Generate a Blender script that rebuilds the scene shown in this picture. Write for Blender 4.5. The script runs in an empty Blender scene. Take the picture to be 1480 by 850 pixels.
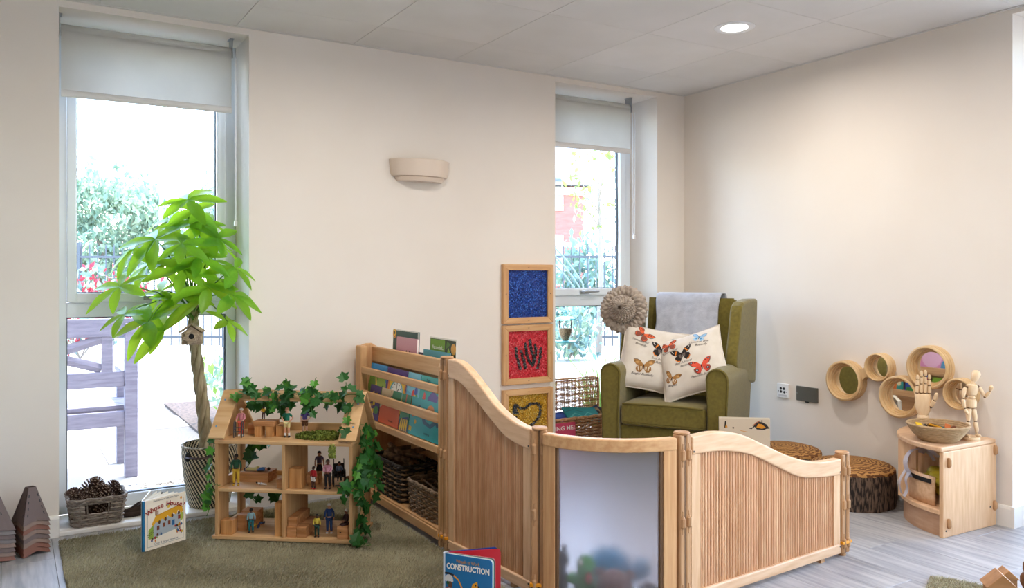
import bpy, bmesh, math, random
from math import sin, cos, pi, radians, sqrt, atan2, floor
from mathutils import Vector, Matrix, Euler
random.seed(7)
SC = bpy.context.scene
COL = SC.collection

# ------------------------------------------------------------------ camera, sky, sun, lamps, exposure
# X runs along the window wall, Y goes towards it, the camera stands over the origin
cam_d = bpy.data.cameras.new('camera')
cam_d.sensor_width = 36.0
cam_d.lens = 36.0 * 1182.0 / 1480.0
cam_d.shift_y = -25.0 / 1480.0
cam_d.clip_end = 300
cam = bpy.data.objects.new('camera', cam_d)
COL.objects.link(cam)
cam.location = (0, 0, 1.15)
cam.rotation_euler = (radians(90), 0, radians(-31.617))
SC.camera = cam

SKY_STRENGTH = 2.1
SUN_STRENGTH = 9.0
LAMP_POWER = 11.0
EXPOSURE = 0.44
SC.view_settings.view_transform = 'Standard'
SC.view_settings.look = 'None'
SC.view_settings.gamma = 1.0
SC.view_settings.use_curve_mapping = False
SC.view_settings.exposure = EXPOSURE

world = bpy.data.worlds.new('sky')
SC.world = world
world.use_nodes = True
wn = world.node_tree.nodes
wl = world.node_tree.links
sky = wn.new('ShaderNodeTexSky')
sky.sky_type = 'NISHITA'
sky.sun_disc = False
sky.sun_elevation = radians(62)
sky.sun_rotation = radians(46)
sky.air_density = 1.0
sky.dust_density = 1.2
sky.ozone_density = 1.0
wl.new(sky.outputs[0], wn['Background'].inputs[0])
wn['Background'].inputs[1].default_value = SKY_STRENGTH

sun_d = bpy.data.lights.new('sun', 'SUN')
sun_d.energy = SUN_STRENGTH
sun_d.angle = radians(1.2)
sun_d.color = (1.0, 0.95, 0.87)
sun = bpy.data.objects.new('sun', sun_d)
COL.objects.link(sun)
sun.rotation_euler = Vector((-0.14, -0.135, -0.85)).to_track_quat('-Z', 'Y').to_euler()

# ------------------------------------------------------------------ colour and materials
def lin(h):
    if not isinstance(h, str):
        return tuple(h) + ((1.0,) if len(h) == 3 else ())
    c = [int(h[i:i + 2], 16) / 255 for i in (0, 2, 4)]
    return tuple((x / 12.92 if x <= 0.04045 else ((x + 0.055) / 1.055) ** 2.4) for x in c) + (1.0,)

MATS = {}
def M(name, a, b=None, rough=0.6, scale=6.0, stretch=(1, 1, 1), bump=0.0, bscale=40.0, bstretch=None, metal=0.0,
      rnd=0.0, trans=0.0, ior=1.45, alpha=1.0, sheen=0.0, coat=0.0, emit=0.0, spec=0.5, translucent=0.0, detail=4.0, kind='noise', lo=0.35, hi=0.65, tcol=None):
    if name in MATS:
        return MATS[name]
    m = bpy.data.materials.new(name)
    m.use_nodes = True
    n, l = m.node_tree.nodes, m.node_tree.links
    p = n['Principled BSDF']
    MATS[name] = m
    p.inputs['Roughness'].default_value = rough
    p.inputs['Metallic'].default_value = metal
    p.inputs['Alpha'].default_value = alpha
    p.inputs['IOR'].default_value = ior
    p.inputs['Specular IOR Level'].default_value = spec
    p.inputs['Transmission Weight'].default_value = trans
    p.inputs['Sheen Weight'].default_value = sheen
    p.inputs['Coat Weight'].default_value = coat
    p.inputs['Base Color'].default_value = lin(a)
    m.diffuse_color = lin(a)
    col = None
    if b or bump or rnd:
        tc = n.new('ShaderNodeTexCoord')
        oi = n.new('ShaderNodeObjectInfo')
        off = n.new('ShaderNodeVectorMath'); off.operation = 'SCALE'
        off.inputs[0].default_value = (17.0, 29.0, 41.0)
        l.new(oi.outputs['Random'], off.inputs['Scale'])
        add = n.new('ShaderNodeVectorMath'); add.operation = 'ADD'
        l.new(tc.outputs['Object'], add.inputs[0]); l.new(off.outputs[0], add.inputs[1])
    if b:
        mp = n.new('ShaderNodeMapping'); mp.inputs['Scale'].default_value = stretch
        l.new(add.outputs[0], mp.inputs['Vector'])
        if kind == 'voronoi':
            t = n.new('ShaderNodeTexVoronoi'); t.inputs['Scale'].default_value = scale
            fac = n.new('ShaderNodeSeparateColor'); l.new(t.outputs['Color'], fac.inputs[0]); fo = fac.outputs[0]
        elif kind == 'wave':
            t = n.new('ShaderNodeTexWave'); t.inputs['Scale'].default_value = scale; t.inputs['Distortion'].default_value = 3.0
            t.inputs['Detail'].default_value = detail
            fo = t.outputs['Fac']
        elif kind == 'rings':
            t = n.new('ShaderNodeTexWave'); t.wave_type = 'RINGS'; t.rings_direction = 'Z'
            t.inputs['Scale'].default_value = scale; t.inputs['Distortion'].default_value = 7.0; t.inputs['Detail'].default_value = 4.0
            t.inputs['Detail Scale'].default_value = 2.0
            fo = t.outputs['Fac']
            l.new(tc.outputs['Object'], mp.inputs['Vector'])
        else:
            t = n.new('ShaderNodeTexNoise'); t.inputs['Scale'].default_value = scale; t.inputs['Detail'].default_value = detail
            fo = t.outputs['Fac']
        l.new(mp.outputs[0], t.inputs['Vector'])
        r = n.new('ShaderNodeValToRGB')
        r.color_ramp.elements[0].position = lo; r.color_ramp.elements[1].position = hi
        r.color_ramp.elements[0].color = lin(a); r.color_ramp.elements[1].color = lin(b)
        l.new(fo, r.inputs[0])
        col = r.outputs[0]
    if rnd:
        hs = n.new('ShaderNodeHueSaturation')
        mr = n.new('ShaderNodeMapRange')
        mr.inputs['To Min'].default_value = 1 - rnd; mr.inputs['To Max'].default_value = 1 + rnd
        l.new(oi.outputs['Random'], mr.inputs['Value']); l.new(mr.outputs[0], hs.inputs['Value'])
        if col: l.new(col, hs.inputs['Color'])
        else: hs.inputs['Color'].default_value = lin(a)
        col = hs.outputs[0]
    if col:
        l.new(col, p.inputs['Base Color'])
    if bump:
        mp2 = n.new('ShaderNodeMapping'); mp2.inputs['Scale'].default_value = bstretch or stretch
        l.new(add.outputs[0], mp2.inputs['Vector'])
        t2 = n.new('ShaderNodeTexNoise'); t2.inputs['Scale'].default_value = bscale; t2.inputs['Detail'].default_value = 3
        l.new(mp2.outputs[0], t2.inputs['Vector'])
        bp = n.new('ShaderNodeBump'); bp.inputs['Strength'].default_value = bump; bp.inputs['Distance'].default_value = 0.004
        l.new(t2.outputs['Fac'], bp.inputs['Height']); l.new(bp.outputs[0], p.inputs['Normal'])
    if emit:
        p.inputs['Emission Color'].default_value = lin(a); p.inputs['Emission Strength'].default_value = emit
    if translucent:
        tr = n.new('ShaderNodeBsdfTranslucent'); mx = n.new('ShaderNodeMixShader')
        mx.inputs[0].default_value = translucent
        if tcol: tr.inputs['Color'].default_value = lin(tcol)
        elif col: l.new(col, tr.inputs['Color'])
        else: tr.inputs['Color'].default_value = lin(a)
        l.new(p.outputs[0], mx.inputs[1]); l.new(tr.outputs[0], mx.inputs[2])
        l.new(mx.outputs[0], n['Material Output'].inputs['Surface'])
    return m

def glass_mat():
    m = bpy.data.materials.new('window_glass'); m.use_nodes = True
    n, l = m.node_tree.nodes, m.node_tree.links
    n.remove(n['Principled BSDF'])
    t = n.new('ShaderNodeBsdfTransparent'); t.inputs[0].default_value = (0.97, 0.985, 0.98, 1)
    g = n.new('ShaderNodeBsdfGlossy'); g.inputs['Roughness'].default_value = 0.02
    f = n.new('ShaderNodeFresnel'); f.inputs[0].default_value = 1.3
    mx = n.new('ShaderNodeMixShader')
    l.new(f.outputs[0], mx.inputs[0]); l.new(t.outputs[0], mx.inputs[1]); l.new(g.outputs[0], mx.inputs[2])
    l.new(mx.outputs[0], n['Material Output'].inputs['Surface'])
    return m
GLASS = glass_mat()

def frosted_mat():
    m = bpy.data.materials.new('frosted_sheet'); m.use_nodes = True
    n, l = m.node_tree.nodes, m.node_tree.links
    n.remove(n['Principled BSDF'])
    r = n.new('ShaderNodeBsdfRefraction'); r.inputs['Color'].default_value = (0.88, 0.89, 0.98, 1)
    r.inputs['Roughness'].default_value = 0.9; r.inputs['IOR'].default_value = 1.10
    t = n.new('ShaderNodeBsdfTranslucent'); t.inputs['Color'].default_value = (0.72, 0.73, 0.86, 1)
    d = n.new('ShaderNodeBsdfDiffuse'); d.inputs['Color'].default_value = (0.6, 0.61, 0.72, 1)
    m1 = n.new('ShaderNodeMixShader'); m1.inputs[0].default_value = 0.12
    m2 = n.new('ShaderNodeMixShader'); m2.inputs[0].default_value = 0.10
    l.new(r.outputs[0], m1.inputs[1]); l.new(t.outputs[0], m1.inputs[2])
    l.new(m1.outputs[0], m2.inputs[1]); l.new(d.outputs[0], m2.inputs[2])
    l.new(m2.outputs[0], n['Material Output'].inputs['Surface'])
    return m
FROST = frosted_mat()

WALL = M('wall_paint', 'e8dfd5', 'e5dbd0', rough=0.85, scale=2, bump=0.05, bscale=180)
REVEAL = WALL
CEIL = M('ceiling_tile', 'dedad6', 'd8d4cf', rough=0.9, scale=3, rnd=0.02, bump=0.05, bscale=300)
DARKGAP = M('shadow_gap', '77726c', rough=0.9)
SKIRT = M('skirting_gloss', 'ebe7e1', rough=0.4)
UPVC = M('white_upvc', 'e9eff6', rough=0.3)
GASKET = M('grey_gasket', '4a4f58', rough=0.6)
VINYL = M('grey_oak_vinyl', '8f8f94', 'b4b2b2', rough=0.38, scale=3.0, stretch=(14, 1.0, 1), rnd=0.05, bump=0.06, bscale=4, bstretch=(40, 2, 1), detail=8)
BLIND = M('blind_fabric', 'd7d4ce', 'd1cec8', rough=0.9, scale=4, bump=0.1, bscale=600, translucent=0.5)
STEEL = M('brushed_steel', 'a9abad', rough=0.35, metal=0.9)
BLACK = M('black_plastic', '17171a', rough=0.45)
WHITEP = M('white_plastic', 'e9e9ea', rough=0.35)
BIRCHX = M('birch_grain_x', 'd8ab7a', 'c79463', rough=0.5, scale=5, stretch=(0.8, 14, 14), bump=0.03, bscale=6, bstretch=(1, 30, 30), rnd=0.05)
BIRCHY = M('birch_grain_y', 'd8ab7a', 'c79463', rough=0.5, scale=5, stretch=(14, 0.8, 14), bump=0.03, bscale=6, bstretch=(30, 1, 30), rnd=0.05)
BIRCHZ = M('birch_grain_z', 'd8ab7a', 'c79463', rough=0.5, scale=5, stretch=(14, 14, 0.8), bump=0.03, bscale=6, bstretch=(30, 30, 1), rnd=0.05)
MAPLEX = M('pale_maple_x', 'e2bc97', 'd2a780', rough=0.42, scale=6, stretch=(1.2, 9, 9), rnd=0.03)
MAPLEZ = M('pale_maple_z', 'deb790', 'cfa37a', rough=0.45, scale=6, stretch=(9, 9, 1.0), rnd=0.05)
POSTW = M('post_beech', 'bd9268', 'aa7c52', rough=0.5, scale=6, stretch=(9, 9, 0.8), rnd=0.04)
TAMBOUR = M('bamboo_reed', 'd2a27a', 'be875e', rough=0.5, scale=9, stretch=(10, 10, 1.2), detail=6)
TAMBOUR2 = M('bamboo_reed_pale', 'd9ad84', 'c4926a', rough=0.5, scale=9, stretch=(10, 10, 1.2), detail=6)
TAMBOUR3 = M('bamboo_reed_dark', 'c5946a', 'ae794f', rough=0.5, scale=9, stretch=(10, 10, 1.2), detail=6)
BEECH = M('beech_ring', 'd9b98c', 'cfab7b', rough=0.5, scale=8, stretch=(1, 4, 1))
MIRROR = M('mirror_glass', 'f2f2f2', rough=0.02, metal=1.0)
BLOCKX = M('pine_block_x', 'cc9463', 'a9703f', rough=0.6, scale=10, stretch=(0.6, 7, 7), rnd=0.12)
BLOCKZ = M('pine_block_z', 'd0995f', 'b07742', rough=0.6, scale=10, stretch=(7, 7, 0.6), rnd=0.1)
GREENFAB = M('olive_wool', '746727', '665a20', rough=0.95, scale=60, bump=0.25, bscale=500, sheen=0.3)
PIPING = M('olive_piping', '574c1a', rough=0.9)
CANVAS = M('cushion_canvas', 'd9d0c4', 'd2c8bb', rough=0.95, scale=20, bump=0.15, bscale=400)
BLANKET = M('grey_throw', 'aeb0b8', '9fa1aa', rough=0.95, scale=25, bump=0.3, bscale=160, sheen=0.3)
HATFAB = M('taupe_cotton', 'b3a596', '95877a', rough=0.9, scale=30, rnd=0.05)
WICKG = M('grey_wicker', '8d8176', '6b6058', rough=0.8, scale=40, rnd=0.05)
WICKB = M('brown_wicker', '9b7a5a', '7c5d41', rough=0.75, scale=40, rnd=0.05)
WICKH = M('honey_wicker', 'd2a27a', 'bb865e', rough=0.7, scale=30)
CONE = M('pine_cone', '5a4034', '3c2921', rough=0.8, scale=40, rnd=0.15)
CONETIP = M('pine_cone_tip', '9b8878', '80695a', rough=0.8, scale=60)
ROPE = M('jute_rope', 'b99a74', 'a3845f', rough=0.9, scale=60, stretch=(1, 1, 4), bump=0.2, bscale=120)
BARK = M('bark_print', '6a5546', '1f1712', rough=0.9, lo=0.42, hi=0.58, scale=22, stretch=(5, 5, 1), bump=0.5, bscale=14, bstretch=(4, 4, 0.8))
RINGS = M('tree_ring_print', 'b5854a', '6b4222', rough=0.85, scale=17, kind='rings', bump=0.2, bscale=50)
STICK = M('split_stick', '8a6a4c', '5d4331', rough=0.85, scale=8, stretch=(4, 4, 0.7), rnd=0.2)
LEAFD = M('ivy_leaf', '2c6b26', '1c4a1a', rough=0.5, scale=25, rnd=0.22, translucent=0.15)
VINE = M('ivy_stem', '4c7a33', rough=0.6)
TREELEAF = M('money_tree_leaf', '3f8020', '2c6a1a', rough=0.38, scale=14, rnd=0.36, translucent=0.46, tcol='d0f53a')
PETIOLE = M('leaf_stalk', '4f7d2a', rough=0.5)
TRUNK = M('braided_trunk', 'b0a183', '857659', rough=0.85, scale=14, stretch=(4, 4, 1), bump=0.4, bscale=30)
SOIL = M('potting_soil', '2e2219', '1a120c', rough=1.0, scale=60, bump=0.6, bscale=80)
LEATHER = M('brown_leather', '3a2018', rough=0.5)
SHAG = M('sage_shag', 'aea789', '8e876a', rough=1.0, scale=5, lo=0.3, hi=0.7, sheen=0.2)
SHAG_LIT = M('sage_shag_lit', 'cfcbb4', 'b0ab90', rough=1.0, scale=8, lo=0.3, hi=0.7, sheen=0.2)  # same pile as the main rug, lightened to carry light from the door
SHAGBASE = M('sage_shag_backing', '7d7359', rough=1.0)
MOSS = M('dried_moss', '85913c', '5d6a28', rough=1.0, scale=90, bump=0.7, bscale=120)
MANNEQ = M('lime_wood', 'ecd0ab', 'e0bf96', rough=0.45, scale=10, stretch=(4, 4, 1))
JOINT = M('dark_joint', '6e5136', rough=0.6)

def flat(h, rough=0.5, **k):
    return M('paint_' + h, h, rough=rough, **k)

# ------------------------------------------------------------------ mesh builder
I4 = Matrix.Identity(4)
def T(x=0, y=0, z=0): return Matrix.Translation((x, y, z))
def R(a, ax='Z'): return Matrix.Rotation(a, 4, ax)

class MB:
    def __init__(self): self.v = []; self.f = []; self.mi = []; self.sm = []
    def add(self, vs, fs, mi=0, smooth=False, mat=None):
        b = len(self.v)
        for p in vs:
            p = Vector(p)
            self.v.append(mat @ p if mat else p)
        for f in fs:
            self.f.append([i + b for i in f]); self.mi.append(mi); self.sm.append(smooth)
        return self
    def box(self, x0, x1, y0, y1, z0, z1, mi=0, mat=None):
        vs = [(x0, y0, z0), (x1, y0, z0), (x1, y1, z0), (x0, y1, z0), (x0, y0, z1), (x1, y0, z1), (x1, y1, z1), (x0, y1, z1)]
        return self.add(vs, [(0, 3, 2, 1), (4, 5, 6, 7), (0, 1, 5, 4), (1, 2, 6, 5), (2, 3, 7, 6), (3, 0, 4, 7)], mi, False, mat)
    def prism(self, poly, z0, z1, mi=0, mat=None, smooth=False):
        n = len(poly)
        a = sum(poly[i][0] * poly[(i + 1) % n][1] - poly[(i + 1) % n][0] * poly[i][1] for i in range(n))
        if a < 0: poly = poly[::-1]
        vs = [(x, y, z0) for x, y in poly] + [(x, y, z1) for x, y in poly]
        self.add(vs, [tuple(range(n - 1, -1, -1)), tuple(range(n, 2 * n))], mi, False, mat)
        b = len(self.v) - 2 * n
        for i in range(n):
            j = (i + 1) % n
            self.f.append([b + i, b + j, b + n + j, b + n + i]); self.mi.append(mi); self.sm.append(smooth)
        return self
    def tube(self, path, r, n=8, closed=False, mi=0, caps=True, flat=1.0, smooth=True, mat=None, up=None):
        P = [Vector(p) for p in path]; k = len(P)
        if not hasattr(r, '__len__'): r = [r] * k
        vs = []; fs = []
        prev = None
        for i in range(k):
            if closed: t = P[(i + 1) % k] - P[i - 1]
            elif i == 0: t = P[1] - P[0]
            elif i == k - 1: t = P[-1] - P[-2]
            else: t = P[i + 1] - P[i - 1]
            if t.length < 1e-9: t = Vector((0, 0, 1))
            t.normalize()
            if up is not None: a = Vector(up)
            elif prev is None: a = Vector((0, 0, 1)) if abs(t.z) < 0.9 else Vector((1, 0, 0))
            else: a = prev
            a = a - t * a.dot(t)
            if a.length < 1e-6: a = t.orthogonal()
            a.normalize(); prev = a
            b = t.cross(a)
            for j in range(n):
                q = 2 * pi * j / n
                vs.append(P[i] + (a * cos(q) * flat + b * sin(q)) * r[i])
        m = k if closed else k - 1
        for i in range(m):
            for j in range(n):
                i2 = (i + 1) % k; j2 = (j + 1) % n
                fs.append((i * n + j, i * n + j2, i2 * n + j2, i2 * n + j))
        self.add(vs, fs, mi, smooth, mat)
        if caps and not closed:
            b = len(self.v) - len(vs)
            self.f.append([b + j for j in range(n - 1, -1, -1)]); self.mi.append(mi); self.sm.append(False)
            self.f.append([b + (k - 1) * n + j for j in range(n)]); self.mi.append(mi); self.sm.append(False)
        return self
    def lathe(self, prof, n=32, mi=0, mat=None, smooth=True, sx=1.0, sy=1.0, a0=0.0, a1=2 * pi):
        full = abs(a1 - a0 - 2 * pi) < 1e-6
        c = n if full else n + 1
        vs = []; fs = []
        for r, z in prof:
            for j in range(c):
                q = a0 + (a1 - a0) * j / n
                vs.append((r * cos(q) * sx, r * sin(q) * sy, z))
        for i in range(len(prof) - 1):
            for j in range(n):
                j2 = (j + 1) % c
                fs.append((i * c + j, i * c + j2, (i + 1) * c + j2, (i + 1) * c + j))
        return self.add(vs, fs, mi, smooth, mat)
    def ball(self, c, r, nu=12, nv=8, mi=0, mat=None):
        if not hasattr(r, '__len__'): r = (r, r, r)
        vs = []; fs = []
        for i in range(nv + 1):
            th = pi * i / nv
            for j in range(nu):
                ph = 2 * pi * j / nu
                vs.append((c[0] + r[0] * sin(th) * cos(ph), c[1] + r[1] * sin(th) * sin(ph), c[2] - r[2] * cos(th)))
        for i in range(nv):
            for j in range(nu):
                j2 = (j + 1) % nu
                fs.append((i * nu + j, i * nu + j2, (i + 1) * nu + j2, (i + 1) * nu + j))
        return self.add(vs, fs, mi, True, mat)
    def grid(self, fn, nu, nv, mi=0, smooth=True, mat=None, flip=False):
        vs = [fn(i / nu, j / nv) for j in range(nv + 1) for i in range(nu + 1)]
        fs = []
        for j in range(nv):
            for i in range(nu):
                a = j * (nu + 1) + i
                q = (a, a + 1, a + nu + 2, a + nu + 1)
                fs.append(q[::-1] if flip else q)
        return self.add(vs, fs, mi, smooth, mat)
    def mesh(self, name, mats):
        me = bpy.data.meshes.new(name)
        me.from_pydata([tuple(p) for p in self.v], [], self.f)
        for m in (mats if isinstance(mats, (list, tuple)) else [mats]): me.materials.append(m)
        me.polygons.foreach_set('material_index', self.mi)
        me.polygons.foreach_set('use_smooth', self.sm)
        bm = bmesh.new(); bm.from_mesh(me)
        bmesh.ops.remove_doubles(bm, verts=bm.verts, dist=1e-6)
        bmesh.ops.recalc_face_normals(bm, faces=bm.faces)
        bm.to_mesh(me); bm.free()
        if any(self.sm): me.set_sharp_from_angle(angle=radians(38))
        me.update()
        return me
    def build(self, name, mats, parent=None, bevel=0.0, seg=2, loc=None, rotz=0.0, kind=None, label=None, mod=None):
        o = bpy.data.objects.new(name, self.mesh(name, mats))
        return finish(o, parent, bevel, seg, loc, rotz, kind, label)

def finish(o, parent=None, bevel=0.0, seg=2, loc=None, rotz=0.0, kind=None, label=None):
    COL.objects.link(o)
    if parent is not None: o.parent = parent
    if loc is not None: o.location = loc
    if rotz: o.rotation_euler = (0, 0, rotz)
    if bevel:
        b = o.modifiers.new('bevel', 'BEVEL'); b.width = bevel; b.segments = seg; b.limit_method = 'ANGLE'; b.angle_limit = radians(40)
    if kind: o['kind'] = kind
    if label: o['label'] = label
    return o

def obj(name, me, parent=None, **k):
    return finish(bpy.data.objects.new(name, me), parent, **k)

def thing(name, label, cat, loc=(0, 0, 0), rotz=0.0, group=None, rot=None):
    o = bpy.data.objects.new(name, None)
    o.empty_display_size = 0.05
    COL.objects.link(o)
    o.location = loc
    o.rotation_euler = rot if rot is not None else (0, 0, rotz)
    o['label'] = label; o['category'] = cat
    if group: o['group'] = group
    return o

def tag(o, label, cat, group=None):
    o['label'] = label; o['category'] = cat
    if group: o['group'] = group
    return o

def struct(name):
    o = bpy.data.objects.new(name, None); COL.objects.link(o); o['kind'] = 'structure'
    return o

def dup(src, loc=None, rotz=None, label=None, group=None, rot=None, scale=None):
    c = src.copy(); COL.objects.link(c)
    if loc is not None: c.location = loc
    if rotz is not None: c.rotation_euler = (0, 0, rotz)
    if rot is not None: c.rotation_euler = rot
    if scale is not None: c.scale = (scale, scale, scale) if not hasattr(scale, '__len__') else scale
    if label: c['label'] = label
    if group: c['group'] = group
    for ch in list(src.children):
        k = ch.copy(); COL.objects.link(k); k.parent = c
        for g in list(ch.children):
            q = g.copy(); COL.objects.link(q); q.parent = k
    return c

# ------------------------------------------------------------------ lettering (built-in font turned into flat meshes)
TCACHE = {}
def text_data(s, shear=0.0, bold=0.0):
    k = (s, shear, bold)
    if k not in TCACHE:
        cu = bpy.data.curves.new('letters', 'FONT'); cu.body = s; cu.size = 1.0; cu.shear = shear; cu.offset = bold
        cu.resolution_u = 3
        o = bpy.data.objects.new('letters', cu)
        me = bpy.data.meshes.new_from_object(o)
        vs = [v.co.copy() for v in me.vertices]; fs = [tuple(p.vertices) for p in me.polygons]
        bpy.data.objects.remove(o); bpy.data.curves.remove(cu); bpy.data.meshes.remove(me)
        TCACHE[k] = (vs, fs)
    return TCACHE[k]

def text_into(mb, s, size, mat, mi=0, align='C', shear=0.0, bold=0.0, fn=None, width=None):
    """flat letters in the local XY plane of mat; fn bends the points afterwards"""
    vs, fs = text_data(s, shear, bold)
    if not vs: return
    x0 = min(v.x for v in vs); x1 = max(v.x for v in vs)
    k = size
    kx = (width / (x1 - x0)) if width else size
    off = {'L': x0, 'C': (x0 + x1) / 2, 'R': x1}[align]
    pts = [Vector(((v.x - off) * kx, v.y * k, 0)) for v in vs]
    pts = [mat @ p for p in pts]
    if fn: pts = [fn(p) for p in pts]
    mb.add(pts, fs, mi)

def text_arc(mb, s, size, center, radius, a_mid, spread, mi=0, z=0.0, bold=0.0):
    n = len(s)
    for i, ch in enumerate(s):
        if ch == ' ': continue
        a = a_mid + spread * (0.5 - i / (n - 1))
        m = T(center[0] + radius * cos(a), center[1] + radius * sin(a), z) @ R(a - pi / 2)
        text_into(mb, ch, size, m, mi, 'C', bold=bold)

# ================================================================== THE ROOM
XL, XR, YB, YF = -2.6, 3.922, 4.135, -3.2
ZC = 2.38
W1 = (0.19, 1.015); W2 = (2.857, 3.681)
WT, WS = 2.347, 0.022
DOOR_Y = (-0.9, 1.991)
RW = (2.3, 3.5)

w = MB()
for a, b in ((XL - 0.3, W1[0]), (W1[1], W2[0]), (W2[1], XR + 0.6)):
    w.box(a, b, YB, 4.52, -0.3, 2.75)
for a, b in (W1, W2):
    w.box(a, b, YB, 4.52, WT, 2.75)
    w.box(a, b, YB, 4.52, -0.3, 0.0)
w.build('wall_back', WALL, kind='structure')
w = MB()
w.box(XR, XR + 0.42, DOOR_Y[1], YB, -0.3, 2.75)
w.box(XR, XR + 0.42, DOOR_Y[0], DOOR_Y[1], 2.356, 2.75)
w.box(XR, XR + 0.42, YF - 0.3, DOOR_Y[0], -0.3, 2.75)
w.build('wall_right', WALL, kind='structure')
MB().box(XL - 0.3, XL, YF - 0.3, YB, -0.3, 2.75).build('wall_left', WALL, kind='structure')
w = MB()
w.box(XL, RW[0], YF - 0.3, YF, -0.3, 2.75); w.box(RW[1], XR, YF - 0.3, YF, -0.3, 2.75)
w.box(RW[0], RW[1], YF - 0.3, YF, -0.3, 0.55); w.box(RW[0], RW[1], YF - 0.3, YF, 2.25, 2.75)
w.build('wall_rear', WALL, kind='structure')

# floor: vinyl planks laid towards the window wall, each its own piece
flo = MB().box(XL, XR + 0.42, YF, YB, -0.3, -0.008).build('floor', DARKGAP, kind='structure')
PW, PL = 0.184, 1.22
cache = {}
def plank(x0, x1, y0, y1):
    k = (round(x1 - x0, 4), round(y1 - y0, 4))
    if k not in cache:
        g = 0.0005
        cache[k] = MB().box(g, k[0] - g, g, k[1] - g, 0, 0.008).mesh('plank', VINYL)
    o = obj('plank', cache[k], flo, loc=(x0, y0, -0.008), bevel=0.0009, seg=1)
x = XL; i = 0
while x < XR + 0.3:
    xe = min(x + PW, XR + 0.42)
    y = YF - ((i * 0.457) % PL)
    while y < YB:
        a, b = max(y, YF), min(y + PL, YB)
        if x + 0.01 > XR: a, b = max(a, DOOR_Y[0]), min(b, DOOR_Y[1])
        elif xe > XR: xe = XR
        if b - a > 0.03: plank(x, xe, a, b)
        y += PL
    x = xe; i += 1

# ceiling: 60 cm tiles
cei = MB().box(XL, XR, YF, YB, ZC + 0.02, ZC + 0.3).build('ceiling', DARKGAP, kind='structure')
xs = [XL] + [0.35 + 0.6 * k for k in range(-4, 6)] + [XR - 0.02]
ys = [YB - 0.02] + [3.762 - 0.6 * k for k in range(0, 12)] + [YF]
tc_ = {}
for a, b in zip(xs[:-1], xs[1:]):
    for d, c in zip(ys[:-1], ys[1:]):
        if b - a < 0.05 or d - c < 0.05: continue
        k = (round(b - a, 3), round(d - c, 3))
        if k not in tc_:
            tc_[k] = MB().box(0.0013, k[0] - 0.0013, 0.0013, k[1] - 0.0013, 0, 0.02).mesh('ceiling_tile', CEIL)
        o = obj('tile', tc_[k], cei, loc=(a, c, ZC), bevel=0.001, seg=1)
MB().box(XL, XR, YB - 0.0185, YB, ZC - 0.002, ZC + 0.02).build('trim_1', CEIL, kind='structure')
MB().box(XR - 0.0185, XR, YF, YB - 0.0185, ZC - 0.002, ZC + 0.02).build('trim_2', CEIL, kind='structure')

# skirting boards
def skirt(mb, poly_len, mat):
    prof = [(0, 0), (0.016, 0), (0.016, 0.082), (0.010, 0.094), (0.0, 0.096)]
    mb.prism(prof, 0, poly_len, mat=mat)
sk = MB()
BX = Matrix(((0, 0, 1, 0), (-1, 0, 0, 0), (0, 1, 0, 0), (0, 0, 0, 1)))   # profile out of the back wall, running along X
for a, b in ((XL, W1[0] + 0.0), (W1[1], W2[0]), (W2[1], XR)):
    skirt(sk, b - a, T(a, YB, 0) @ BX)
sk.build('baseboard_back', SKIRT, kind='structure')
RX = Matrix(((-1, 0, 0, 0), (0, 0, 1, 0), (0, 1, 0, 0), (0, 0, 0, 1)))
sk = MB()
skirt(sk, YB - DOOR_Y[1], T(XR, DOOR_Y[1], 0) @ RX)
sk.box(XR - 0.016, XR + 0.27, DOOR_Y[1] - 0.016, DOOR_Y[1] - 0.0005, 0, 0.094)
sk.build('baseboard_right', SKIRT, kind='structure')

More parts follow.
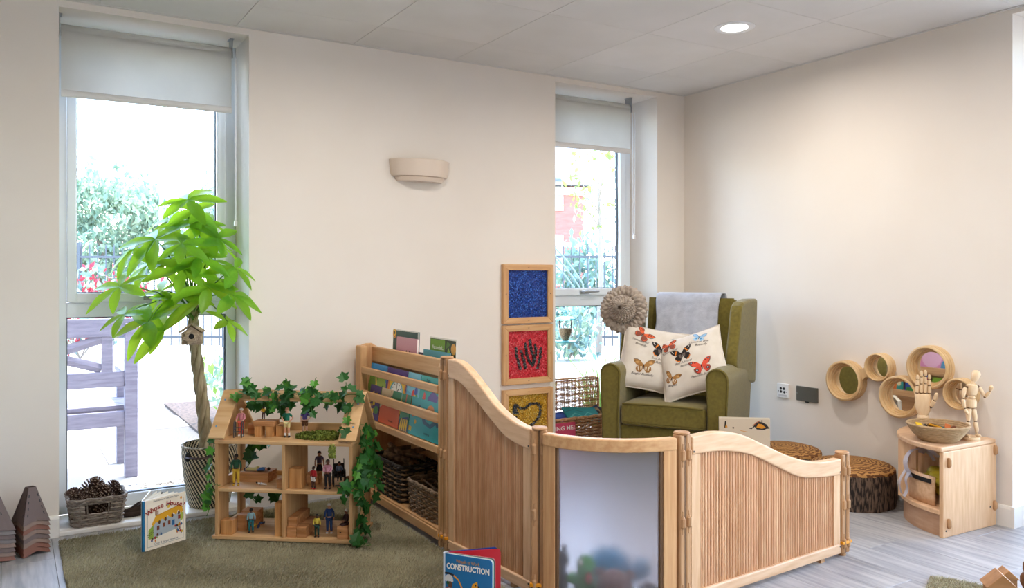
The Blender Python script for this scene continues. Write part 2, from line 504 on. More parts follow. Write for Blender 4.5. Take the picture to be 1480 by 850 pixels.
# ------------------------------------------------------------------ windows
def window(n, x0, x1):
    wdw = struct('window_%d' % n)
    f = MB()
    ya, yb = 4.41, 4.48
    f.box(x0, x0 + 0.044, ya, yb, WS, WT); f.box(x1 - 0.05, x1, ya, yb, WS, WT)
    f.box(x0 + 0.044, x1 - 0.05, ya, yb, WS, 0.084); f.box(x0 + 0.044, x1 - 0.05, ya, yb, WT - 0.045, WT)
    f.box(x0 + 0.044, x1 - 0.05, ya, yb, 0.956, 1.026)
    f.build('frame', UPVC, wdw, bevel=0.004)
    s = MB()
    a, b, c, d = x0 + 0.046, x1 - 0.052, 1.028, WT - 0.047
    s.box(a, a + 0.04, 4.396, 4.455, c, d); s.box(b - 0.046, b, 4.396, 4.455, c, d)
    s.box(a + 0.04, b - 0.046, 4.396, 4.455, c, c + 0.044); s.box(a + 0.04, b - 0.046, 4.396, 4.455, d - 0.045, d)
    s.build('sash', UPVC, wdw, bevel=0.005)
    g = MB()
    def ring(p, q, r_, t_, y0, y1, e):
        g.box(p, p + e, y0, y1, r_, t_); g.box(q - e, q, y0, y1, r_, t_)
        g.box(p + e, q - e, y0, y1, r_, r_ + e); g.box(p + e, q - e, y0, y1, t_ - e, t_)
    ring(a + 0.038, b - 0.044, c + 0.042, d - 0.043, 4.43, 4.452, 0.006)
    ring(x0 + 0.042, x1 - 0.048, 0.082, 0.958, 4.43, 4.46, 0.007)
    g.build('gasket', GASKET, wdw)
    MB().box(a + 0.04, b - 0.046, 4.438, 4.442, c + 0.044, d - 0.045).build('pane', GLASS, wdw)
    MB().box(x0 + 0.044, x1 - 0.05, 4.443, 4.447, 0.084, 0.956).build('pane', GLASS, wdw)
    MB().box(x0, x1, YB - 0.012, 4.41, 0.0, WS).build('sill', SKIRT, wdw, bevel=0.004)
    xm = (x0 + x1) / 2 - (0.0 if n == 1 else 0.0)
    h = MB()
    h.box(xm - 0.035, xm + 0.035, 4.384, 4.396, 1.036, 1.06)
    h.tube([(xm - 0.02, 4.384, 1.048), (xm - 0.02, 4.362, 1.048), (xm + 0.03, 4.358, 1.050), (xm + 0.10, 4.36, 1.052)], [0.011, 0.011, 0.009, 0.006], 8)
    h.build('handle', STEEL, wdw)
window(1, *W1); window(2, *W2)

def roller_blind(x0, x1, label, chain_x):
    t = thing('roller_blind', label, 'blind', (0, 4.235, 0), group=None)
    MB().box(x0, x1, -0.0006, 0.0006, 1.99, 2.27).build('fabric', BLIND, t)
    MB().tube([(x0, 0.026, 2.278), (x1, 0.026, 2.278)], 0.027, 20).build('roller', BLIND, t)
    MB().tube([(x0, 0, 1.985), (x1, 0, 1.985)], 0.011, 10, flat=1.5).build('bottom_bar', flat('dcdad8'), t)
    for bx in (x0 - 0.006, x1 + 0.003):
        m = MB(); m.box(bx - 0.002, bx + 0.002, -0.012, 0.06, 2.245, 2.347); m.box(bx - 0.012, bx + 0.012, -0.005, 0.055, 2.343, 2.347)
        m.build('bracket', STEEL, t, bevel=0.002)
    c = MB()
    for dy in (-0.004, 0.02):
        c.tube([(chain_x, dy, 2.25), (chain_x, dy * 0.7 + 0.002, 1.44)], 0.0025, 6)
    c.tube([(chain_x, 0.017, 1.44), (chain_x, 0.006, 1.425), (chain_x, -0.001, 1.44)], 0.003, 6)
    c.box(chain_x - 0.007, chain_x + 0.007, 0.0, 0.014, 1.405, 1.43)
    c.build('pull_chain', WHITEP, t)
    return t
roller_blind(0.203, 0.953, 'pale grey roller blind half lowered over the window behind the leafy tree', 0.975)
roller_blind(2.870, 3.537, 'pale grey roller blind half lowered in the window beside the armchair', 3.572)

# unseen rear window added for fill daylight, and the glazed door on the right
def plain_window(name, cells, axis, mk):
    s = struct(name)
    f = MB()
    for c in cells[0]: f.box(*c)
    f.build('frame', UPVC, s, bevel=0.004)
    for c in cells[1]: MB().box(*c).build('pane', GLASS, s)
    return s
fr = []; pn = []; RL = (RW[1] - RW[0]) / 2
for k in range(3):
    xx = RW[0] + RL * k
    fr.append((max(RW[0], xx - 0.03), min(RW[1], xx + 0.03), YF - 0.18, YF - 0.1, 0.55, 2.25))
for k in range(2):
    a, c_ = RW[0] + RL * k + 0.03, RW[0] + RL * (k + 1) - 0.03
    fr += [(a, c_, YF - 0.18, YF - 0.1, 0.55, 0.61), (a, c_, YF - 0.18, YF - 0.1, 2.19, 2.25)]
    pn.append((a, c_, YF - 0.142, YF - 0.138, 0.61, 2.19))
plain_window('window_3', (fr, pn), 'x', None)
fr = []; pn = []; DL = (DOOR_Y[1] - DOOR_Y[0]) / 4
for k in range(5):
    yy = DOOR_Y[0] + DL * k
    fr.append((4.2, 4.27, max(DOOR_Y[0], yy - 0.035), min(DOOR_Y[1], yy + 0.035), 0, 2.356))
for k in range(4):
    a, c_ = DOOR_Y[0] + DL * k + 0.035, DOOR_Y[0] + DL * (k + 1) - 0.035
    fr += [(4.2, 4.27, a, c_, 0, 0.12), (4.2, 4.27, a, c_, 2.29, 2.356)]
    pn.append((4.233, 4.237, a, c_, 0.12, 2.29))
d = plain_window('door_1', (fr, pn), 'y', None)

# ------------------------------------------------------------------ downlights
LENS = M('lamp_lens', 'fffaf2', emit=9.0)
def downlight(x, y, label, group=None):
    t = thing('downlight', label, 'ceiling light', (x, y, ZC), group=group)
    MB().lathe([(0.066, 0.0), (0.066, -0.003), (0.075, -0.006), (0.092, -0.006), (0.098, -0.002), (0.098, 0.0)], 40).build('trim_ring', WHITEP, t)
    MB().lathe([(0.0, -0.0015), (0.066, -0.0015)], 32).build('lens', LENS, t)
    ld = bpy.data.lights.new('downlight_lamp', 'AREA'); ld.shape = 'DISK'; ld.size = 0.13; ld.energy = LAMP_POWER
    ld.color = (1.0, 0.93, 0.85); ld.spread = radians(172)
    lo = bpy.data.objects.new('downlight_lamp', ld); COL.objects.link(lo); lo.parent = t; lo.location = (0, 0, -0.012)
    return t
for px_ in (3.05, 1.25):  # all but the one over the armchair are unseen, added for room light
    for py_ in (2.86, 1.06, -0.74, -2.3):
        if px_ == 3.05 and py_ == 2.86: downlight(px_, py_, 'round white recessed downlight glowing in the ceiling tile above the armchair corner')
        else: downlight(px_, py_, 'round ceiling downlight added out of view to light the playroom', 'downlights added out of view')

# ================================================================== OUTSIDE
GZ = -0.06
PAVE = M('sandstone_slab', '8f887f', '837b73', rough=0.9, scale=5, rnd=0.05)
GROUND = M('pale_ground', '98938a', '8b867c', rough=1.0, scale=0.8)
MULCH = M('bark_mulch', '4f3e33', '2c211a', rough=1.0, scale=35, bump=0.6, bscale=40)
MB().box(-60, 80, 4.52, 110, GZ - 0.4, GZ - 0.03).build('ground', GROUND, kind='structure')
MB().box(-60, XL - 0.3, -40, 4.52, GZ - 0.4, GZ - 0.03).build('ground', GROUND, kind='structure')
MB().box(XL - 0.3, 80, -40, YF - 0.3, GZ - 0.4, GZ - 0.03).build('ground', GROUND, kind='structure')
MB().box(XR + 0.42, 80, YF - 0.3, 4.52, GZ - 0.4, GZ - 0.03).build('ground', GROUND, kind='structure')
patio = MB().box(-3.5, 9.5, 5.25, 9.4, GZ - 0.03, GZ - 0.006).build('patio', flat('4f4943', 0.95), kind='structure')
sc_ = {}
yy = 5.25; row = 0
while yy < 9.3:
    xx = -3.5 + (0.45 if row % 2 else 0)
    while xx < 9.3:
        x1_ = min(xx + 0.9, 9.5)
        if not (1.2 < (xx + x1_) / 2 < 2.7 and yy > 5.2 and yy < 8.2):
            k = round(x1_ - xx, 3)
            if k not in sc_: sc_[k] = MB().box(0.004, k - 0.004, 0.004, 0.588, 0, 0.03).mesh('slab', PAVE)
            obj('slab', sc_[k], patio, loc=(xx, yy, GZ - 0.03 + random.uniform(-0.001, 0.001)), bevel=0.004, seg=1)
        xx = x1_
    yy += 0.592; row += 1
MB().box(-3.5, 9.5, 5.2, 5.248, GZ - 0.03, GZ + 0.002).build('trim_3', flat('6f747c', 0.8), kind='structure')
bed = MB().box(1.25, 2.66, 5.26, 8.3, GZ - 0.01, GZ + 0.015).build('planting_bed', MULCH, kind='structure')
gr = MB()
PEB = [(-1, -0.6, -0.4), (1, -0.5, -0.4), (0.9, 0.7, -0.35), (-0.8, 0.8, -0.4), (-0.5, -0.3, 0.5), (0.6, -0.2, 0.45), (0.1, 0.6, 0.5)]
PF = [(0, 1, 5, 4), (1, 2, 6, 5), (2, 3, 4, 6), (3, 0, 4), (4, 5, 6)]
for k in range(4200):
    s = random.uniform(0.010, 0.02)
    m = T(random.uniform(-0.3, 4.2), random.uniform(4.86, 5.19), GZ - 0.012 + random.uniform(0, 0.02)) @ R(random.uniform(0, 6.3)) @ Matrix.Diagonal((s * 1.2, s, s * 0.9, 1))
    gr.add(PEB, PF, random.randint(0, 2), False, m)
g_ = gr.build('gravel', [flat('b5aea5', 0.9), flat('8f877d', 0.9), flat('655e56', 0.9)], kind='stuff')
tag(g_, 'pale pebble strip along the foot of the windows outside', 'gravel')

# garden bench seen from behind
def bench():
    t = thing('garden_bench', 'grey wooden garden bench with crossed back slats outside the tall window', 'bench', (0.667, 5.44, GZ))
    mt = M('shaded_bench_wood', '6f6a76', '5e5966', rough=0.85, scale=8, stretch=(1, 8, 8))  # grey darkened so the colour carries the shade on the bench's back
    L = 1.55
    def post(x, y0, y1, z1, n='leg'):
        MB().box(x - 0.035, x + 0.035, y0, y1, 0, z1).build(n, mt, t, bevel=0.004)
    for x in (-0.035, -L + 0.035):
        post(x, -0.035, 0.035, 0.93); post(x, 0.40, 0.46, 0.60)
        MB().box(x - 0.04, x + 0.04, -0.03, 0.5, 0.60, 0.635).build('armrest', mt, t, bevel=0.006)
    MB().box(-L, 0, -0.022, 0.022, 0.85, 0.96).build('top_rail', mt, t, bevel=0.005)
    MB().box(-L + 0.07, -0.07, -0.02, 0.02, 0.55, 0.64).build('lower_rail', mt, t, bevel=0.004)
    MB().box(-L + 0.07, -0.07, -0.02, 0.02, 0.31, 0.40).build('apron', mt, t, bevel=0.004)
    MB().box(-L + 0.07, -0.07, 0.40, 0.44, 0.31, 0.40).build('apron', mt, t, bevel=0.004)
    for k in range(6):
        MB().box(-L + 0.02, -0.02, 0.035 + 0.07 * k, 0.095 + 0.07 * k, 0.405, 0.43).build('seat_slat', mt, t, bevel=0.003)
    for x in (-0.165, -0.78, -1.39):
        MB().box(x - 0.03, x + 0.03, -0.016, 0.016, 0.64, 0.85).build('upright', mt, t)
    for a, b in ((-0.75, -0.195), (-1.36, -0.81)):
        for s in (0, 1):
            z0, z1 = (0.66, 0.84) if s else (0.84, 0.66)
            MB().tube([(a, 0.004 - 0.01 * s, z0), (b, 0.004 - 0.01 * s, z1)], 0.028, 4, flat=0.4, smooth=False, up=(0, 1, 0)).build('cross_slat', mt, t)
bench()

# foliage: many small leaf faces in one piece
def foliage(parent, name, c, rad, n, size, mats, shell=0.5, seed=1, zmin=None):
    rn = random.Random(seed); mb = MB()
    vs = []; fs = []; mi = []
    for k in range(n):
        u_ = rn.uniform(-1, 1); a = rn.uniform(0, 2 * pi); q = rn.uniform(shell, 1) ** 0.6
        s_ = sqrt(1 - u_ * u_)
        lump = 1 + 0.18 * sin(3 * a + 5 * u_ + seed) + 0.12 * sin(7 * a - 4 * u_)
        p = Vector((c[0] + rad[0] * q * s_ * cos(a) * lump, c[1] + rad[1] * q * s_ * sin(a) * lump, c[2] + rad[2] * q * u_ * lump))
        if zmin is not None and p.z < zmin: p.z = zmin + rn.uniform(0, 0.1)
        e = Euler((rn.uniform(0, 6), rn.uniform(0, 6), rn.uniform(0, 6))).to_matrix()
        s = size * rn.uniform(0.6, 1.3)
        pts = [p + e @ Vector(v) * s for v in ((-0.9, 0, 0), (0, -0.45, 0.1), (1, 0, 0), (0, 0.45, 0.1))]
        mb.add(pts, [(0, 1, 2, 3)], rn.randint(0, len(mats) - 1))
    o = mb.build(name, mats, parent)
    o['kind'] = 'stuff'
    return o
LEAFA = M('tree_leaf_mid', '738c77', rough=0.7, translucent=0.35); LEAFB = M('tree_leaf_light', '93a58c', rough=0.7, translucent=0.35)  # tree greens paled to stand in for outdoor haze and glare
LEAFC = M('shrub_leaf_bright', '7c9a48', rough=0.6, translucent=0.4); LEAFX = M('shrub_leaf_blue', '6f8c88', rough=0.7, translucent=0.3)
REDF = M('red_blossom', 'a8303f', rough=0.7, translucent=0.3)
TWIG = M('grey_twig', '8a7d70', rough=0.9)

def tree(name, label, x, y, h, c, rad, n, size, mats, seed, tr=0.12):
    t = thing(name, label, 'tree', (x, y, GZ - 0.03))
    MB().tube([(0, 0, 0), (0.05, 0, h * 0.4), (c[0] * 0.6, c[1] * 0.6, c[2])], [tr, tr * 0.8, tr * 0.3], 8).build('trunk', TWIG, t)
    m = MB(); rn = random.Random(seed)
    for k in range(9):
        a = rn.uniform(0, 6.28); z0 = c[2] - rad[2] * rn.uniform(0.3, 0.9)
        m.tube([(c[0] * 0.4, 0, z0), (c[0] + rad[0] * 0.75 * cos(a), c[1] + rad[1] * 0.75 * sin(a), z0 + rad[2] * rn.uniform(0.5, 1.1))], [tr * 0.35, tr * 0.08], 5)
    m.build('branch', TWIG, t)
    foliage(t, 'foliage', c, rad, n, size, mats, seed=seed)
    return t
tree('broadleaf_tree', 'large soft green tree beyond the railings in the left window', 2.6, 30.0, 4, (0, 0, 2.7), (2.5, 1.8, 1.9), 9000, 0.13, [LEAFA, LEAFB, LEAFB], 3)
tree('broadleaf_tree', 'pale airy tree further off to the right of the lamp post', 8.6, 34.0, 5, (0, 0, 3.2), (3.0, 2.2, 2.2), 6000, 0.14, [LEAFX, LEAFB], 5)
tree('street_tree', 'slim young street tree with thin bright leaves in the right window', 7.95, 10.3, 3.2, (0.0, 0, 2.75), (0.6, 0.5, 0.85), 330, 0.06, [LEAFC, LEAFB], 8, tr=0.05)
def shrub(label, x, y, c, rad, n, size, mats, seed, name='shrub'):
    t = thing(name, label, 'shrub', (x, y, GZ))
    m = MB(); rn = random.Random(seed)
    for k in range(6):
        a = rn.uniform(0, 6.28)
        m.tube([(0, 0, 0), (rad[0] * 0.6 * cos(a), rad[1] * 0.6 * sin(a), c[2] + rad[2] * 0.4)], [0.012, 0.004], 5)
    m.build('stem', TWIG, t)
    foliage(t, 'foliage', c, rad, n, size, mats, shell=0.2, seed=seed, zmin=0.02)
    return t
shrub('bright green leafy shrub in the bark bed beside the patio', 1.75, 6.9, (0, 0, 0.36), (0.42, 0.6, 0.32), 900, 0.05, [LEAFC, LEAFB, LEAFA], 11)
shrub('red flowering shrub below the railings in the left window', 0.9, 13.6, (0, 0, 0.75), (1.2, 0.5, 0.62), 1500, 0.07, [REDF, REDF, LEAFX, LEAFB], 12)
shrub('blue green conifer shrub in front of the brick houses', 9.6, 12.9, (0, 0, 1.05), (0.62, 0.6, 0.95), 1300, 0.09, [LEAFX, LEAFA], 13)
shrub('loose yellow green shrub under the bird feeder beyond the pavement', 7.1, 9.9, (0, 0, 0.42), (0.6, 0.35, 0.45), 700, 0.065, [LEAFX, LEAFB], 14)
shrub('yellow green shrub behind the armchair against the railings', 8.75, 9.75, (0, 0, 0.45), (0.7, 0.35, 0.5), 1000, 0.065, [LEAFC, LEAFB, LEAFX], 15)
shrub('low white flowering plants at the foot of the right railings', 10.4, 9.3, (0, 0, 0.75), (0.8, 0.25, 0.35), 600, 0.06, [flat('e6dcd4', 0.8), LEAFX], 16)

# broad leaves and grass just outside the right window
def broadleaf(label, x, y):
    t = thing('broad_leaved_plant', label, 'plant', (x, y, GZ))
    for k, (a, l, tip) in enumerate(((0.3, 0.45, 0.42), (2.6, 0.4, 0.5), (1.3, 0.5, 0.58), (4.0, 0.35, 0.36), (5.2, 0.42, 0.46))):
        d = Vector((cos(a), sin(a), 0)); s = Vector((-sin(a), cos(a), 0))
        def fn(u_, v_, d=d, s=s, l=l, tip=tip):
            wv = 0.055 * sin(pi * min(1, u_ * 0.95 + 0.02)) ** 0.8
            return d * (l * 0.55 * u_) + s * (v_ - 0.5) * 2 * wv + Vector((0, 0, tip * (u_ * 1.35 - 0.42 * u_ * u_) + 0.015 * abs(v_ - 0.5)))
        MB().grid(fn, 8, 2).build('leaf', LEAFC, t)
    for k in range(2):
        MB().tube([(0.05 * k, 0, 0), (0.04 + 0.06 * k, 0.02, 0.5), (0.02 + 0.1 * k, 0, 0.78)], [0.004, 0.003, 0.002], 5).build('flower_stalk', TWIG, t)
broadleaf('broad leaved garden plant just outside behind the wicker hamper', 3.33, 5.15)
gt = thing('ornamental_grass', 'tuft of fine grass outside beside the armchair', 'grass', (3.95, 5.1, GZ))
m = MB(); rn = random.Random(4)
for k in range(160):
    a = rn.uniform(0, 6.28); r_ = rn.uniform(0.05, 0.34); h = rn.uniform(0.3, 0.62)
    p = [(0.05 * cos(a), 0.05 * sin(a), 0), (r_ * 0.5 * cos(a), r_ * 0.5 * sin(a), h * 0.75), (r_ * cos(a), r_ * sin(a), h)]
    m.tube(p, [0.004, 0.003, 0.001], 3, caps=False)
m.build('blades', LEAFC, gt, kind='stuff')

# railings
A = Vector((-3.2, 18.5, GZ)); B = Vector((11.6, 9.2, GZ))
ft = thing('iron_railings', 'dark iron railings running behind the garden outside both windows', 'fence', A, atan2(B.y - A.y, B.x - A.x))
FL = (B - A).length
IRON = M('iron_paint', '4b4f55', rough=0.6)
bars = MB(); n = int(FL / 0.14)
for k in range(n):
    x_ = 0.14 * k
    bars.tube([(x_, 0, 0.03), (x_, 0, 1.72), (x_, 0, 1.78)], [0.011, 0.011, 0.001], 5)
bars.build('bars', IRON, ft, kind='stuff')
for z_ in (0.18, 1.55):
    MB().box(0, FL, -0.02, 0.02, z_ - 0.02, z_ + 0.02).build('rail', IRON, ft)
for k in range(8):
    MB().box(k * FL / 7 - 0.03, k * FL / 7 + 0.03, -0.03, 0.03, 0, 1.8).build('post', IRON, ft)

# buildings
BRICK = M('red_brick', 'ad6f64', 'a06359', rough=0.9, scale=3, stretch=(1, 1, 6))
SLATE = M('slate_roof', '666b73', '585d66', rough=0.8, scale=4, stretch=(1, 1, 5))
def house(label, loc, rz, wd, dp, h, wins, mat=BRICK, roof=True, group=None, winm=None, cat='house'):
    t = thing('terraced_house' if roof else 'apartment_block', label, cat, loc, rz)
    MB().box(0, wd, 0, dp, 0, h).build('wall', mat, t)
    if roof:
        m = MB(); m.add([(-0.3, -0.4, h), (wd + 0.3, -0.4, h), (wd + 0.3, dp + 0.4, h), (-0.3, dp + 0.4, h), (-0.3, dp / 2, h + dp * 0.42), (wd + 0.3, dp / 2, h + dp * 0.42)],
                        [(0, 1, 5, 4), (2, 3, 4, 5), (1, 2, 5), (3, 0, 4), (0, 3, 2, 1)])
        m.build('roof', SLATE, t)
        MB().box(-0.05, wd + 0.05, -0.12, 0.0, h - 0.35, h - 0.05).build('eaves_course', flat('d9cbc0', 0.9), t)
        MB().box(-0.02, wd + 0.02, -0.05, 0.0, h * 0.5, h * 0.5 + 0.18).build('string_course', flat('d9b6a8', 0.9), t)
        MB().box(wd * 0.1, wd * 0.1 + 0.9, dp / 2 - 0.4, dp / 2 + 0.4, h + 0.5, h + dp * 0.42 + 1.1).build('chimney', mat, t)
    for a, b, c, d in wins:
        f = MB(); f.box(a - 0.08, b + 0.08, -0.06, 0, c - 0.15, c); f.box(a - 0.08, a, -0.05, 0, c, d); f.box(b, b + 0.08, -0.05, 0, c, d); f.box(a - 0.08, b + 0.08, -0.05, 0, d, d + 0.12)
        f.box(a, b, -0.045, 0, (c + d) / 2 - 0.03, (c + d) / 2 + 0.03)
        fo = f.build('window', flat('e4e0da', 0.7), t)
        MB().box(a, b, -0.02, -0.005, c, d).build('pane', flat('8f9aa6', 0.15), fo)
    return t
hw = [(0.8, 1.9, 1.0, 2.7), (3.2, 4.3, 1.0, 2.7), (0.8, 1.9, 3.9, 5.4), (3.2, 4.3, 3.9, 5.4)]
house('red brick terraced house on the left in the right window', (14.2, 27.6, GZ), radians(-24), 5.2, 6, 4.7, hw)
house('red brick terraced house with a taller slate roof on the right', (20.6, 23.6, GZ), radians(-36), 5.6, 7, 5.2, hw)
bw = [(1 + 3 * i, 2.3 + 3 * i, 1.5 + 3 * j, 3 + 3 * j) for i in range(3) for j in range(4)]
house('pale apartment block far off at the left edge of the left window', (-7.5, 52.0, GZ), radians(-8), 10.0, 10, 9.0, bw, mat=M('pale_render', 'd8c9b8', rough=0.9), roof=False, cat='building')
lp = thing('lamp_post', 'slim pale lamp post in front of the large green tree', 'lamp post', (3.1, 21.0, GZ))
MB().tube([(0, 0, 0), (0, 0, 1.2), (0, 0, 3.2)], [0.08, 0.06, 0.04], 8).build('pole', flat('c9ccd0', 0.6), lp)
MB().ball((0, 0, 3.25), (0.12, 0.12, 0.06)).build('lamp_head', flat('c9ccd0', 0.6), lp)
rs = thing('road_sign', 'round road sign with a red ring on a post in the right window', 'sign', (9.55, 11.6, GZ))
MB().tube([(0, 0.02, 0), (0, 0.02, 2.6)], 0.03, 8).build('pole', flat('b5b9bd', 0.5), rs)
sm = R(radians(-38))
MB().lathe([(0, 0.0), (0.2, 0.0), (0.2, -0.01), (0, -0.01)], 24, mat=T(0, -0.02, 1.72) @ sm @ R(radians(90), 'X')).build('sign_disc', flat('e9e6e2', 0.6), rs)
MB().lathe([(0.15, 0.006), (0.2, 0.006), (0.2, 0.002), (0.15, 0.002)], 24, mat=T(0, -0.022, 1.72) @ sm @ R(radians(90), 'X')).build('red_ring', flat('c8454d', 0.6), rs)
MB().box(-0.17, 0.17, -0.03, -0.02, 2.05, 2.4, mat=sm).build('sign_plate', flat('e4e6ea', 0.6), rs)
ar = thing('garden_arch', 'pale curved metal hoops arching across the right window garden', 'arch', (6.9, 11.3, GZ), radians(-30))
for k in range(3):
    pts = [(-1.2 + 2.4 * i / 20, 0.15 * k, 2.05 - 0.12 * k - 1.3 * (((-1.2 + 2.4 * i / 20) / 1.4) ** 2)) for i in range(21)]
    pts = [(pts[0][0], pts[0][1], 0)] + pts + [(pts[-1][0], pts[-1][1], 0)]
    MB().tube(pts, 0.014, 6).build('hoop', flat('6c7d76', 0.6), ar)

# bird feeder on the glass
bf = thing('bird_feeder', 'clear plastic bird feeder with teal roof hanging outside the lower window pane', 'bird feeder', (3.235, 4.56, 0.70))
TEAL = flat('3f8583', 0.5)
MB().lathe([(0.0, 0.0), (0.068, 0.0), (0.075, 0.012), (0.0, 0.014)], 24).build('tray', TEAL, bf)
MB().lathe([(0.02, 0.014), (0.045, 0.07), (0.046, 0.16)], 24).build('tube', GLASS, bf)
MB().lathe([(0.0, 0.015), (0.018, 0.016), (0.042, 0.07), (0.042, 0.098), (0.0, 0.102)], 20).build('seed', M('bird_seed', 'a98d6c', '6d5640', rough=1, scale=120), bf)
MB().lathe([(0.075, 0.155), (0.06, 0.172), (0.02, 0.182), (0.0, 0.184)], 24).build('roof', TEAL, bf)
MB().tube([(0.014 * cos(a), 0, 0.198 + 0.014 * sin(a)) for a in [2 * pi * i / 14 for i in range(14)]], 0.004, 6, closed=True).build('hanging_ring', TEAL, bf)
MB().tube([(0, -0.06, 0.165), (0, -0.112, 0.165)], 0.006, 6).build('bracket', TEAL, bf)

# ================================================================== ON THE WALLS
t = thing('wall_uplighter', 'cream ceramic half bowl uplighter on the wall between the windows', 'wall light', (1.94, YB, 1.67))
CERAM = M('glazed_ceramic', 'dccab9', rough=0.35)
MB().lathe([(0.14, 0.025), (0.165, 0.03), (0.172, 0.045), (0.18, 0.12), (0.176, 0.122), (0.168, 0.05), (0.13, 0.03)], 32, a0=pi, a1=2 * pi, sy=0.6).build('bowl', CERAM, t)
MB().lathe([(0.0, 0.004), (0.135, 0.004), (0.15, 0.024), (0.14, 0.032), (0.0, 0.032)], 32, a0=pi, a1=2 * pi, sy=0.6).build('base_lip', CERAM, t)

def glitter(name, a, b, c, sparkle=0.0):
    m = bpy.data.materials.new(name); m.use_nodes = True
    n, l = m.node_tree.nodes, m.node_tree.links; p = n['Principled BSDF']
    tc = n.new('ShaderNodeTexCoord'); v = n.new('ShaderNodeTexVoronoi'); v.inputs['Scale'].default_value = 170
    l.new(tc.outputs['Object'], v.inputs['Vector'])
    s = n.new('ShaderNodeSeparateColor'); l.new(v.outputs['Color'], s.inputs[0])
    r = n.new('ShaderNodeValToRGB'); e = r.color_ramp.elements
    e[0].position = 0.0; e[0].color = lin(a); e[1].position = 0.75; e[1].color = lin(b)
    x_ = e.new(0.96); x_.color = lin(c)
    r.color_ramp.interpolation = 'LINEAR'
    l.new(s.outputs[0], r.inputs[0]); l.new(r.outputs[0], p.inputs['Base Color'])
    p.inputs['Metallic'].default_value = 0.35; p.inputs['Roughness'].default_value = 0.35
    nm = n.new('ShaderNodeVectorMath'); nm.operation = 'MULTIPLY_ADD'
    nm.inputs[1].default_value = (0.8, 0.0, 0.8); nm.inputs[2].default_value = (-0.4, 0.0, -0.4)
    l.new(v.outputs['Color'], nm.inputs[0])
    g = n.new('ShaderNodeNewGeometry'); ad = n.new('ShaderNodeVectorMath'); ad.operation = 'ADD'
    l.new(g.outputs['Normal'], ad.inputs[0]); l.new(nm.outputs[0], ad.inputs[1])
    nz = n.new('ShaderNodeVectorMath'); nz.operation = 'NORMALIZE'; l.new(ad.outputs[0], nz.inputs[0]); l.new(nz.outputs[0], p.inputs['Normal'])
    return m
SEQB = glitter('blue_sequins', '021858', '0a3a94', '4a80da'); SEQR = glitter('red_sequins', 'a3131f', 'd62636', 'f07a80')
SEQG = glitter('gold_sequins', '8a5f0c', 'd29b20', 'f7d878'); SEQK = glitter('black_sequins', '121214', '3a3b3d', '8b8b8b')

def panel(label, x0, z0, sz, mat, strokes):
    t = thing('sequin_panel', label, 'wall panel', (x0, YB, z0), group='framed sequin panels on the wall')
    fw = 0.036
    fr = [[(0, 0), (sz, 0), (sz - fw, fw), (fw, fw)], [(sz, 0), (sz, sz), (sz - fw, sz - fw), (sz - fw, fw)],
          [(sz, sz), (0, sz), (fw, sz - fw), (sz - fw, sz - fw)], [(0, sz), (0, 0), (fw, fw), (fw, sz - fw)]]
    up = Matrix(((1, 0, 0, 0), (0, 0, -1, 0), (0, 1, 0, 0), (0, 0, 0, 1)))      # drawing plane upright, facing the room
    for k, poly in enumerate(fr):
        o = MB().prism(poly, 0.0, 0.028, mat=up).build('frame_rail', BIRCHX if k % 2 == 0 else BIRCHZ, t, bevel=0.0025)
        mx = sum(p[0] for p in poly) / 4; mz = sum(p[1] for p in poly) / 4
        MB().lathe([(0.0035, 0.0), (0.0035, 0.0012), (0, 0.0012)], 8, mat=T(mx, -0.0285, mz) @ R(radians(90), 'X')).build('screw', BLACK, o)
    MB().box(fw - 0.004, sz - fw + 0.004, -0.012, -0.002, fw - 0.004, sz - fw + 0.004).build('sequin_field', mat, t)
    if strokes:
        m = MB(); rn = random.Random(3)
        for path in strokes:
            P = [Vector((p[0] * sz, 0, p[1] * sz)) for p in path]
            L = sum((P[i + 1] - P[i]).length for i in range(len(P) - 1)); n = int(L / 0.0028)
            for k in range(n):
                d = L * k / n; i = 0
                while i < len(P) - 2 and d > (P[i + 1] - P[i]).length: d -= (P[i + 1] - P[i]).length; i += 1
                p = P[i].lerp(P[i + 1], d / max(1e-6, (P[i + 1] - P[i]).length))
                for q in range(3):
                    c = p + Vector((rn.uniform(-0.0085, 0.0085), -0.014 - rn.uniform(0, 0.001), rn.uniform(-0.006, 0.006)))
                    e = Euler((rn.uniform(-.7, .7), rn.uniform(0, 6), rn.uniform(-.7, .7))).to_matrix()
                    m.add([c + e @ Vector((0.0042 * cos(h), 0, 0.0042 * sin(h))) for h in (0, 1.05, 2.1, 3.14, 4.19, 5.24)], [(0, 1, 2, 3, 4, 5)])
        m.build('sequin_drawing', SEQK, t, label='dark grey sequins laid as a drawing', kind='stuff')
hand = [[(0.27, 0.62), (0.28, 0.5), (0.32, 0.36), (0.36, 0.24)], [(0.37, 0.56), (0.42, 0.42), (0.46, 0.25)], [(0.46, 0.68), (0.48, 0.5), (0.54, 0.38), (0.60, 0.30)],
        [(0.54, 0.74), (0.57, 0.6), (0.63, 0.42), (0.60, 0.30)], [(0.66, 0.65), (0.67, 0.5), (0.62, 0.32)], [(0.77, 0.60), (0.76, 0.45), (0.70, 0.24)]]
fish = [[(0.24, 0.72), (0.30, 0.60), (0.22, 0.62), (0.24, 0.74), (0.36, 0.68), (0.46, 0.67), (0.56, 0.74), (0.70, 0.73), (0.76, 0.68), (0.76, 0.56), (0.70, 0.46), (0.58, 0.37), (0.46, 0.36), (0.36, 0.42), (0.28, 0.40)],
        [(0.20, 0.50), (0.27, 0.54), (0.22, 0.44)]]
panel('square wooden framed panel of deep blue sequins, topmost of three', 2.470, 0.8715, 0.352, SEQB, None)
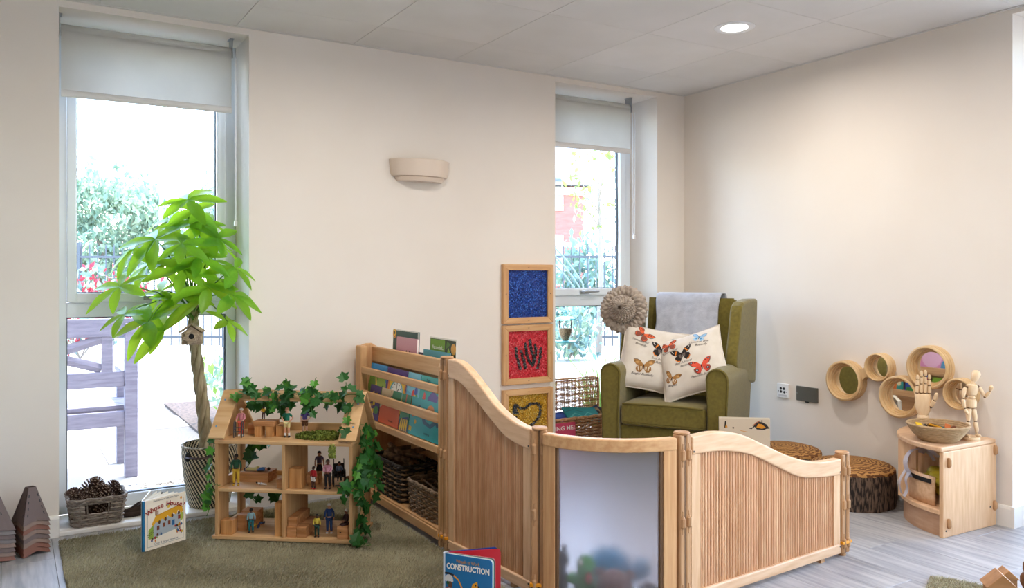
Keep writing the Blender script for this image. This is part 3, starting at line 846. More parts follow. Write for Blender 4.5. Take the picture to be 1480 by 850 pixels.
panel('square wooden framed panel of red sequins with a dark hand shape', 2.470, 0.510, 0.352, SEQR, hand)
panel('square wooden framed panel of gold sequins with a dark fish outline', 2.470, 0.1285, 0.352, SEQG, fish)

t = thing('socket_plate', 'small white outlet plate with dark round holes low on the right wall', 'socket', (XR, 3.29, 0.474))
MB().box(-0.011, 0, -0.0425, 0.0425, -0.0425, 0.0425).build('plate', WHITEP, t, bevel=0.003)
m = MB()
for dy, dz, r_ in ((0.013, 0.012, 0.0085), (-0.009, 0.012, 0.0085), (0.012, -0.006, 0.008), (-0.013, -0.008, 0.008), (0.03, -0.004, 0.003), (-0.03, -0.006, 0.003)):
    m.lathe([(r_, 0), (r_, 0.001), (0, 0.001)], 10, mat=T(-0.0112, dy, dz) @ R(radians(-90), 'Y'))
m.build('socket_holes', BLACK, t)
MB().box(-0.0116, -0.011, -0.03, 0.03, -0.034, -0.022).build('label_strip', flat('c9c7c9'), t)
t = thing('blank_plate', 'dark grey rectangular cover plate beside the white outlet', 'socket', (XR, 3.12, 0.473))
MB().box(-0.010, 0, -0.0735, 0.0735, -0.042, 0.042).build('plate', M('grey_plate', '6a6862', rough=0.4, metal=0.4), t, bevel=0.002)
MB().box(-0.016, -0.004, -0.012, 0.006, -0.047, -0.041).build('release_tab', BLACK, t)
m = MB().lathe([(0.003, 0), (0.003, 0.001), (0, 0.001)], 8, mat=T(-0.0105, 0.066, 0) @ R(radians(-90), 'Y')); m.build('screw', STEEL, t)

# bubble mirror: five joined wooden rings
t = thing('bubble_mirror', 'cluster of five joined round wooden ring mirrors on the right wall', 'mirror', (XR, 2.5, 0.6))
rings = [(2.846, 0.583, 0.108), (2.642, 0.675, 0.073), (2.523, 0.536, 0.107), (2.368, 0.700, 0.108), (2.213, 0.588, 0.075)]
WALLM = R(radians(-90), 'Y')
for (y, z, r) in rings:
    k = r / 0.108; d = 0.062
    rg = MB().lathe([(r * 0.70, 0.006), (r * 0.70, 0.014), (r * 0.77, 0.014), (r * 0.77, 0.029), (r * 0.83, 0.029), (r * 0.83, 0.044), (r * 0.88, 0.044), (r * 0.88, d - 0.004),
                     (r * 0.91, d), (r * 0.95, d), (r, d - 0.004), (r, d - 0.014), (r * 0.965, d - 0.016), (r * 0.965, d - 0.019), (r * 1.01, d - 0.021), (r * 1.01, d - 0.033), (r * 0.965, d - 0.035), (r * 0.965, d - 0.038), (r * 1.01, d - 0.040), (r * 1.01, 0.0), (r * 0.7, 0.0)],
                    56, mat=WALLM).build('ring', BEECH, t, loc=(0, y - 2.5, z - 0.6))
    MB().lathe([(0, 0.008), (r * 0.72, 0.008)], 40, mat=WALLM).build('mirror_disc', MIRROR, rg, label='silvered mirror glass')
for (a, b) in ((0, 1), (1, 2), (2, 3), (3, 4)):
    A_ = Vector((0, rings[a][0] - 2.5, rings[a][1] - 0.6)); B_ = Vector((0, rings[b][0] - 2.5, rings[b][1] - 0.6))
    u_ = (B_ - A_).normalized(); p = A_ + u_ * rings[a][2] * 0.9; q = B_ - u_ * rings[b][2] * 0.9
    s_ = Vector((1, 0, 0)).cross(u_) * 0.022
    m = MB(); m.add([p + s_ * 1.5, p - s_ * 1.5, (p + q) / 2 - s_, q - s_ * 1.5, q + s_ * 1.5, (p + q) / 2 + s_] + [v + Vector((-0.04, 0, 0)) for v in (p + s_ * 1.5, p - s_ * 1.5, (p + q) / 2 - s_, q - s_ * 1.5, q + s_ * 1.5, (p + q) / 2 + s_)],
          [(0, 1, 2, 3, 4, 5), (11, 10, 9, 8, 7, 6)] + [(i, (i + 1) % 6, 6 + (i + 1) % 6, 6 + i) for i in range(6)])
    m.build('bridge', BEECH, t)

# ================================================================== CORNER UNIT AND WHAT STANDS ON IT
CU = (3.898, 2.052)
t = thing('corner_cabinet', 'pale maple quarter round shelf unit against the right wall', 'shelf unit', (CU[0], CU[1], 0), radians(-2))
RQ = 0.405
def quarter(r, n=20, inset=0.0):
    return [(-inset, inset)] + [(-inset - (r - inset) * cos(a), inset + (r - inset) * sin(a)) for a in [pi / 2 * i / n for i in range(n + 1)]]
MB().prism(quarter(RQ + 0.012), 0.378, 0.400).build('top', MAPLEX, t, bevel=0.006, seg=3)
sp = MB().box(-RQ, 0, -0.002, 0.018, 0.0, 0.378).build('side_panel', MAPLEZ, t, bevel=0.004)
MB().box(-0.018, 0, 0.018, RQ, 0.0, 0.378).build('back_panel', MAPLEZ, t, bevel=0.003)
MB().box(-0.30, -0.282, 0.20, 0.29, 0.11, 0.378).build('inner_upright', MAPLEZ, t)
MB().prism([(-RQ + 0.03, 0.02), (-0.02, 0.02), (-0.02, RQ - 0.03)] + [(-0.02 - (RQ - 0.05) * cos(a), 0.02 + (RQ - 0.05) * sin(a)) for a in [pi / 2 * i / 14 for i in range(13, 0, -1)]], 0.095, 0.113).build('shelf', MAPLEX, t)
def arc_band(r0, r1, z0, z1, n=20):
    m = MB(); pts = [pi / 2 * i / n for i in range(n + 1)]
    outer = [(-r1 * cos(a), r1 * sin(a)) for a in pts]; inner = [(-r0 * cos(a), r0 * sin(a)) for a in pts]
    return m.prism(outer + inner[::-1], z0, z1)
arc_band(RQ - 0.075, RQ, 0.098, 0.120).build('curved_lip', MAPLEX, t, bevel=0.004)
arc_band(RQ - 0.035, RQ - 0.018, 0.0, 0.098).build('curved_plinth', M('pinkish_beech', 'c7a184', 'b88f70', rough=0.5, scale=6, stretch=(1, 1, 8)), t)
for (x_, z_) in ((-RQ + 0.034, 0.33), (-0.018, 0.35), (-RQ + 0.034, 0.062), (-0.022, 0.095)):
    MB().tube([(x_, -0.006, z_ - 0.022), (x_, -0.008, z_ - 0.012), (x_, -0.008, z_ + 0.012), (x_, -0.006, z_ + 0.022)], [0.006, 0.011, 0.011, 0.006], 10, flat=0.8).build('connector_clip', POSTW, t)
for (x_, z_) in ((-RQ + 0.02, 0.03), (-0.05, 0.09)):
    MB().lathe([(0.004, 0), (0.004, 0.001), (0, 0.001)], 8, mat=T(x_, -0.002, z_) @ R(radians(90), 'X')).build('screw_cap', BLACK, t)

# storage caddy on the shelf
cd = thing('storage_caddy', 'pale wooden curved caddy of yellow dressing up things inside the corner cabinet', 'caddy', (CU[0] - 0.03, CU[1] + 0.035, 0.1205), radians(-2))
arc_pts = [pi / 2 * i / 14 for i in range(15)]
m = MB(); r1 = 0.335
m.grid(lambda u_, v_: Vector((-r1 * cos(pi / 2 * (0.06 + 0.88 * u_)), r1 * sin(pi / 2 * (0.06 + 0.88 * u_)), 0.13 * v_)), 16, 3)
o = m.build('curved_front', MAPLEX, cd); s_ = o.modifiers.new('thickness', 'SOLIDIFY'); s_.thickness = 0.008
m = MB(); m.grid(lambda u_, v_: Vector((-(r1 + 0.006) * cos(pi / 2 * (0.08 + 0.5 * u_)), (r1 + 0.006) * sin(pi / 2 * (0.08 + 0.5 * u_)), 0.098 + 0.02 * v_)), 16, 1)
m.build('hand_slot', BLACK, cd)
MB().prism([(-r1 * 0.95 * cos(a), r1 * 0.95 * sin(a)) for a in arc_pts] + [(-0.04, 0.04)], 0.0, 0.006).build('base', MAPLEX, cd)
sc = thing('yellow_scarf', 'crumpled yellow fabric piled in the wooden caddy', 'fabric', (CU[0] - 0.23, CU[1] + 0.13, 0.135))
m = MB(); rn = random.Random(2)
for k in range(7):
    m.ball((rn.uniform(-0.07, 0.05), rn.uniform(-0.045, 0.07), rn.uniform(0.03, 0.12)), (rn.uniform(0.03, 0.045), rn.uniform(0.025, 0.04), rn.uniform(0.02, 0.034)), 10, 6, mat=T())
m.build('fabric_folds', M('yellow_satin', 'd6c43a', 'b8a31f', rough=0.5, scale=20), sc)
MB().ball((0.03, -0.05, 0.08), (0.04, 0.03, 0.035), 10, 6).build('navy_fold', flat('33405f', 0.8), sc)
rb = thing('organza_ribbon', 'sheer pale lilac ribbon hanging over the caddy edge', 'ribbon', (CU[0] - 0.30, CU[1] + 0.20, 0.12))
SHEER = M('sheer_lilac', 'd3d3e2', rough=0.4, alpha=0.55)
def tape(name, pts, w_):
    P = [Vector(p) for p in pts]; Q = []
    for i in range(len(P) - 1):
        a, b, c_, d_ = P[max(0, i - 1)], P[i], P[i + 1], P[min(len(P) - 1, i + 2)]
        for k in range(6):
            f_ = k / 6; Q.append(0.5 * (2 * b + (c_ - a) * f_ + (2 * a - 5 * b + 4 * c_ - d_) * f_ ** 2 + (3 * b - 3 * c_ + d_ - a) * f_ ** 3))
    Q.append(P[-1])
    MB().tube(Q, w_, 8, flat=0.05, up=(-0.75, 0.55, 0.2)).build(name, SHEER, rb)
tape('ribbon_loop', [(-0.035, 0.010, 0.10), (-0.038, 0.035, 0.17), (0.0, 0.02, 0.222), (0.05, -0.02, 0.225), (0.085, -0.055, 0.19)], 0.022)
tape('ribbon_loop', [(0.0, 0.055, 0.15), (0.02, 0.05, 0.20), (0.07, 0.0, 0.212), (0.09, -0.03, 0.17)], 0.018)
tape('ribbon_tail', [(-0.036, 0.012, 0.13), (-0.052, 0.022, 0.09), (-0.045, 0.02, 0.045), (-0.058, 0.028, 0.01)], 0.016)
tape('ribbon_tail', [(-0.012, 0.045, 0.13), (-0.040, 0.062, 0.07), (-0.028, 0.058, 0.012)], 0.014)

# coiled bowl with toys
BW = (3.628, 2.168, 0.400)
bowl = thing('coiled_bowl', 'shallow coiled jute bowl of toys on the corner cabinet', 'bowl', BW)
m = MB()
for k in range(9):
    f_ = k / 8; r_ = 0.072 + 0.056 * f_ ** 0.75; z_ = 0.006 + 0.068 * f_
    m.tube([(r_ * cos(2 * pi * i / 40), r_ * sin(2 * pi * i / 40), z_) for i in range(40)], 0.0062, 8, closed=True)
m.build('coils', ROPE, bowl)
MB().lathe([(0, 0.002), (0.072, 0.002), (0.072, 0.008), (0, 0.008)], 32).build('base', ROPE, bowl)
def bug_toy(label, loc, rz, c1, c2, k=1.0, cat='toy'):
    t = thing('felt_butterfly_toy', label, cat, loc, rot=(radians(12), radians(-14), rz))
    MB().ball((0, 0, 0.012), (0.032, 0.011, 0.011), 10, 6).build('body', flat(c2, 0.8), t)
    for s in (-1, 1):
        mm = MB()
        mm.prism([(0.0, 0.004 * s), (0.03, 0.02 * s), (0.026, 0.042 * s), (0.004, 0.036 * s), (-0.012, 0.03 * s), (-0.028, 0.028 * s), (-0.026, 0.008 * s)], 0.008, 0.016)
        mm.build('wing', flat(c1, 0.8), t, bevel=0.002)
    return t
bug_toy('yellow and black felt butterfly toy lying in the coiled bowl', (BW[0] - 0.035, BW[1] + 0.045, 0.446), 0.5, 'e0b21c', '1c1a17')
bug_toy('amber yellow felt moth toy beside the black one in the bowl', (BW[0] - 0.012, BW[1] + 0.012, 0.452), 2.2, 'c98a12', '5b3c10')
bug_toy('teal felt butterfly toy in the middle of the coiled bowl', (BW[0] + 0.035, BW[1] + 0.005, 0.436), 1.2, '1f7f86', '18494d')
bug_toy('rust orange felt butterfly toy at the right of the coiled bowl', (BW[0] + 0.062, BW[1] - 0.030, 0.440), 0.2, 'b5622f', '6b3a1c')

# jointed wooden hand
hd = thing('wooden_hand', 'jointed pale wooden artist hand standing upright behind the coiled bowl', 'model hand', (3.765, 2.325, 0.400), radians(-52))
MB().lathe([(0, 0), (0.026, 0), (0.027, 0.01), (0.027, 0.075), (0.024, 0.082), (0, 0.082)], 28).build('wrist', MANNEQ, hd)
m = MB()
prof = [(0.020, 0.014, 0.083), (0.030, 0.018, 0.10), (0.036, 0.02, 0.125), (0.037, 0.018, 0.155), (0.036, 0.015, 0.178), (0.033, 0.012, 0.184)]
vs = []; fs = []; n = 20
for (a, b, z) in prof:
    for j in range(n):
        q = 2 * pi * j / n; ex = 0.7
        vs.append((a * abs(cos(q)) ** ex * (1 if cos(q) > 0 else -1), b * abs(sin(q)) ** ex * (1 if sin(q) > 0 else -1), z))
for i in range(len(prof) - 1):
    for j in range(n):
        fs.append((i * n + j, i * n + (j + 1) % n, (i + 1) * n + (j + 1) % n, (i + 1) * n + j))
fs += [tuple(range(n - 1, -1, -1)), tuple(range((len(prof) - 1) * n, len(prof) * n))]
m.add(vs, fs, 0, True).build('palm', MANNEQ, hd)
def seg_chain(par, base, dirs, lens, rads, name):
    p = Vector(base); f = MB()
    for d_, L, r_ in zip(dirs, lens, rads):
        d_ = Vector(d_).normalized()
        f.ball(p, r_ * 0.8, 8, 6, mi=1)
        a = p + d_ * r_ * 0.35; b = p + d_ * (L - r_ * 0.25)
        f.tube([a, a + d_ * 0.002, (a + b) / 2, b - d_ * 0.002, b], [r_ * 0.75, r_, r_ * 1.02, r_ * 0.95, r_ * 0.7], 10)
        p = p + d_ * L
    f.ball(p - Vector(dirs[-1]).normalized() * 0.003, rads[-1] * 0.85, 8, 6)
    f.build(name, [MANNEQ, JOINT], par)
for k, (x_, L, lean) in enumerate(((-0.027, 0.088, 0.03), (-0.009, 0.108, 0.01), (0.009, 0.112, 0.0), (0.027, 0.092, -0.01))):
    seg_chain(hd, (x_, 0, 0.186), [(lean, 0.0, 1), (lean, -0.10, 1), (lean, -0.25, 1)], [L * 0.42, L * 0.32, L * 0.26], [0.0085, 0.008, 0.0072], 'finger')
seg_chain(hd, (0.032, -0.010, 0.125), [(0.42, -0.35, 0.9), (0.22, -0.25, 1)], [0.038, 0.036], [0.0105, 0.009], 'thumb')

# artist mannequin
mq = thing('artist_mannequin', 'jointed wooden artist figure with raised fist on a round base', 'mannequin', (3.768, 2.095, 0.400), radians(-20))
MB().lathe([(0, 0), (0.036, 0), (0.038, 0.004), (0.038, 0.012), (0.035, 0.016), (0, 0.016)], 28).build('base', MANNEQ, mq)
MB().tube([(0.0, 0.012, 0.014), (0.0, 0.012, 0.158)], 0.0018, 6).build('rod', STEEL, mq)
def limb(name, pts, rads, par=mq):
    m = MB(); m.tube(pts, rads, 10); m.build(name, MANNEQ, par)
def knob(p, r_, par=mq): MB().ball(p, r_, 8, 6).build('joint_ball', JOINT, par)
H0 = 0.0
limb('pelvis', [(0, 0, 0.148), (0, 0, 0.152), (0, 0, 0.172), (0, 0, 0.186), (0, 0, 0.189)], [0.016, 0.023, 0.024, 0.021, 0.016])
limb('waist', [(0, 0, 0.190), (0.001, 0, 0.196), (0.002, 0, 0.203)], [0.013, 0.016, 0.014])
limb('chest', [(0.002, 0, 0.205), (0.002, 0, 0.209), (0.004, 0, 0.232), (0.006, 0, 0.25), (0.007, 0, 0.256)], [0.015, 0.021, 0.027, 0.024, 0.014])
limb('neck', [(0.008, 0, 0.256), (0.013, 0, 0.270)], [0.009, 0.007])
m = MB(); m.tube([(0.012, 0, 0.266), (0.013, 0, 0.270), (0.020, 0, 0.285), (0.027, 0, 0.303), (0.031, 0, 0.314), (0.033, 0, 0.318)], [0.006, 0.011, 0.017, 0.020, 0.014, 0.004], 14); m.build('head', MANNEQ, mq)
for s in (-1, 1):
    knob((0.006 + 0.031 * s, 0, 0.243), 0.007)
limb('upper_arm', [(-0.029, 0, 0.24), (-0.033, 0, 0.235), (-0.042, -0.002, 0.208), (-0.044, -0.002, 0.195)], [0.006, 0.0095, 0.0085, 0.006]); knob((-0.0445, -0.002, 0.192), 0.006)
limb('forearm', [(-0.0445, -0.003, 0.19), (-0.0445, -0.003, 0.184), (-0.043, -0.008, 0.158), (-0.042, -0.01, 0.15)], [0.006, 0.0088, 0.0075, 0.005]); knob((-0.041, -0.011, 0.147), 0.0045)
limb('hand', [(-0.041, -0.011, 0.145), (-0.040, -0.014, 0.135), (-0.034, -0.018, 0.124), (-0.032, -0.02, 0.119)], [0.005, 0.008, 0.006, 0.003])
limb('upper_arm', [(0.040, 0, 0.241), (0.044, -0.002, 0.236), (0.058, -0.006, 0.211), (0.063, -0.008, 0.20)], [0.006, 0.0095, 0.0085, 0.006]); knob((0.0645, -0.009, 0.197), 0.006)
limb('forearm', [(0.066, -0.010, 0.198), (0.068, -0.012, 0.201), (0.074, -0.024, 0.218), (0.0755, -0.028, 0.223)], [0.006, 0.0085, 0.0075, 0.005]); knob((0.076, -0.029, 0.226), 0.0045)
limb('hand', [(0.076, -0.029, 0.227), (0.076, -0.031, 0.234), (0.078, -0.033, 0.246), (0.079, -0.033, 0.252)], [0.005, 0.009, 0.0095, 0.004])
for s, kx, fx, fy in ((-1, -0.018, -0.024, 0.004), (1, 0.020, 0.024, -0.006)):
    knob((0.012 * s, 0, 0.147), 0.008)
    limb('thigh', [(0.012 * s, 0, 0.145), (0.012 * s, 0, 0.139), (kx * 0.9, -0.002, 0.106), (kx, -0.003, 0.088)], [0.008, 0.0125, 0.011, 0.007]); knob((kx, -0.003, 0.085), 0.0065)
    limb('shin', [(kx, -0.003, 0.083), (kx, -0.003, 0.077), (fx * 0.97, fy - 0.002, 0.046), (fx, fy, 0.032)], [0.0065, 0.0105, 0.0085, 0.005]); knob((fx, fy, 0.0285), 0.005)
    limb('foot', [(fx, fy + 0.007, 0.0235), (fx, fy, 0.024), (fx + 0.002 * s, fy - 0.017, 0.0215), (fx + 0.003 * s, fy - 0.024, 0.0195)], [0.004, 0.0075, 0.007, 0.003])

# ================================================================== PLAY PARTITIONS
P0, P1, P2, P3 = Vector((1.572, 3.075, 0)), Vector((1.612, 2.431, 0)), Vector((1.981, 2.100, 0)), Vector((2.935, 2.165, 0))
ORANGE = M('orange_clip', 'e89a1a', rough=0.4)
def post(p, h, label, ang):
    t = thing('partition_post', label, 'post', (p.x, p.y, 0), ang)
    for k, x_ in enumerate((-0.015, 0.015)):
        b = MB().box(x_ - 0.0125, x_ + 0.0125, -0.020, 0.020, 0.012, h - 0.004).build('stave', POSTW, t, bevel=0.007, seg=3)
        for z_ in (0.055, h * 0.5, h - 0.075):
            for s in (-1, 1):
                m = MB()
                m.tube([(x_, 0.018 * s, z_ - 0.040), (x_, 0.018 * s, z_ - 0.022), (x_, 0.019 * s, z_ - 0.014), (x_, 0.019 * s, z_ + 0.014), (x_, 0.018 * s, z_ + 0.022), (x_, 0.018 * s, z_ + 0.040)],
                       [0.004, 0.005, 0.0098, 0.0098, 0.005, 0.004], 8, smooth=False)
                m.build('hinge_barrel', POSTW, b)
    MB().box(-0.0025, 0.0025, -0.017, 0.017, 0.012, h - 0.012).build('gap_strip', JOINT, t)
    MB().lathe([(0.0, h - 0.006), (0.026, h - 0.006), (0.029, h - 0.001), (0.026, h + 0.003), (0.0, h + 0.004)], 20).build('cap', POSTW, t)
    MB().lathe([(0.012, 0.0), (0.016, 0.0), (0.016, 0.013), (0.0, 0.013)], 12).build('foot', POSTW, t)
    m = MB(); m.box(-0.032, 0.032, -0.027, 0.027, 0.052, 0.064); m.build('lock_clip', ORANGE, t, bevel=0.002)
    return t
post(P0, 0.812, 'tall hinged beech post with orange clip between the bookcase and the curved top panel', radians(-86.4))
post(P1, 0.612, 'hinged beech post at the left side of the frosted curved panel', radians(-42))
post(P2, 0.612, 'hinged beech post at the right side of the frosted curved panel', radians(4))
post(P3, 0.425, 'short hinged beech post with orange clip at the free right end', radians(3.9))

def interp(tab, x):
    for i in range(len(tab) - 1):
        if x <= tab[i + 1][0] or i == len(tab) - 2:
            x0, y0 = tab[i]; x1, y1 = tab[i + 1]
            # smooth (Catmull-Rom) between measured points
            y_1 = tab[i - 1][1] if i > 0 else y0 - (y1 - y0); y2 = tab[i + 2][1] if i + 2 < len(tab) else y1 + (y1 - y0)
            u_ = min(1, max(0, (x - x0) / (x1 - x0)))
            return 0.5 * (2 * y0 + (y1 - y_1) * u_ + (2 * y_1 - 5 * y0 + 4 * y1 - y2) * u_ ** 2 + (3 * y0 - 3 * y1 + y2 - y_1) * u_ ** 3)
def wave_panel(A, B, top, low, label):
    d = B - A; L = d.length
    t = thing('wave_partition', label, 'partition', (A.x, A.y, 0), atan2(d.y, d.x))
    x0, x1 = 0.034, L - 0.034
    N = 40
    def rail(z0f, z1f, name, mat, th=0.019):
        m = MB(); vs = []; fs = []
        for i in range(N + 1):
            x = x0 + (x1 - x0) * i / N; u_ = x / L
            for (yy_, zz) in ((-th, z0f(u_)), (th, z0f(u_)), (th, z1f(u_)), (-th, z1f(u_))): vs.append((x, yy_, zz))
        for i in range(N):
            for j in range(4):
                fs.append((i * 4 + j, i * 4 + (j + 1) % 4, (i + 1) * 4 + (j + 1) % 4, (i + 1) * 4 + j))
        fs += [(3, 2, 1, 0), (N * 4, N * 4 + 1, N * 4 + 2, N * 4 + 3)]
        m.add(vs, fs).build(name, mat, t, bevel=0.006, seg=3)
    rail(lambda u_: interp(low, u_), lambda u_: interp(top, u_), 'top_rail', MAPLEX)
    rail(lambda u_: 0.016, lambda u_: 0.056, 'bottom_rail', MAPLEX)
    for x_, e in ((x0, 0.045), (x1 - 0.045, 0.045)):
        zt = interp(low, (x_ + 0.0225) / L)
        MB().box(x_, x_ + e, -0.015, 0.015, 0.05, zt + 0.012).build('stile', MAPLEZ, t, bevel=0.002)
    for x_ in (x0 + 0.008, x1 - 0.008):
        for z_ in (interp(low, x_ / L) + 0.012, 0.046):
            MB().lathe([(0.0035, 0), (0.0035, 0.0008), (0, 0.0008)], 8, mat=T(x_, -0.0191, z_) @ R(radians(90), 'X')).build('screw', BLACK, t)
    # bamboo reeds: narrow rounded strips side by side, each only a few pixels wide
    m = MB(); x_ = x0 + 0.046; wv = 0.0148; rn = random.Random(9)
    while x_ < x1 - 0.046:
        zt = interp(low, (x_ + wv / 2) / L) + 0.01; k_ = rn.choice((0, 0, 1, 2))
        for s in (-1, 1):
            pr = [(x_ + 0.0005, 0.003 * s), (x_ + 0.001, 0.0068 * s), (x_ + 0.004, 0.0092 * s), (x_ + wv / 2, 0.0098 * s), (x_ + wv - 0.004, 0.0092 * s), (x_ + wv - 0.001, 0.0068 * s), (x_ + wv - 0.0005, 0.003 * s)]
            vs = [(a, b, 0.05) for a, b in pr] + [(a, b, zt) for a, b in pr]
            m.add(vs, [(q, q + 1, q + 8, q + 7) for q in range(6)], k_, True)
        x_ += wv
    m.build('reed_facing', [TAMBOUR, TAMBOUR2, TAMBOUR3], t, kind='stuff')
    MB().box(x0 + 0.04, x1 - 0.04, -0.0035, 0.0035, 0.045, min(interp(low, k / 20) for k in range(1, 20))).build('backing_board', TAMBOUR, t)
    MB().box(x1 - 0.13, x1 - 0.105, -0.012, 0.012, 0.0, 0.018).build('foot', POSTW, t)
    MB().box(x0 + 0.105, x0 + 0.13, -0.012, 0.012, 0.0, 0.018).build('foot', POSTW, t)
    return t
wave_panel(P0, P1, [(0.0, 0.803), (0.10, 0.808), (0.183, 0.804), (0.306, 0.773), (0.454, 0.716), (0.607, 0.657), (0.74, 0.624), (0.865, 0.607), (1.0, 0.601)],
           [(0.0, 0.728), (0.10, 0.728), (0.208, 0.716), (0.369, 0.669), (0.521, 0.612), (0.702, 0.553), (0.872, 0.532), (1.0, 0.528)],
           'tall reeded partition panel with a swooping top beside the bookcase')
wave_panel(P2, P3, [(0.0, 0.592), (0.045, 0.596), (0.167, 0.598), (0.302, 0.576), (0.443, 0.523), (0.592, 0.464), (0.749, 0.420), (0.87, 0.406), (1.0, 0.405)],
           [(0.0, 0.528), (0.045, 0.531), (0.206, 0.525), (0.371, 0.491), (0.516, 0.432), (0.669, 0.371), (0.799, 0.349), (0.9, 0.341), (1.0, 0.338)],
           'long low reeded partition panel with a wavy top at the right')

# frosted quarter-round panel
CH = P2 - P1; mid = (P1 + P2) / 2; nrm = Vector((CH.y, -CH.x, 0)).normalized()
if nrm.y > 0: nrm = -nrm
sag = 0.098; half = CH.length / 2; RAD = (half * half + sag * sag) / (2 * sag); cen = mid - nrm * (RAD - sag)
t = thing('frosted_partition', 'curved partition panel with a frosted clear sheet in a wooden frame', 'partition', (cen.x, cen.y, 0))
a0 = atan2(P1.y - cen.y, P1.x - cen.x); a1 = atan2(P2.y - cen.y, P2.x - cen.x)
if a1 < a0: a1 += 2 * pi
da = 0.034 / RAD; a0 += da; a1 -= da
def band(r0, r1, z0, z1, b0=a0, b1=a1, n=28):
    pts = [b0 + (b1 - b0) * i / n for i in range(n + 1)]
    return MB().prism([(r1 * cos(a), r1 * sin(a)) for a in pts] + [(r0 * cos(a), r0 * sin(a)) for a in pts[::-1]], z0, z1)
band(RAD - 0.019, RAD + 0.019, 0.556, 0.600).build('top_rail', BIRCHX, t, bevel=0.006, seg=3)
band(RAD - 0.019, RAD + 0.019, 0.016, 0.056).build('bottom_rail', BIRCHX, t, bevel=0.005)
ds = 0.05 / RAD
band(RAD - 0.015, RAD + 0.015, 0.052, 0.558, a0, a0 + ds, 3).build('stile', BIRCHZ, t, bevel=0.002)
band(RAD - 0.015, RAD + 0.015, 0.052, 0.558, a1 - ds, a1, 3).build('stile', BIRCHZ, t, bevel=0.002)
band(RAD - 0.010, RAD + 0.010, 0.052, 0.558, a0 + ds, a0 + ds + 0.010 / RAD, 2).build('bead', JOINT, t)
band(RAD - 0.010, RAD + 0.010, 0.052, 0.558, a1 - ds - 0.010 / RAD, a1 - ds, 2).build('bead', JOINT, t)
m = MB(); q0, q1 = a0 + ds, a1 - ds
m.grid(lambda u_, v_: Vector((RAD * cos(q0 + (q1 - q0) * u_), RAD * sin(q0 + (q1 - q0) * u_), 0.05 + 0.512 * v_)), 28, 1)
m.build('frosted_sheet', FROST, t)
for a in (a0 + 0.12, a1 - 0.12):
    MB().box(-0.012, 0.012, -0.012, 0.012, 0.0, 0.018, mat=T(RAD * cos(a), RAD * sin(a), 0)).build('foot', POSTW, t)

# soft toys heaped behind the frosted panel
def plush(label, loc, rz, col, parts, name, cat='soft toy', mats=None):
    t = thing(name, label, cat, loc, rz)
    fur = M('plush_' + col, col, rough=1.0, bump=0.5, bscale=300, sheen=0.4)
    for nm, c, r_ in parts:
        MB().ball(c, r_, 18, 12).build(nm, M('plush_' + (mats or {}).get(nm, col), (mats or {}).get(nm, col), rough=1.0, bump=0.5, bscale=300, sheen=0.4), t)
    return t
plush('brown teddy bear lying closest behind the frosted panel', (1.800, 2.238, 0), radians(-50), '6b4a3a',
      [('body', (0.0, 0.045, 0.035), (0.05, 0.04, 0.035)), ('head', (0, -0.015, 0.082), (0.06, 0.052, 0.054)), ('ear', (-0.052, -0.005, 0.118), (0.018, 0.011, 0.017)), ('ear', (0.052, -0.005, 0.118), (0.018, 0.011, 0.017)),
       ('snout', (0, -0.06, 0.072), (0.025, 0.018, 0.02)), ('nose', (0, -0.076, 0.078), (0.009, 0.006, 0.007)), ('arm', (-0.05, 0.02, 0.02), (0.018, 0.03, 0.02)), ('arm', (0.05, 0.02, 0.02), (0.018, 0.03, 0.02)),
       ('leg', (-0.03, 0.075, 0.018), (0.018, 0.03, 0.018)), ('leg', (0.03, 0.075, 0.018), (0.018, 0.03, 0.018))], 'teddy_bear', mats={'nose': '1d1613', 'snout': '8a6a55'})
plush('green plush crocodile propped behind the frosted panel', (1.745, 2.338, 0), radians(-60), '4f9a4c',
      [('body', (0.0, 0.01, 0.05), (0.042, 0.045, 0.05)), ('head', (0.008, -0.008, 0.125), (0.034, 0.03, 0.045)), ('snout', (-0.028, -0.03, 0.085), (0.028, 0.026, 0.02)), ('eye', (0.0, -0.034, 0.145), (0.008, 0.008, 0.008)), ('leg', (-0.04, -0.02, 0.02), (0.016, 0.022, 0.02)), ('leg', (0.03, -0.03, 0.02), (0.016, 0.022, 0.02)), ('tail', (0.0, 0.06, 0.03), (0.02, 0.03, 0.02)), ('mouth', (0.03, -0.034, 0.095), (0.011, 0.014, 0.022))], 'plush_crocodile', mats={'mouth': 'b03a34', 'eye': 'e8e4d6'})
plush('bright blue plush whale behind the frosted panel', (1.895, 2.40, 0), radians(-36), '2f86b8',
      [('body', (0, 0.0, 0.075), (0.085, 0.055, 0.075)), ('tail', (0.12, -0.005, 0.075), (0.03, 0.022, 0.04)), ('tail_stock', (0.09, 0.0, 0.05), (0.04, 0.02, 0.025)), ('fin', (-0.03, -0.055, 0.04), (0.03, 0.016, 0.012)), ('eye', (-0.05, -0.045, 0.085), (0.008, 0.008, 0.008))], 'plush_whale', mats={'eye': '101010'})
plush('black plush cat at the left edge of the frosted panel', (1.69, 2.425, 0), 0.2, '1b1819',
      [('body', (0, 0, 0.06), (0.042, 0.04, 0.06)), ('head', (0, -0.01, 0.135), (0.038, 0.034, 0.034)), ('ear', (-0.025, -0.01, 0.168), (0.011, 0.008, 0.016)), ('ear', (0.025, -0.01, 0.168), (0.011, 0.008, 0.016)), ('paw', (-0.02, -0.04, 0.012), (0.014, 0.02, 0.012)), ('paw', (0.02, -0.04, 0.012), (0.014, 0.02, 0.012))], 'plush_cat')
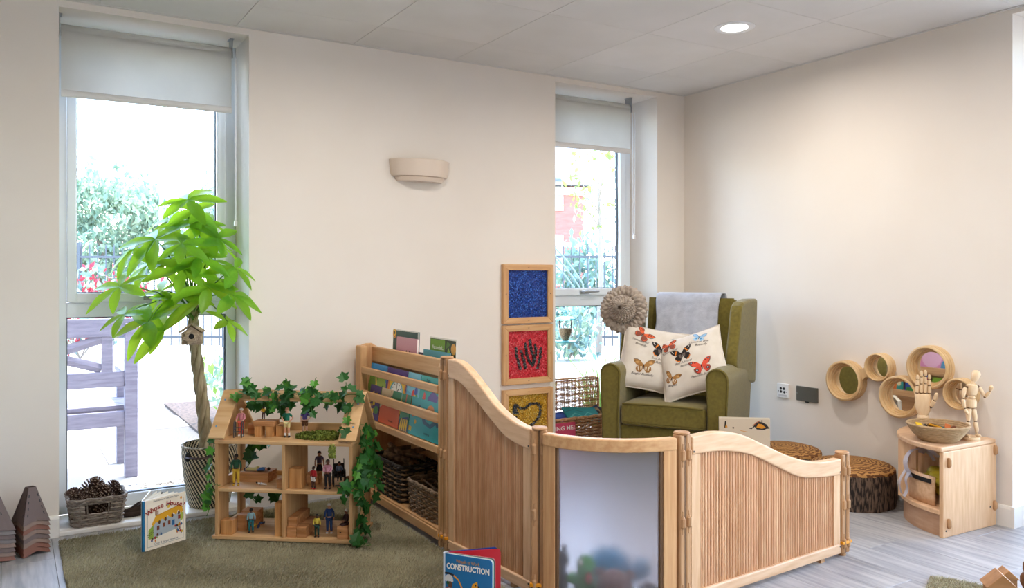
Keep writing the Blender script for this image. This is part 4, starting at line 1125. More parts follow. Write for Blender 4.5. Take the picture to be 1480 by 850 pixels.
plush('small dark brown plush dog at the right foot of the frosted panel', (1.925, 2.205, 0), radians(-50), '3b2722',
      [('body', (0, 0.02, 0.028), (0.032, 0.035, 0.028)), ('head', (0, -0.015, 0.05), (0.03, 0.026, 0.026)), ('ear', (-0.028, -0.012, 0.046), (0.008, 0.014, 0.018)), ('ear', (0.028, -0.012, 0.046), (0.008, 0.014, 0.018)), ('paw', (-0.016, -0.03, 0.008), (0.01, 0.016, 0.008)), ('paw', (0.016, -0.03, 0.008), (0.01, 0.016, 0.008))], 'plush_dog')

# ================================================================== BOOKS
PAGES = M('paper_pages', 'efe9dc', rough=0.9)
UPRIGHT = Matrix(((1, 0, 0, 0), (0, 0, -1, 0), (0, 1, 0, 0), (0, 0, 0, 1)))      # x right, y up, towards the reader
def ellipse(cx, cy, rx, ry, n=18, a0=0.0, a1=2 * pi):
    return [(cx + rx * cos(a0 + (a1 - a0) * i / n), cy + ry * sin(a0 + (a1 - a0) * i / n)) for i in range(n if abs(a1 - a0 - 2 * pi) < 1e-6 else n + 1)]
def rect(x0, y0, x1, y1): return [(x0, y0), (x1, y0), (x1, y1), (x0, y1)]
def stroke(pts, w):
    l = []; r = []
    for i, p in enumerate(pts):
        a = Vector(pts[max(0, i - 1)]); b = Vector(pts[min(len(pts) - 1, i + 1)])
        d = (b - a).normalized(); n_ = Vector((-d.y, d.x)) * w / 2
        l.append((p[0] + n_.x, p[1] + n_.y)); r.append((p[0] - n_.x, p[1] - n_.y))
    return l + r[::-1]

def picture(parent, w, h, art, texts=(), name='cover_picture', depth=0.0, mat=None):
    """flat printed shapes laid over a cover: art = [(hex, polygon in 0..1)], later ones on top"""
    mb = MB(); mats = []; idx = {}
    def mi(hx):
        if hx not in idx: idx[hx] = len(mats); mats.append(flat(hx, 0.45))
        return idx[hx]
    z = depth + 0.0003
    base = mat or UPRIGHT
    for hx, poly in art:
        mb.add([base @ Vector((p[0] * w, p[1] * h, z)) for p in poly], [tuple(range(len(poly)))], mi(hx)); z += 0.00006
    z += 0.0001
    for (s, x, y, size, hx, *o) in texts:
        k = o[0] if o else {}
        if 'arc' in k:
            c, r_, am, sp = k['arc']
            m2 = MB(); text_arc(m2, s, size, (c[0] * w, c[1] * h), r_, am, sp, 0, 0.0, bold=k.get('bold', 0.0))
            mb.add([base @ Vector((v.x, v.y, z)) for v in m2.v], m2.f, mi(hx))
        else:
            m2 = MB(); text_into(m2, s, size, T(x * w, y * h, 0) @ R(k.get('rot', 0.0)), 0, k.get('align', 'C'), k.get('shear', 0.0), k.get('bold', 0.0), width=k.get('width'))
            mb.add([base @ Vector((v.x, v.y, z)) for v in m2.v], m2.f, mi(hx))
    if mb.v:
        me = bpy.data.meshes.new(name); me.from_pydata([tuple(p) for p in mb.v], [], mb.f)
        for m in mats: me.materials.append(m)
        me.polygons.foreach_set('material_index', mb.mi); me.update()
        return obj(name, me, parent)

def book(label, w, h, th, cover, loc, rz, tilt=0.0, art=(), texts=(), spine=None, cat='book', group=None):
    """closed book standing upright, front cover towards local -y, origin at its lower left front corner"""
    t = thing('picture_book', label, cat, loc, group=group, rot=(-tilt, 0, rz))
    cm = flat(cover, 0.4)
    b = MB()
    b.box(0, w, 0, 0.0022, 0, h); b.box(0, w, th - 0.0022, th, 0, h); b.box(0, 0.0022, 0.0022, th - 0.0022, 0, h)
    b.build('cover', cm, t)
    MB().box(0.0022, w - 0.002, 0.0022, th - 0.0022, 0.002, h - 0.002).build('pages', PAGES, t)
    picture(t, w, h, art, texts)
    return t

# ================================================================== BOOKCASE
BK = (1.556, 3.108, 0.0)
LB = 0.968
t = thing('display_bookcase', 'pale birch display bookcase with front rails standing end on to the wall', 'bookcase', BK)
def side_poly():
    return [(0.0, 0.0), (0.305, 0.0), (0.305, 0.46), (0.285, 0.50), (0.125, 0.745), (0.10, 0.785), (0.075, 0.80), (0.045, 0.80), (0.012, 0.79), (0.0, 0.765)]
XZ = Matrix(((1, 0, 0, 0), (0, 0, -1, 0), (0, 1, 0, 0), (0, 0, 0, 1)))
for y_, lab in ((0.022, None), (LB, None)):
    MB().prism(side_poly(), 0, 0.022, mat=T(0, y_, 0) @ XZ).build('side_panel', BIRCHZ, t, bevel=0.004)
MB().box(-0.010, 0.03, LB - 0.075, LB + 0.001, 0.0, 0.792).build('front_upright', BIRCHZ, t, bevel=0.009, seg=3)
for z0, z1, nm in ((0.652, 0.687, 'front_rail'), (0.525, 0.567, 'front_rail')):
    MB().box(-0.006, 0.012, 0.020, LB - 0.005, z0, z1).build(nm, BIRCHY, t, bevel=0.004)
MB().box(0.072, 0.094, 0.02, LB - 0.02, 0.705, 0.785).build('top_rail', BIRCHY, t, bevel=0.005)
MB().box(-0.004, 0.20, 0.02, LB - 0.02, 0.402, 0.420).build('book_ledge', BIRCHY, t, bevel=0.003)
MB().box(-0.006, 0.010, 0.02, LB - 0.02, 0.396, 0.428).build('ledge_lip', BIRCHY, t, bevel=0.003)
m = MB(); m.add([(0.050, 0.022, 0.42), (0.062, 0.022, 0.42), (0.107, 0.022, 0.72), (0.095, 0.022, 0.72), (0.050, LB - 0.022, 0.42), (0.062, LB - 0.022, 0.42), (0.107, LB - 0.022, 0.72), (0.095, LB - 0.022, 0.72)],
                [(0, 3, 2, 1), (4, 5, 6, 7), (0, 1, 5, 4), (1, 2, 6, 5), (2, 3, 7, 6), (3, 0, 4, 7)])
m.build('sloping_back', BIRCHY, t)
MB().box(0.20, 0.212, 0.022, LB - 0.022, 0.08, 0.58).build('rear_board', BIRCHY, t)
MB().box(0.11, 0.185, 0.022, LB - 0.022, 0.60, 0.612).build('inner_shelf', BIRCHY, t)
MB().box(0.0, 0.29, 0.02, LB - 0.02, 0.062, 0.078).build('bottom_shelf', BIRCHY, t, bevel=0.002)
MB().box(-0.004, 0.014, 0.02, LB - 0.02, 0.030, 0.070).build('plinth_rail', BIRCHY, t, bevel=0.004)
for z_ in (0.20, 0.40):
    MB().box(0.212, 0.29, 0.022, LB - 0.022, z_, z_ + 0.012).build('rear_ledge', BIRCHY, t)
    MB().box(0.285, 0.298, 0.022, LB - 0.022, z_ + 0.012, z_ + 0.06).build('rear_rail', BIRCHY, t, bevel=0.003)

def shelf_book(label, y_hi, y_lo, z0, z1, xoff, cover, art, texts=(), tilt=0.14, th=0.007, group=None):
    return book(label, y_hi - y_lo - 0.004, (z1 - z0) / cos(tilt), th, cover, (BK[0] + xoff, y_hi - 0.002, z0), -pi / 2, tilt, art, texts)
G1 = 'books on the middle tier of the bookcase'
shelf_book('picture book of a green hill with an orange path under blue sky', 3.985, 3.775, 0.50, 0.705, 0.016, '2a8ecb',
           [('2a8ecb', rect(0, 0, 1, 1)), ('6d8f2d', [(0, 0), (1, 0), (1, 0.72), (0.85, 0.78), (0.6, 0.68), (0.45, 0.8), (0.2, 0.72), (0, 0.8)]), ('8aa63a', ellipse(0.75, 0.5, 0.3, 0.22)), ('5d7d26', ellipse(0.2, 0.45, 0.25, 0.2)),
            ('e5a63b', [(0.3, 0), (0.42, 0), (0.4, 0.3), (0.5, 0.5), (0.38, 0.75), (0.34, 0.74), (0.42, 0.52), (0.3, 0.3)]), ('3f5f2a', ellipse(0.86, 0.38, 0.1, 0.14))])
shelf_book('purple picture book with a white clock face on a yellow square', 3.772, 3.532, 0.50, 0.703, 0.016, '4a2c80',
           [('4a2c80', rect(0, 0, 1, 1)), ('d8842a', [(0.08, 0), (1, 0), (1, 0.8), (0.12, 0.84)]), ('e9c02c', rect(0.2, 0.0, 0.93, 0.78)), ('5fb0c0', ellipse(0.56, 0.45, 0.33, 0.3)), ('efeee9', ellipse(0.57, 0.45, 0.27, 0.27)),
            ('2b2b30', stroke([(0.57, 0.45), (0.57, 0.66)], 0.02)), ('2b2b30', stroke([(0.57, 0.45), (0.67, 0.55)], 0.025))] +
           [('3b3b44', ellipse(0.57 + 0.22 * cos(a), 0.45 + 0.22 * sin(a), 0.018, 0.02, 8)) for a in [2 * pi * i / 12 for i in range(12)]])
shelf_book('pale blue picture book with a bunch of bright balloons', 3.528, 3.386, 0.50, 0.703, 0.018, '79bcd2',
           [('79bcd2', rect(0, 0, 1, 1)), ('5aa6c0', [(0, 0), (1, 0), (1, 0.45), (0, 0.6)]), ('d23b2f', ellipse(0.55, 0.5, 0.13, 0.13)), ('2f4fa5', ellipse(0.75, 0.58, 0.12, 0.13)), ('efc12b', ellipse(0.68, 0.4, 0.14, 0.13)),
            ('e0762a', ellipse(0.48, 0.36, 0.12, 0.12)), ('3c8f45', ellipse(0.82, 0.44, 0.1, 0.11))])
shelf_book('teal jungle picture book with a red parrot and leaves', 3.383, 3.142, 0.50, 0.703, 0.016, '2c9c97',
           [('2c9c97', rect(0, 0, 1, 1)), ('5b4688', [(0.35, 0.3), (0.75, 0.36), (0.8, 0.62), (0.55, 0.72), (0.38, 0.55)]), ('c9402f', [(0.1, 0.2), (0.24, 0.3), (0.28, 0.6), (0.2, 0.66), (0.12, 0.45)]), ('d8d3c9', [(0.4, 0.12), (0.7, 0.2), (0.6, 0.34), (0.45, 0.3)]),
            ('b8372b', [(0.65, 0.1), (0.95, 0.14), (0.98, 0.6), (0.85, 0.5)]), ('e59a2f', ellipse(0.5, 0.24, 0.08, 0.06)), ('3d7d3a', [(0.8, 0.55), (1, 0.5), (1, 0.8), (0.9, 0.85)]), ('1c3f58', stroke([(0.2, 0.15), (0.4, 0.3), (0.6, 0.16)], 0.05))],
           [('Tara', 0.32, 0.87, 0.022, '1d3d44', {'bold': 0.02})])
shelf_book('yellow and purple spotted picture book on the lowest tier', 3.955, 3.812, 0.432, 0.60, 0.006, '43307e',
           [('43307e', rect(0, 0, 1, 1))] + [('e8c631', [(x_, y_), (x_ + 0.22, y_ + 0.06), (x_ + 0.2, y_ + 0.2), (x_ + 0.03, y_ + 0.17)]) for x_, y_ in ((0.0, 0.02), (0.05, 0.24), (0.3, 0.12), (0.02, 0.44), (0.36, 0.38), (0.2, 0.62), (0.5, 0.6))] + [('3d8a50', ellipse(0.75, 0.3, 0.18, 0.12))])
shelf_book('orange picture book with a pale sand coloured corner', 3.808, 3.566, 0.432, 0.60, 0.006, 'd9572a',
           [('d9572a', rect(0, 0, 1, 1)), ('d8c2a0', [(0, 0.42), (0.12, 0.5), (0.35, 0.72), (0.52, 0.7), (0.6, 1), (0, 1)]), ('2f8a6c', [(0.6, 1), (0.55, 0.8), (1, 0.55), (1, 1)])], [('back to school', 0.62, 0.11, 0.012, '3a2019', {'bold': 0.02, 'width': 0.05})])
shelf_book('green picture book with yellow striped legs', 3.562, 3.456, 0.432, 0.60, 0.006, '2f8a68',
           [('2f8a68', rect(0, 0, 1, 1)), ('23386e', [(0, 0), (1, 0), (0.95, 0.42), (0.4, 0.36), (0, 0.3)])] + [('eac23a', [(0.05 + 0.22 * k, 0.02), (0.2 + 0.22 * k, 0.0), (0.3 + 0.2 * k, 0.32), (0.16 + 0.2 * k, 0.34)]) for k in range(4)] + [('d24a3a', stroke([(0.45, 0.6), (0.5, 1.0)], 0.07)), ('e9d9c8', ellipse(0.45, 0.55, 0.07, 0.05))])
shelf_book('teal sea picture book with an orange fish on the lowest tier', 3.452, 3.142, 0.432, 0.60, 0.006, '2aa1a6',
           [('2aa1a6', rect(0, 0, 1, 1)), ('27566f', stroke([(0.25, 0.8), (0.4, 0.65), (0.5, 0.42), (0.7, 0.36), (0.85, 0.5), (0.95, 0.42)], 0.11)), ('d98538', ellipse(0.66, 0.7, 0.13, 0.2)), ('d4504a', ellipse(0.1, 0.55, 0.04, 0.08)), ('dfa62f', ellipse(0.2, 0.36, 0.035, 0.06)),
            ('e8c23a', [(-0.0, 0.1), (0.09, 0.08), (0.1, 0.2), (0.01, 0.22)]), ('c45a86', ellipse(0.14, 0.66, 0.05, 0.05))], [('over the sea', 0.62, 0.12, 0.014, '163a44', {'bold': 0.02, 'width': 0.055})])
# standing along the top
shelf_book('dark green picture book with a sky blue arch standing on the bookcase top', 3.945, 3.632, 0.615, 0.878, 0.138, '214f48',
           [('e9e3da', rect(0, 0, 1, 1)), ('214f48', rect(0.02, 0.0, 0.98, 0.985)), ('5aa5c9', ellipse(0.5, 0.55, 0.30, 0.33, 24)), ('5aa5c9', rect(0.2, 0.0, 0.8, 0.55)), ('86c3de', ellipse(0.52, 0.62, 0.18, 0.16)), ('e8a62a', ellipse(0.07, 0.92, 0.07, 0.09)), ('c95a2a', ellipse(0.07, 0.92, 0.055, 0.07)),
            ('f2d23c', ellipse(0.07, 0.93, 0.045, 0.06)), ('1d1d20', ellipse(0.075, 0.935, 0.02, 0.035))] + [('3f6f93', stroke([(0.24, 0.44 - 0.05 * k), (0.42, 0.44 - 0.05 * k)], 0.012)) for k in range(6)], tilt=0.03, th=0.008)
shelf_book('pink picture book with a white cat face standing in front of the dark green one', 3.858, 3.612, 0.615, 0.846, 0.118, 'd79fae',
           [('d79fae', rect(0, 0, 1, 1)), ('f1ece2', [(0.32, 0.5), (0.34, 0.66), (0.42, 0.63), (0.52, 0.62), (0.62, 0.66), (0.68, 0.68), (0.72, 0.5), (0.7, 0.3), (0.34, 0.3)]), ('4a4048', [(0.31, 0.66), (0.33, 0.73), (0.42, 0.66), (0.36, 0.66)]), ('4a4048', [(0.58, 0.66), (0.68, 0.74), (0.7, 0.66)]),
            ('6b3b2d', [(0.47, 0.70), (0.5, 0.64), (0.55, 0.70), (0.52, 0.74)])], tilt=0.05, th=0.012)
shelf_book('vegetable gardening magazine reading Welcome back standing at the right of the bookcase top', 3.510, 3.236, 0.615, 0.868, 0.140, 'e8e4da',
           [('e8e4da', rect(0, 0, 1, 1)), ('2d3a22', rect(0.02, 0.02, 0.98, 0.97)), ('6f9a2e', rect(0.03, 0.5, 0.58, 0.96)), ('e9e5dd', rect(0.03, 0.2, 0.62, 0.5)), ('26272c', rect(0.08, 0.36, 0.32, 0.48)), ('8fb33c', [(0.62, 0.5), (0.9, 0.3), (0.95, 0.55), (0.7, 0.85)]), ('b5c83e', ellipse(0.78, 0.4, 0.1, 0.12)), ('d2623a', ellipse(0.66, 0.36, 0.09, 0.09)),
            ('d9a24a', ellipse(0.9, 0.82, 0.09, 0.1)), ('e6e0c8', stroke([(0.6, 0.3), (0.72, 0.6), (0.95, 0.5)], 0.04)), ('c97c9c', ellipse(0.64, 0.62, 0.05, 0.06)), ('4f7a2c', [(0.62, 0.8), (0.8, 0.9), (0.66, 0.95)])],
           [('Welcome back...', 0.31, 0.78, 0.026, 'f4f3ea', {'width': 0.12, 'bold': 0.01}), ('To Nature recipes', 0.31, 0.62, 0.022, 'f4f3ea', {'width': 0.12, 'bold': 0.01})], tilt=0.03, th=0.004)
shelf_book('plain teal picture book standing low in front of the magazine', 3.540, 3.266, 0.615, 0.806, 0.118, '4f9db0',
           [('4f9db0', rect(0, 0, 1, 1)), ('e8b9b4', stroke([(0.32, 0.7), (0.29, 0.84)], 0.03))], tilt=0.05, th=0.008)
shelf_book('thin navy book lying low between the pink and teal books', 3.610, 3.545, 0.615, 0.785, 0.125, '3a3f63', [], tilt=0.05, th=0.006)
# books on the reading side (seen in the ring mirrors)
def rear_book(label, y0, y1, z0, h, cover, art, texts=()):
    return book(label, y1 - y0, h, 0.008, cover, (BK[0] + 0.272, y0, z0), pi / 2, 0.12, art, texts)
def dots(c1, n, s, r_):
    rn = random.Random(s); return [(c1 if k % 3 else '2b2b33', ellipse(rn.uniform(0.05, 0.95), rn.uniform(0.05, 0.95), r_, r_, 8)) for k in range(n)]
rear_book('red and white patterned picture book on the reading side of the bookcase', 3.86, 4.04, 0.413, 0.26, 'b3232c', [('b3232c', rect(0, 0, 1, 1))] + dots('efe6e0', 40, 3, 0.05))
rear_book('large pink picture book with blue lettering facing the armchair nook', 3.50, 3.76, 0.413, 0.28, 'd98fb4', [('d98fb4', rect(0, 0, 1, 1)), ('5a9ac0', [(0, 0), (0.3, 0), (0.25, 0.3), (0.1, 0.5), (0, 0.5)]), ('e9b7cf', ellipse(0.55, 0.4, 0.3, 0.25))], [('bold Words', 0.5, 0.75, 0.05, '2f4f86', {'shear': 0.3})])
rear_book('navy night sky picture book at the near end of the reading side', 3.20, 3.46, 0.413, 0.27, '22406d', [('22406d', rect(0, 0, 1, 1)), ('6fb1c4', rect(0, 0, 1, 0.4))] + dots('e8d24a', 14, 5, 0.03))
rear_book('teal picture book with an orange pear on the lower rear ledge', 3.88, 4.04, 0.213, 0.17, '2f9a92', [('2f9a92', rect(0, 0, 1, 1)), ('e07b3a', ellipse(0.5, 0.4, 0.2, 0.25)), ('e9d9a8', ellipse(0.2, 0.55, 0.1, 0.12))])
rear_book('blue and red comic picture book on the lower rear ledge', 3.66, 3.86, 0.213, 0.18, '2a4fa0', [('2a4fa0', rect(0, 0, 1, 1)), ('d0342f', rect(0.1, 0.7, 0.9, 0.9)), ('e8c23a', ellipse(0.4, 0.3, 0.18, 0.2)), ('3f8f4a', rect(0.6, 0.0, 0.95, 0.4))])
rear_book('lime green picture book on the lower rear ledge', 3.42, 3.64, 0.213, 0.17, '8db63a', [('8db63a', rect(0, 0, 1, 1)), ('c8452f', ellipse(0.5, 0.5, 0.25, 0.25))])

# ================================================================== WICKER
def rrect(w, d, r, n=6):
    pts = []
    for cx, cy, a in ((w / 2 - r, d / 2 - r, 0), (-w / 2 + r, d / 2 - r, pi / 2), (-w / 2 + r, -d / 2 + r, pi), (w / 2 - r, -d / 2 + r, 1.5 * pi)):
        for i in range(n + 1): pts.append((cx + r * cos(a + pi / 2 * i / n), cy + r * sin(a + pi / 2 * i / n)))
    return pts
def resample(pts, step):
    P = [Vector(p) for p in pts]; P.append(P[0]); L = [0]
    for i in range(len(P) - 1): L.append(L[-1] + (P[i + 1] - P[i]).length)
    n = max(8, int(L[-1] / step)); n += n % 2; out = []; i = 0
    for k in range(n):
        d = L[-1] * k / n
        while L[i + 1] < d: i += 1
        p = P[i].lerp(P[i + 1], (d - L[i]) / max(1e-9, L[i + 1] - L[i])); tn = (P[i + 1] - P[i]).normalized()
        out.append((p, Vector((tn.y, -tn.x))))
    return out
def wicker(name, label, loc, rz, w0, d0, w1, d1, h, mats, strand=0.0048, stake=0.024, hole=None, cat='basket', seed=1, lev=None, sag=0.0):
    t = thing(name, label, cat, loc, rz); rn = random.Random(seed)
    nl = lev or int(h / (strand * 2.1)); m = MB(); base = resample(rrect(w0, d0, 0.03), stake / 2)
    n = len(base)
    for l in range(nl):
        f_ = l / (nl - 1); ww = w0 + (w1 - w0) * f_; dd = d0 + (d1 - d0) * f_
        ring = resample(rrect(ww, dd, 0.03), (2 * (ww + dd)) / n * 0.97)
        k_ = len(ring); path = []
        for i, (p, nv) in enumerate(ring):
            o = strand * 0.85 * sin(pi * i + pi / 2 + pi * l) * (1 if i % 2 == 0 else 1) if False else strand * 0.9 * (1 if ((i // 2 + l) % 2) else -1) * (1 if i % 2 == 0 else 0.0)
            path.append(Vector((p.x + nv.x * o, p.y + nv.y * o, strand + (h - 2 * strand) * f_ + rn.uniform(-0.0012, 0.0012))))
        if hole and hole[1] < f_ < hole[2]:
            idx = [i for i in range(k_) if abs(path[i].x) < hole[0] and path[i].y < 0]
            if idx:
                a, b = min(idx), max(idx)
                path = path[b + 1:] + path[:a]
                m.tube(path, strand, 5, mi=l % len(mats)); continue
        m.tube(path, strand, 5, closed=True, mi=l % len(mats))
    m.build('weave', mats, t, kind='stuff')
    m = MB()
    for i in range(0, n, 2):
        (p, nv) = base[i]; sx = w1 / w0; sy = d1 / d0
        if hole and abs(p.x * sx) < hole[0] * 0.8 and p.y < 0 and abs(p.x) > 0.012: continue
        m.tube([(p.x, p.y, 0.002), (p.x * sx, p.y * sy, h - strand)], strand * 0.75, 5, mi=0)
    m.build('stakes', mats, t, kind='stuff')
    for k, dz in enumerate((0.0, strand * 1.3)):
        ring = resample(rrect(w1 + 0.004, d1 + 0.004, 0.03), 0.016); m = MB()
        m.tube([(p.x + nv.x * 0.003 * (1 if (i + k) % 2 else -1), p.y + nv.y * 0.003 * (1 if (i + k) % 2 else -1), h + dz + 0.002 * sin(i * 1.3 + k * 2)) for i, (p, nv) in enumerate(ring)], strand * 1.25, 6, closed=True)
        m.build('rim', mats[0], t)
    m = MB(); m.prism(rrect(w0 - 0.01, d0 - 0.01, 0.03), 0.0, 0.006); m.build('base', mats[-1], t)
    return t
GW = [WICKG, M('grey_wicker_light', 'a69a8e', '857a70', rough=0.8, scale=40)]
wicker('wicker_basket', 'low grey wicker basket with bare rods on the right of the bookcase bottom shelf', (BK[0] + 0.105, 3.31, 0.079), 0, 0.175, 0.30, 0.19, 0.33, 0.135, [M('lower_wicker', '917b64', '6f5a46', rough=0.8, scale=40), WICKB], cat='basket', seed=3)
rods = []
for k in range(7):
    o = thing('willow_rod', 'bare willow rod lying in the low grey basket of the bookcase', 'stick', (BK[0] + 0.105, 3.31, 0.16 + 0.014 * (k % 3)), group='willow rods in the low grey basket')
    rn = random.Random(k + 30); x_ = -0.07 + 0.023 * k
    MB().tube([(x_, -0.13, 0.0), (x_ + rn.uniform(-0.01, 0.01), 0, 0.012), (x_ + rn.uniform(-0.015, 0.015), 0.13, 0.028)], [0.007, 0.006, 0.004], 7).build('stem', STICK, o)
DW = [M('dark_weave', '2c2622', rough=0.8), M('tan_weave', '8d7358', rough=0.8)]
wicker('wicker_basket', 'dark and tan woven basket of split sticks on the left of the bookcase bottom shelf', (BK[0] + 0.105, 3.71, 0.079), 0, 0.17, 0.32, 0.19, 0.36, 0.17, DW, strand=0.0055, stake=0.03, cat='basket', seed=4)
for k in range(14):
    rn = random.Random(k + 60)
    o = thing('split_stick', 'split firewood stick heaped in the dark woven basket', 'stick', (BK[0] + 0.10 + rn.uniform(-0.05, 0.05), 3.71 + rn.uniform(-0.07, 0.07), 0.225 + 0.014 * (k // 2)), group='split sticks in the dark woven basket', rot=(rn.uniform(-0.15, 0.15), rn.uniform(-0.15, 0.15), rn.choice((0, pi / 2)) + rn.uniform(-0.35, 0.35)))
    if abs(o.rotation_euler.z) < 0.8: L_ = 0.06
    else: L_ = 0.09
    MB().prism([(-0.011, -0.007), (0.010, -0.009), (0.012, 0.006), (-0.004, 0.010)], -L_, L_, mat=R(radians(90), 'Y')).build('wood', STICK, o, bevel=0.0015, seg=1)

# pine cones
def cone_mesh(seed):
    rn = random.Random(seed); m = MB(); n = 70
    m.tube([(0, 0, 0), (0, 0, 0.03), (0, 0, 0.062)], [0.010, 0.010, 0.004], 8, mi=0)
    for k in range(n):
        f_ = k / n; a = k * 2.39996; z = 0.004 + 0.062 * f_
        rr = 0.029 * sin(pi * (0.18 + 0.78 * f_)) ** 0.8 + 0.004; el = -0.15 + 1.15 * f_
        d = Vector((cos(a) * cos(el), sin(a) * cos(el), sin(el))); s = Vector((-sin(a), cos(a), 0)); u_ = d.cross(s)
        p = Vector((cos(a) * 0.006, sin(a) * 0.006, z)); wv = 0.0085 * (1 - 0.4 * f_)
        tip = p + d * rr
        vs = [p - s * 0.002, p + s * 0.002, tip * 1.0 + s * wv - u_ * 0.001, tip + d * 0.003, tip - s * wv - u_ * 0.001, tip - u_ * 0.005 + d * 0.001]
        m.add(vs, [(0, 1, 2, 3, 4), (0, 4, 5), (5, 2, 1, 0)], 0); m.add([vs[2], vs[3], vs[4], vs[5]], [(0, 1, 2, 3)], 1)
    me = bpy.data.meshes.new('scales'); me.from_pydata([tuple(p) for p in m.v], [], m.f)
    me.materials.append(CONE); me.materials.append(CONETIP); me.polygons.foreach_set('material_index', m.mi); me.update()
    return me
CM = [cone_mesh(k) for k in range(2)]
def pine_cone(label, loc, rot, s=1.0, group=None, k=0):
    t = thing('pine_cone', label, 'pine cone', loc, group=group, rot=rot); t.scale = (s, s, s)
    obj('scales', CM[k % 2], t)
    MB().tube([(0, 0, -0.008), (0, 0, 0.004)], [0.003, 0.005], 6).build('stalk', STICK, t)
    return t
BQ = (0.345, 4.235, 0.0225)
wicker('wicker_basket', 'small grey wicker basket with a handle slot heaped with pine cones on the sill', BQ, 0, 0.20, 0.19, 0.232, 0.215, 0.118, GW, strand=0.0046, stake=0.026, hole=(0.042, 0.52, 0.86), seed=7)
m = MB(); rn = random.Random(12)
k = 0
for lay, (nx, ny, zz) in enumerate(((3, 3, 0.045), (3, 3, 0.088), (3, 2, 0.125), (2, 1, 0.16))):
    for i in range(nx):
        for j in range(ny):
            x_ = BQ[0] + (i - (nx - 1) / 2) * 0.058 + rn.uniform(-0.005, 0.005) - (0.02 if lay == 3 else 0); y_ = BQ[1] + (j - (ny - 1) / 2) * 0.056 + rn.uniform(-0.006, 0.006)
            pine_cone('brown pine cone heaped in the grey wicker basket on the sill', (x_, y_, zz), (rn.uniform(-1.0, 1.0), rn.uniform(-1.0, 1.0), rn.uniform(0, 6)), rn.uniform(0.85, 1.0), 'pine cones in the grey basket', k); k += 1
pine_cone('single pine cone lying on the sill behind the storybook', (0.600, 4.30, 0.055), (1.4, 0.2, 0.9), 0.9)
bk = thing('bark_chunk', 'dark curved chunk of bark leaning on the sill beside the cone basket', 'bark', (0.545, 4.235, 0.0225), radians(6))
def barkf(u_, v_):
    a = pi * v_; x_ = -0.09 + 0.18 * u_; r_ = 0.03 + 0.045 * u_ + 0.006 * sin(11 * u_ + 5 * v_) + 0.005 * sin(23 * v_)
    return Vector((x_, -r_ * cos(a) * 0.7, max(0.0, r_ * sin(a) * 1.05)))
m = MB(); m.grid(barkf, 24, 14)
o = m.build('bark_shell', M('dark_bark', '3d2d25', '221813', rough=0.95, scale=30, stretch=(1, 4, 4), bump=0.8, bscale=40), bk); s_ = o.modifiers.new('thickness', 'SOLIDIFY'); s_.thickness = 0.008; s_.offset = -1

# ================================================================== FLOOR BOOKS
FZ = 0.022
# open storybook: front cover turned to the room
A_ = Vector((0.478, 3.657)); B_ = Vector((0.650, 3.738)); ang = atan2(B_.y - A_.y, B_.x - A_.x); W_ = (B_ - A_).length; H_ = 0.208
t = thing('storybook', 'open standing storybook titled Whose House with a thatched cottage on its cream cover', 'book', (A_.x, A_.y, FZ - 0.004), ang)
def hard_cover(par, w, h, th, mat, name):
    return MB().box(0, w, 0, th, 0, h).build(name, mat, par, bevel=0.001, seg=1)
hard_cover(t, W_, H_, 0.003, flat('e6d8c2', 0.35), 'front_cover')
MB().box(-0.010, 0.0, -0.0006, 0.010, 0, H_).build('spine', flat('1f6f9f', 0.4), t, bevel=0.002)
bc = MB().box(0, W_ * 0.98, 0, 0.003, 0, H_); o = bc.build('back_cover', flat('dcd6ca', 0.4), t); o.location = (-0.008, 0.009, 0); o.rotation_euler = (0, 0, radians(46))
for k, aa in enumerate((8, 15, 24, 34, 40)):
    o = MB().box(0, W_ * 0.94, 0, 0.001, 0.004, H_ - 0.004).build('page', PAGES, t); o.location = (-0.004, 0.006, 0); o.rotation_euler = (0, 0, radians(aa))
house_art = [('efe4d2', rect(0.0, 0, 1, 1)), ('5f7f8f', stroke([(0.06, 0.82), (0.06, 0.06), (0.94, 0.06), (0.94, 0.88)], 0.008)), ('f1e8d8', rect(0.075, 0.07, 0.925, 0.93)),
             ('8faa45', [(0.08, 0.22), (0.3, 0.2), (0.3, 0.55), (0.16, 0.46), (0.08, 0.4)]), ('a9b94e', ellipse(0.88, 0.52, 0.06, 0.09)), ('6e7f3a', stroke([(0.06, 0.3), (0.26, 0.42)], 0.02)), ('5b4a38', stroke([(0.06, 0.26), (0.26, 0.38)], 0.012)),
             ('a9b4bd', [(0.2, 0.22), (0.86, 0.3), (0.86, 0.6), (0.2, 0.56)]), ('e0a62c', [(0.15, 0.5), (0.22, 0.6), (0.26, 0.66), (0.84, 0.76), (0.9, 0.72), (0.93, 0.62), (0.88, 0.58), (0.8, 0.66), (0.76, 0.56), (0.68, 0.63), (0.63, 0.54), (0.54, 0.6), (0.49, 0.51), (0.4, 0.57), (0.35, 0.48), (0.26, 0.53), (0.2, 0.46)]),
             ('c98a1e', stroke([(0.26, 0.65), (0.84, 0.755)], 0.012)), ('8a5a34', rect(0.24, 0.66, 0.28, 0.76)), ('8a5a34', rect(0.29, 0.67, 0.32, 0.75))]
for x_, y_ in ((0.34, 0.51), (0.49, 0.54), (0.66, 0.575), (0.82, 0.6)): house_art.append(('5a3a2a', ellipse(x_, y_, 0.028, 0.04, 10)))
for x_, y_, c in ((0.28, 0.36, '7a3f2c'), (0.42, 0.39, '7a3f2c'), (0.55, 0.41, '7a3f2c'), (0.8, 0.47, '8a2f2c')): house_art.append((c, rect(x_, y_, x_ + 0.06, y_ + 0.085)))
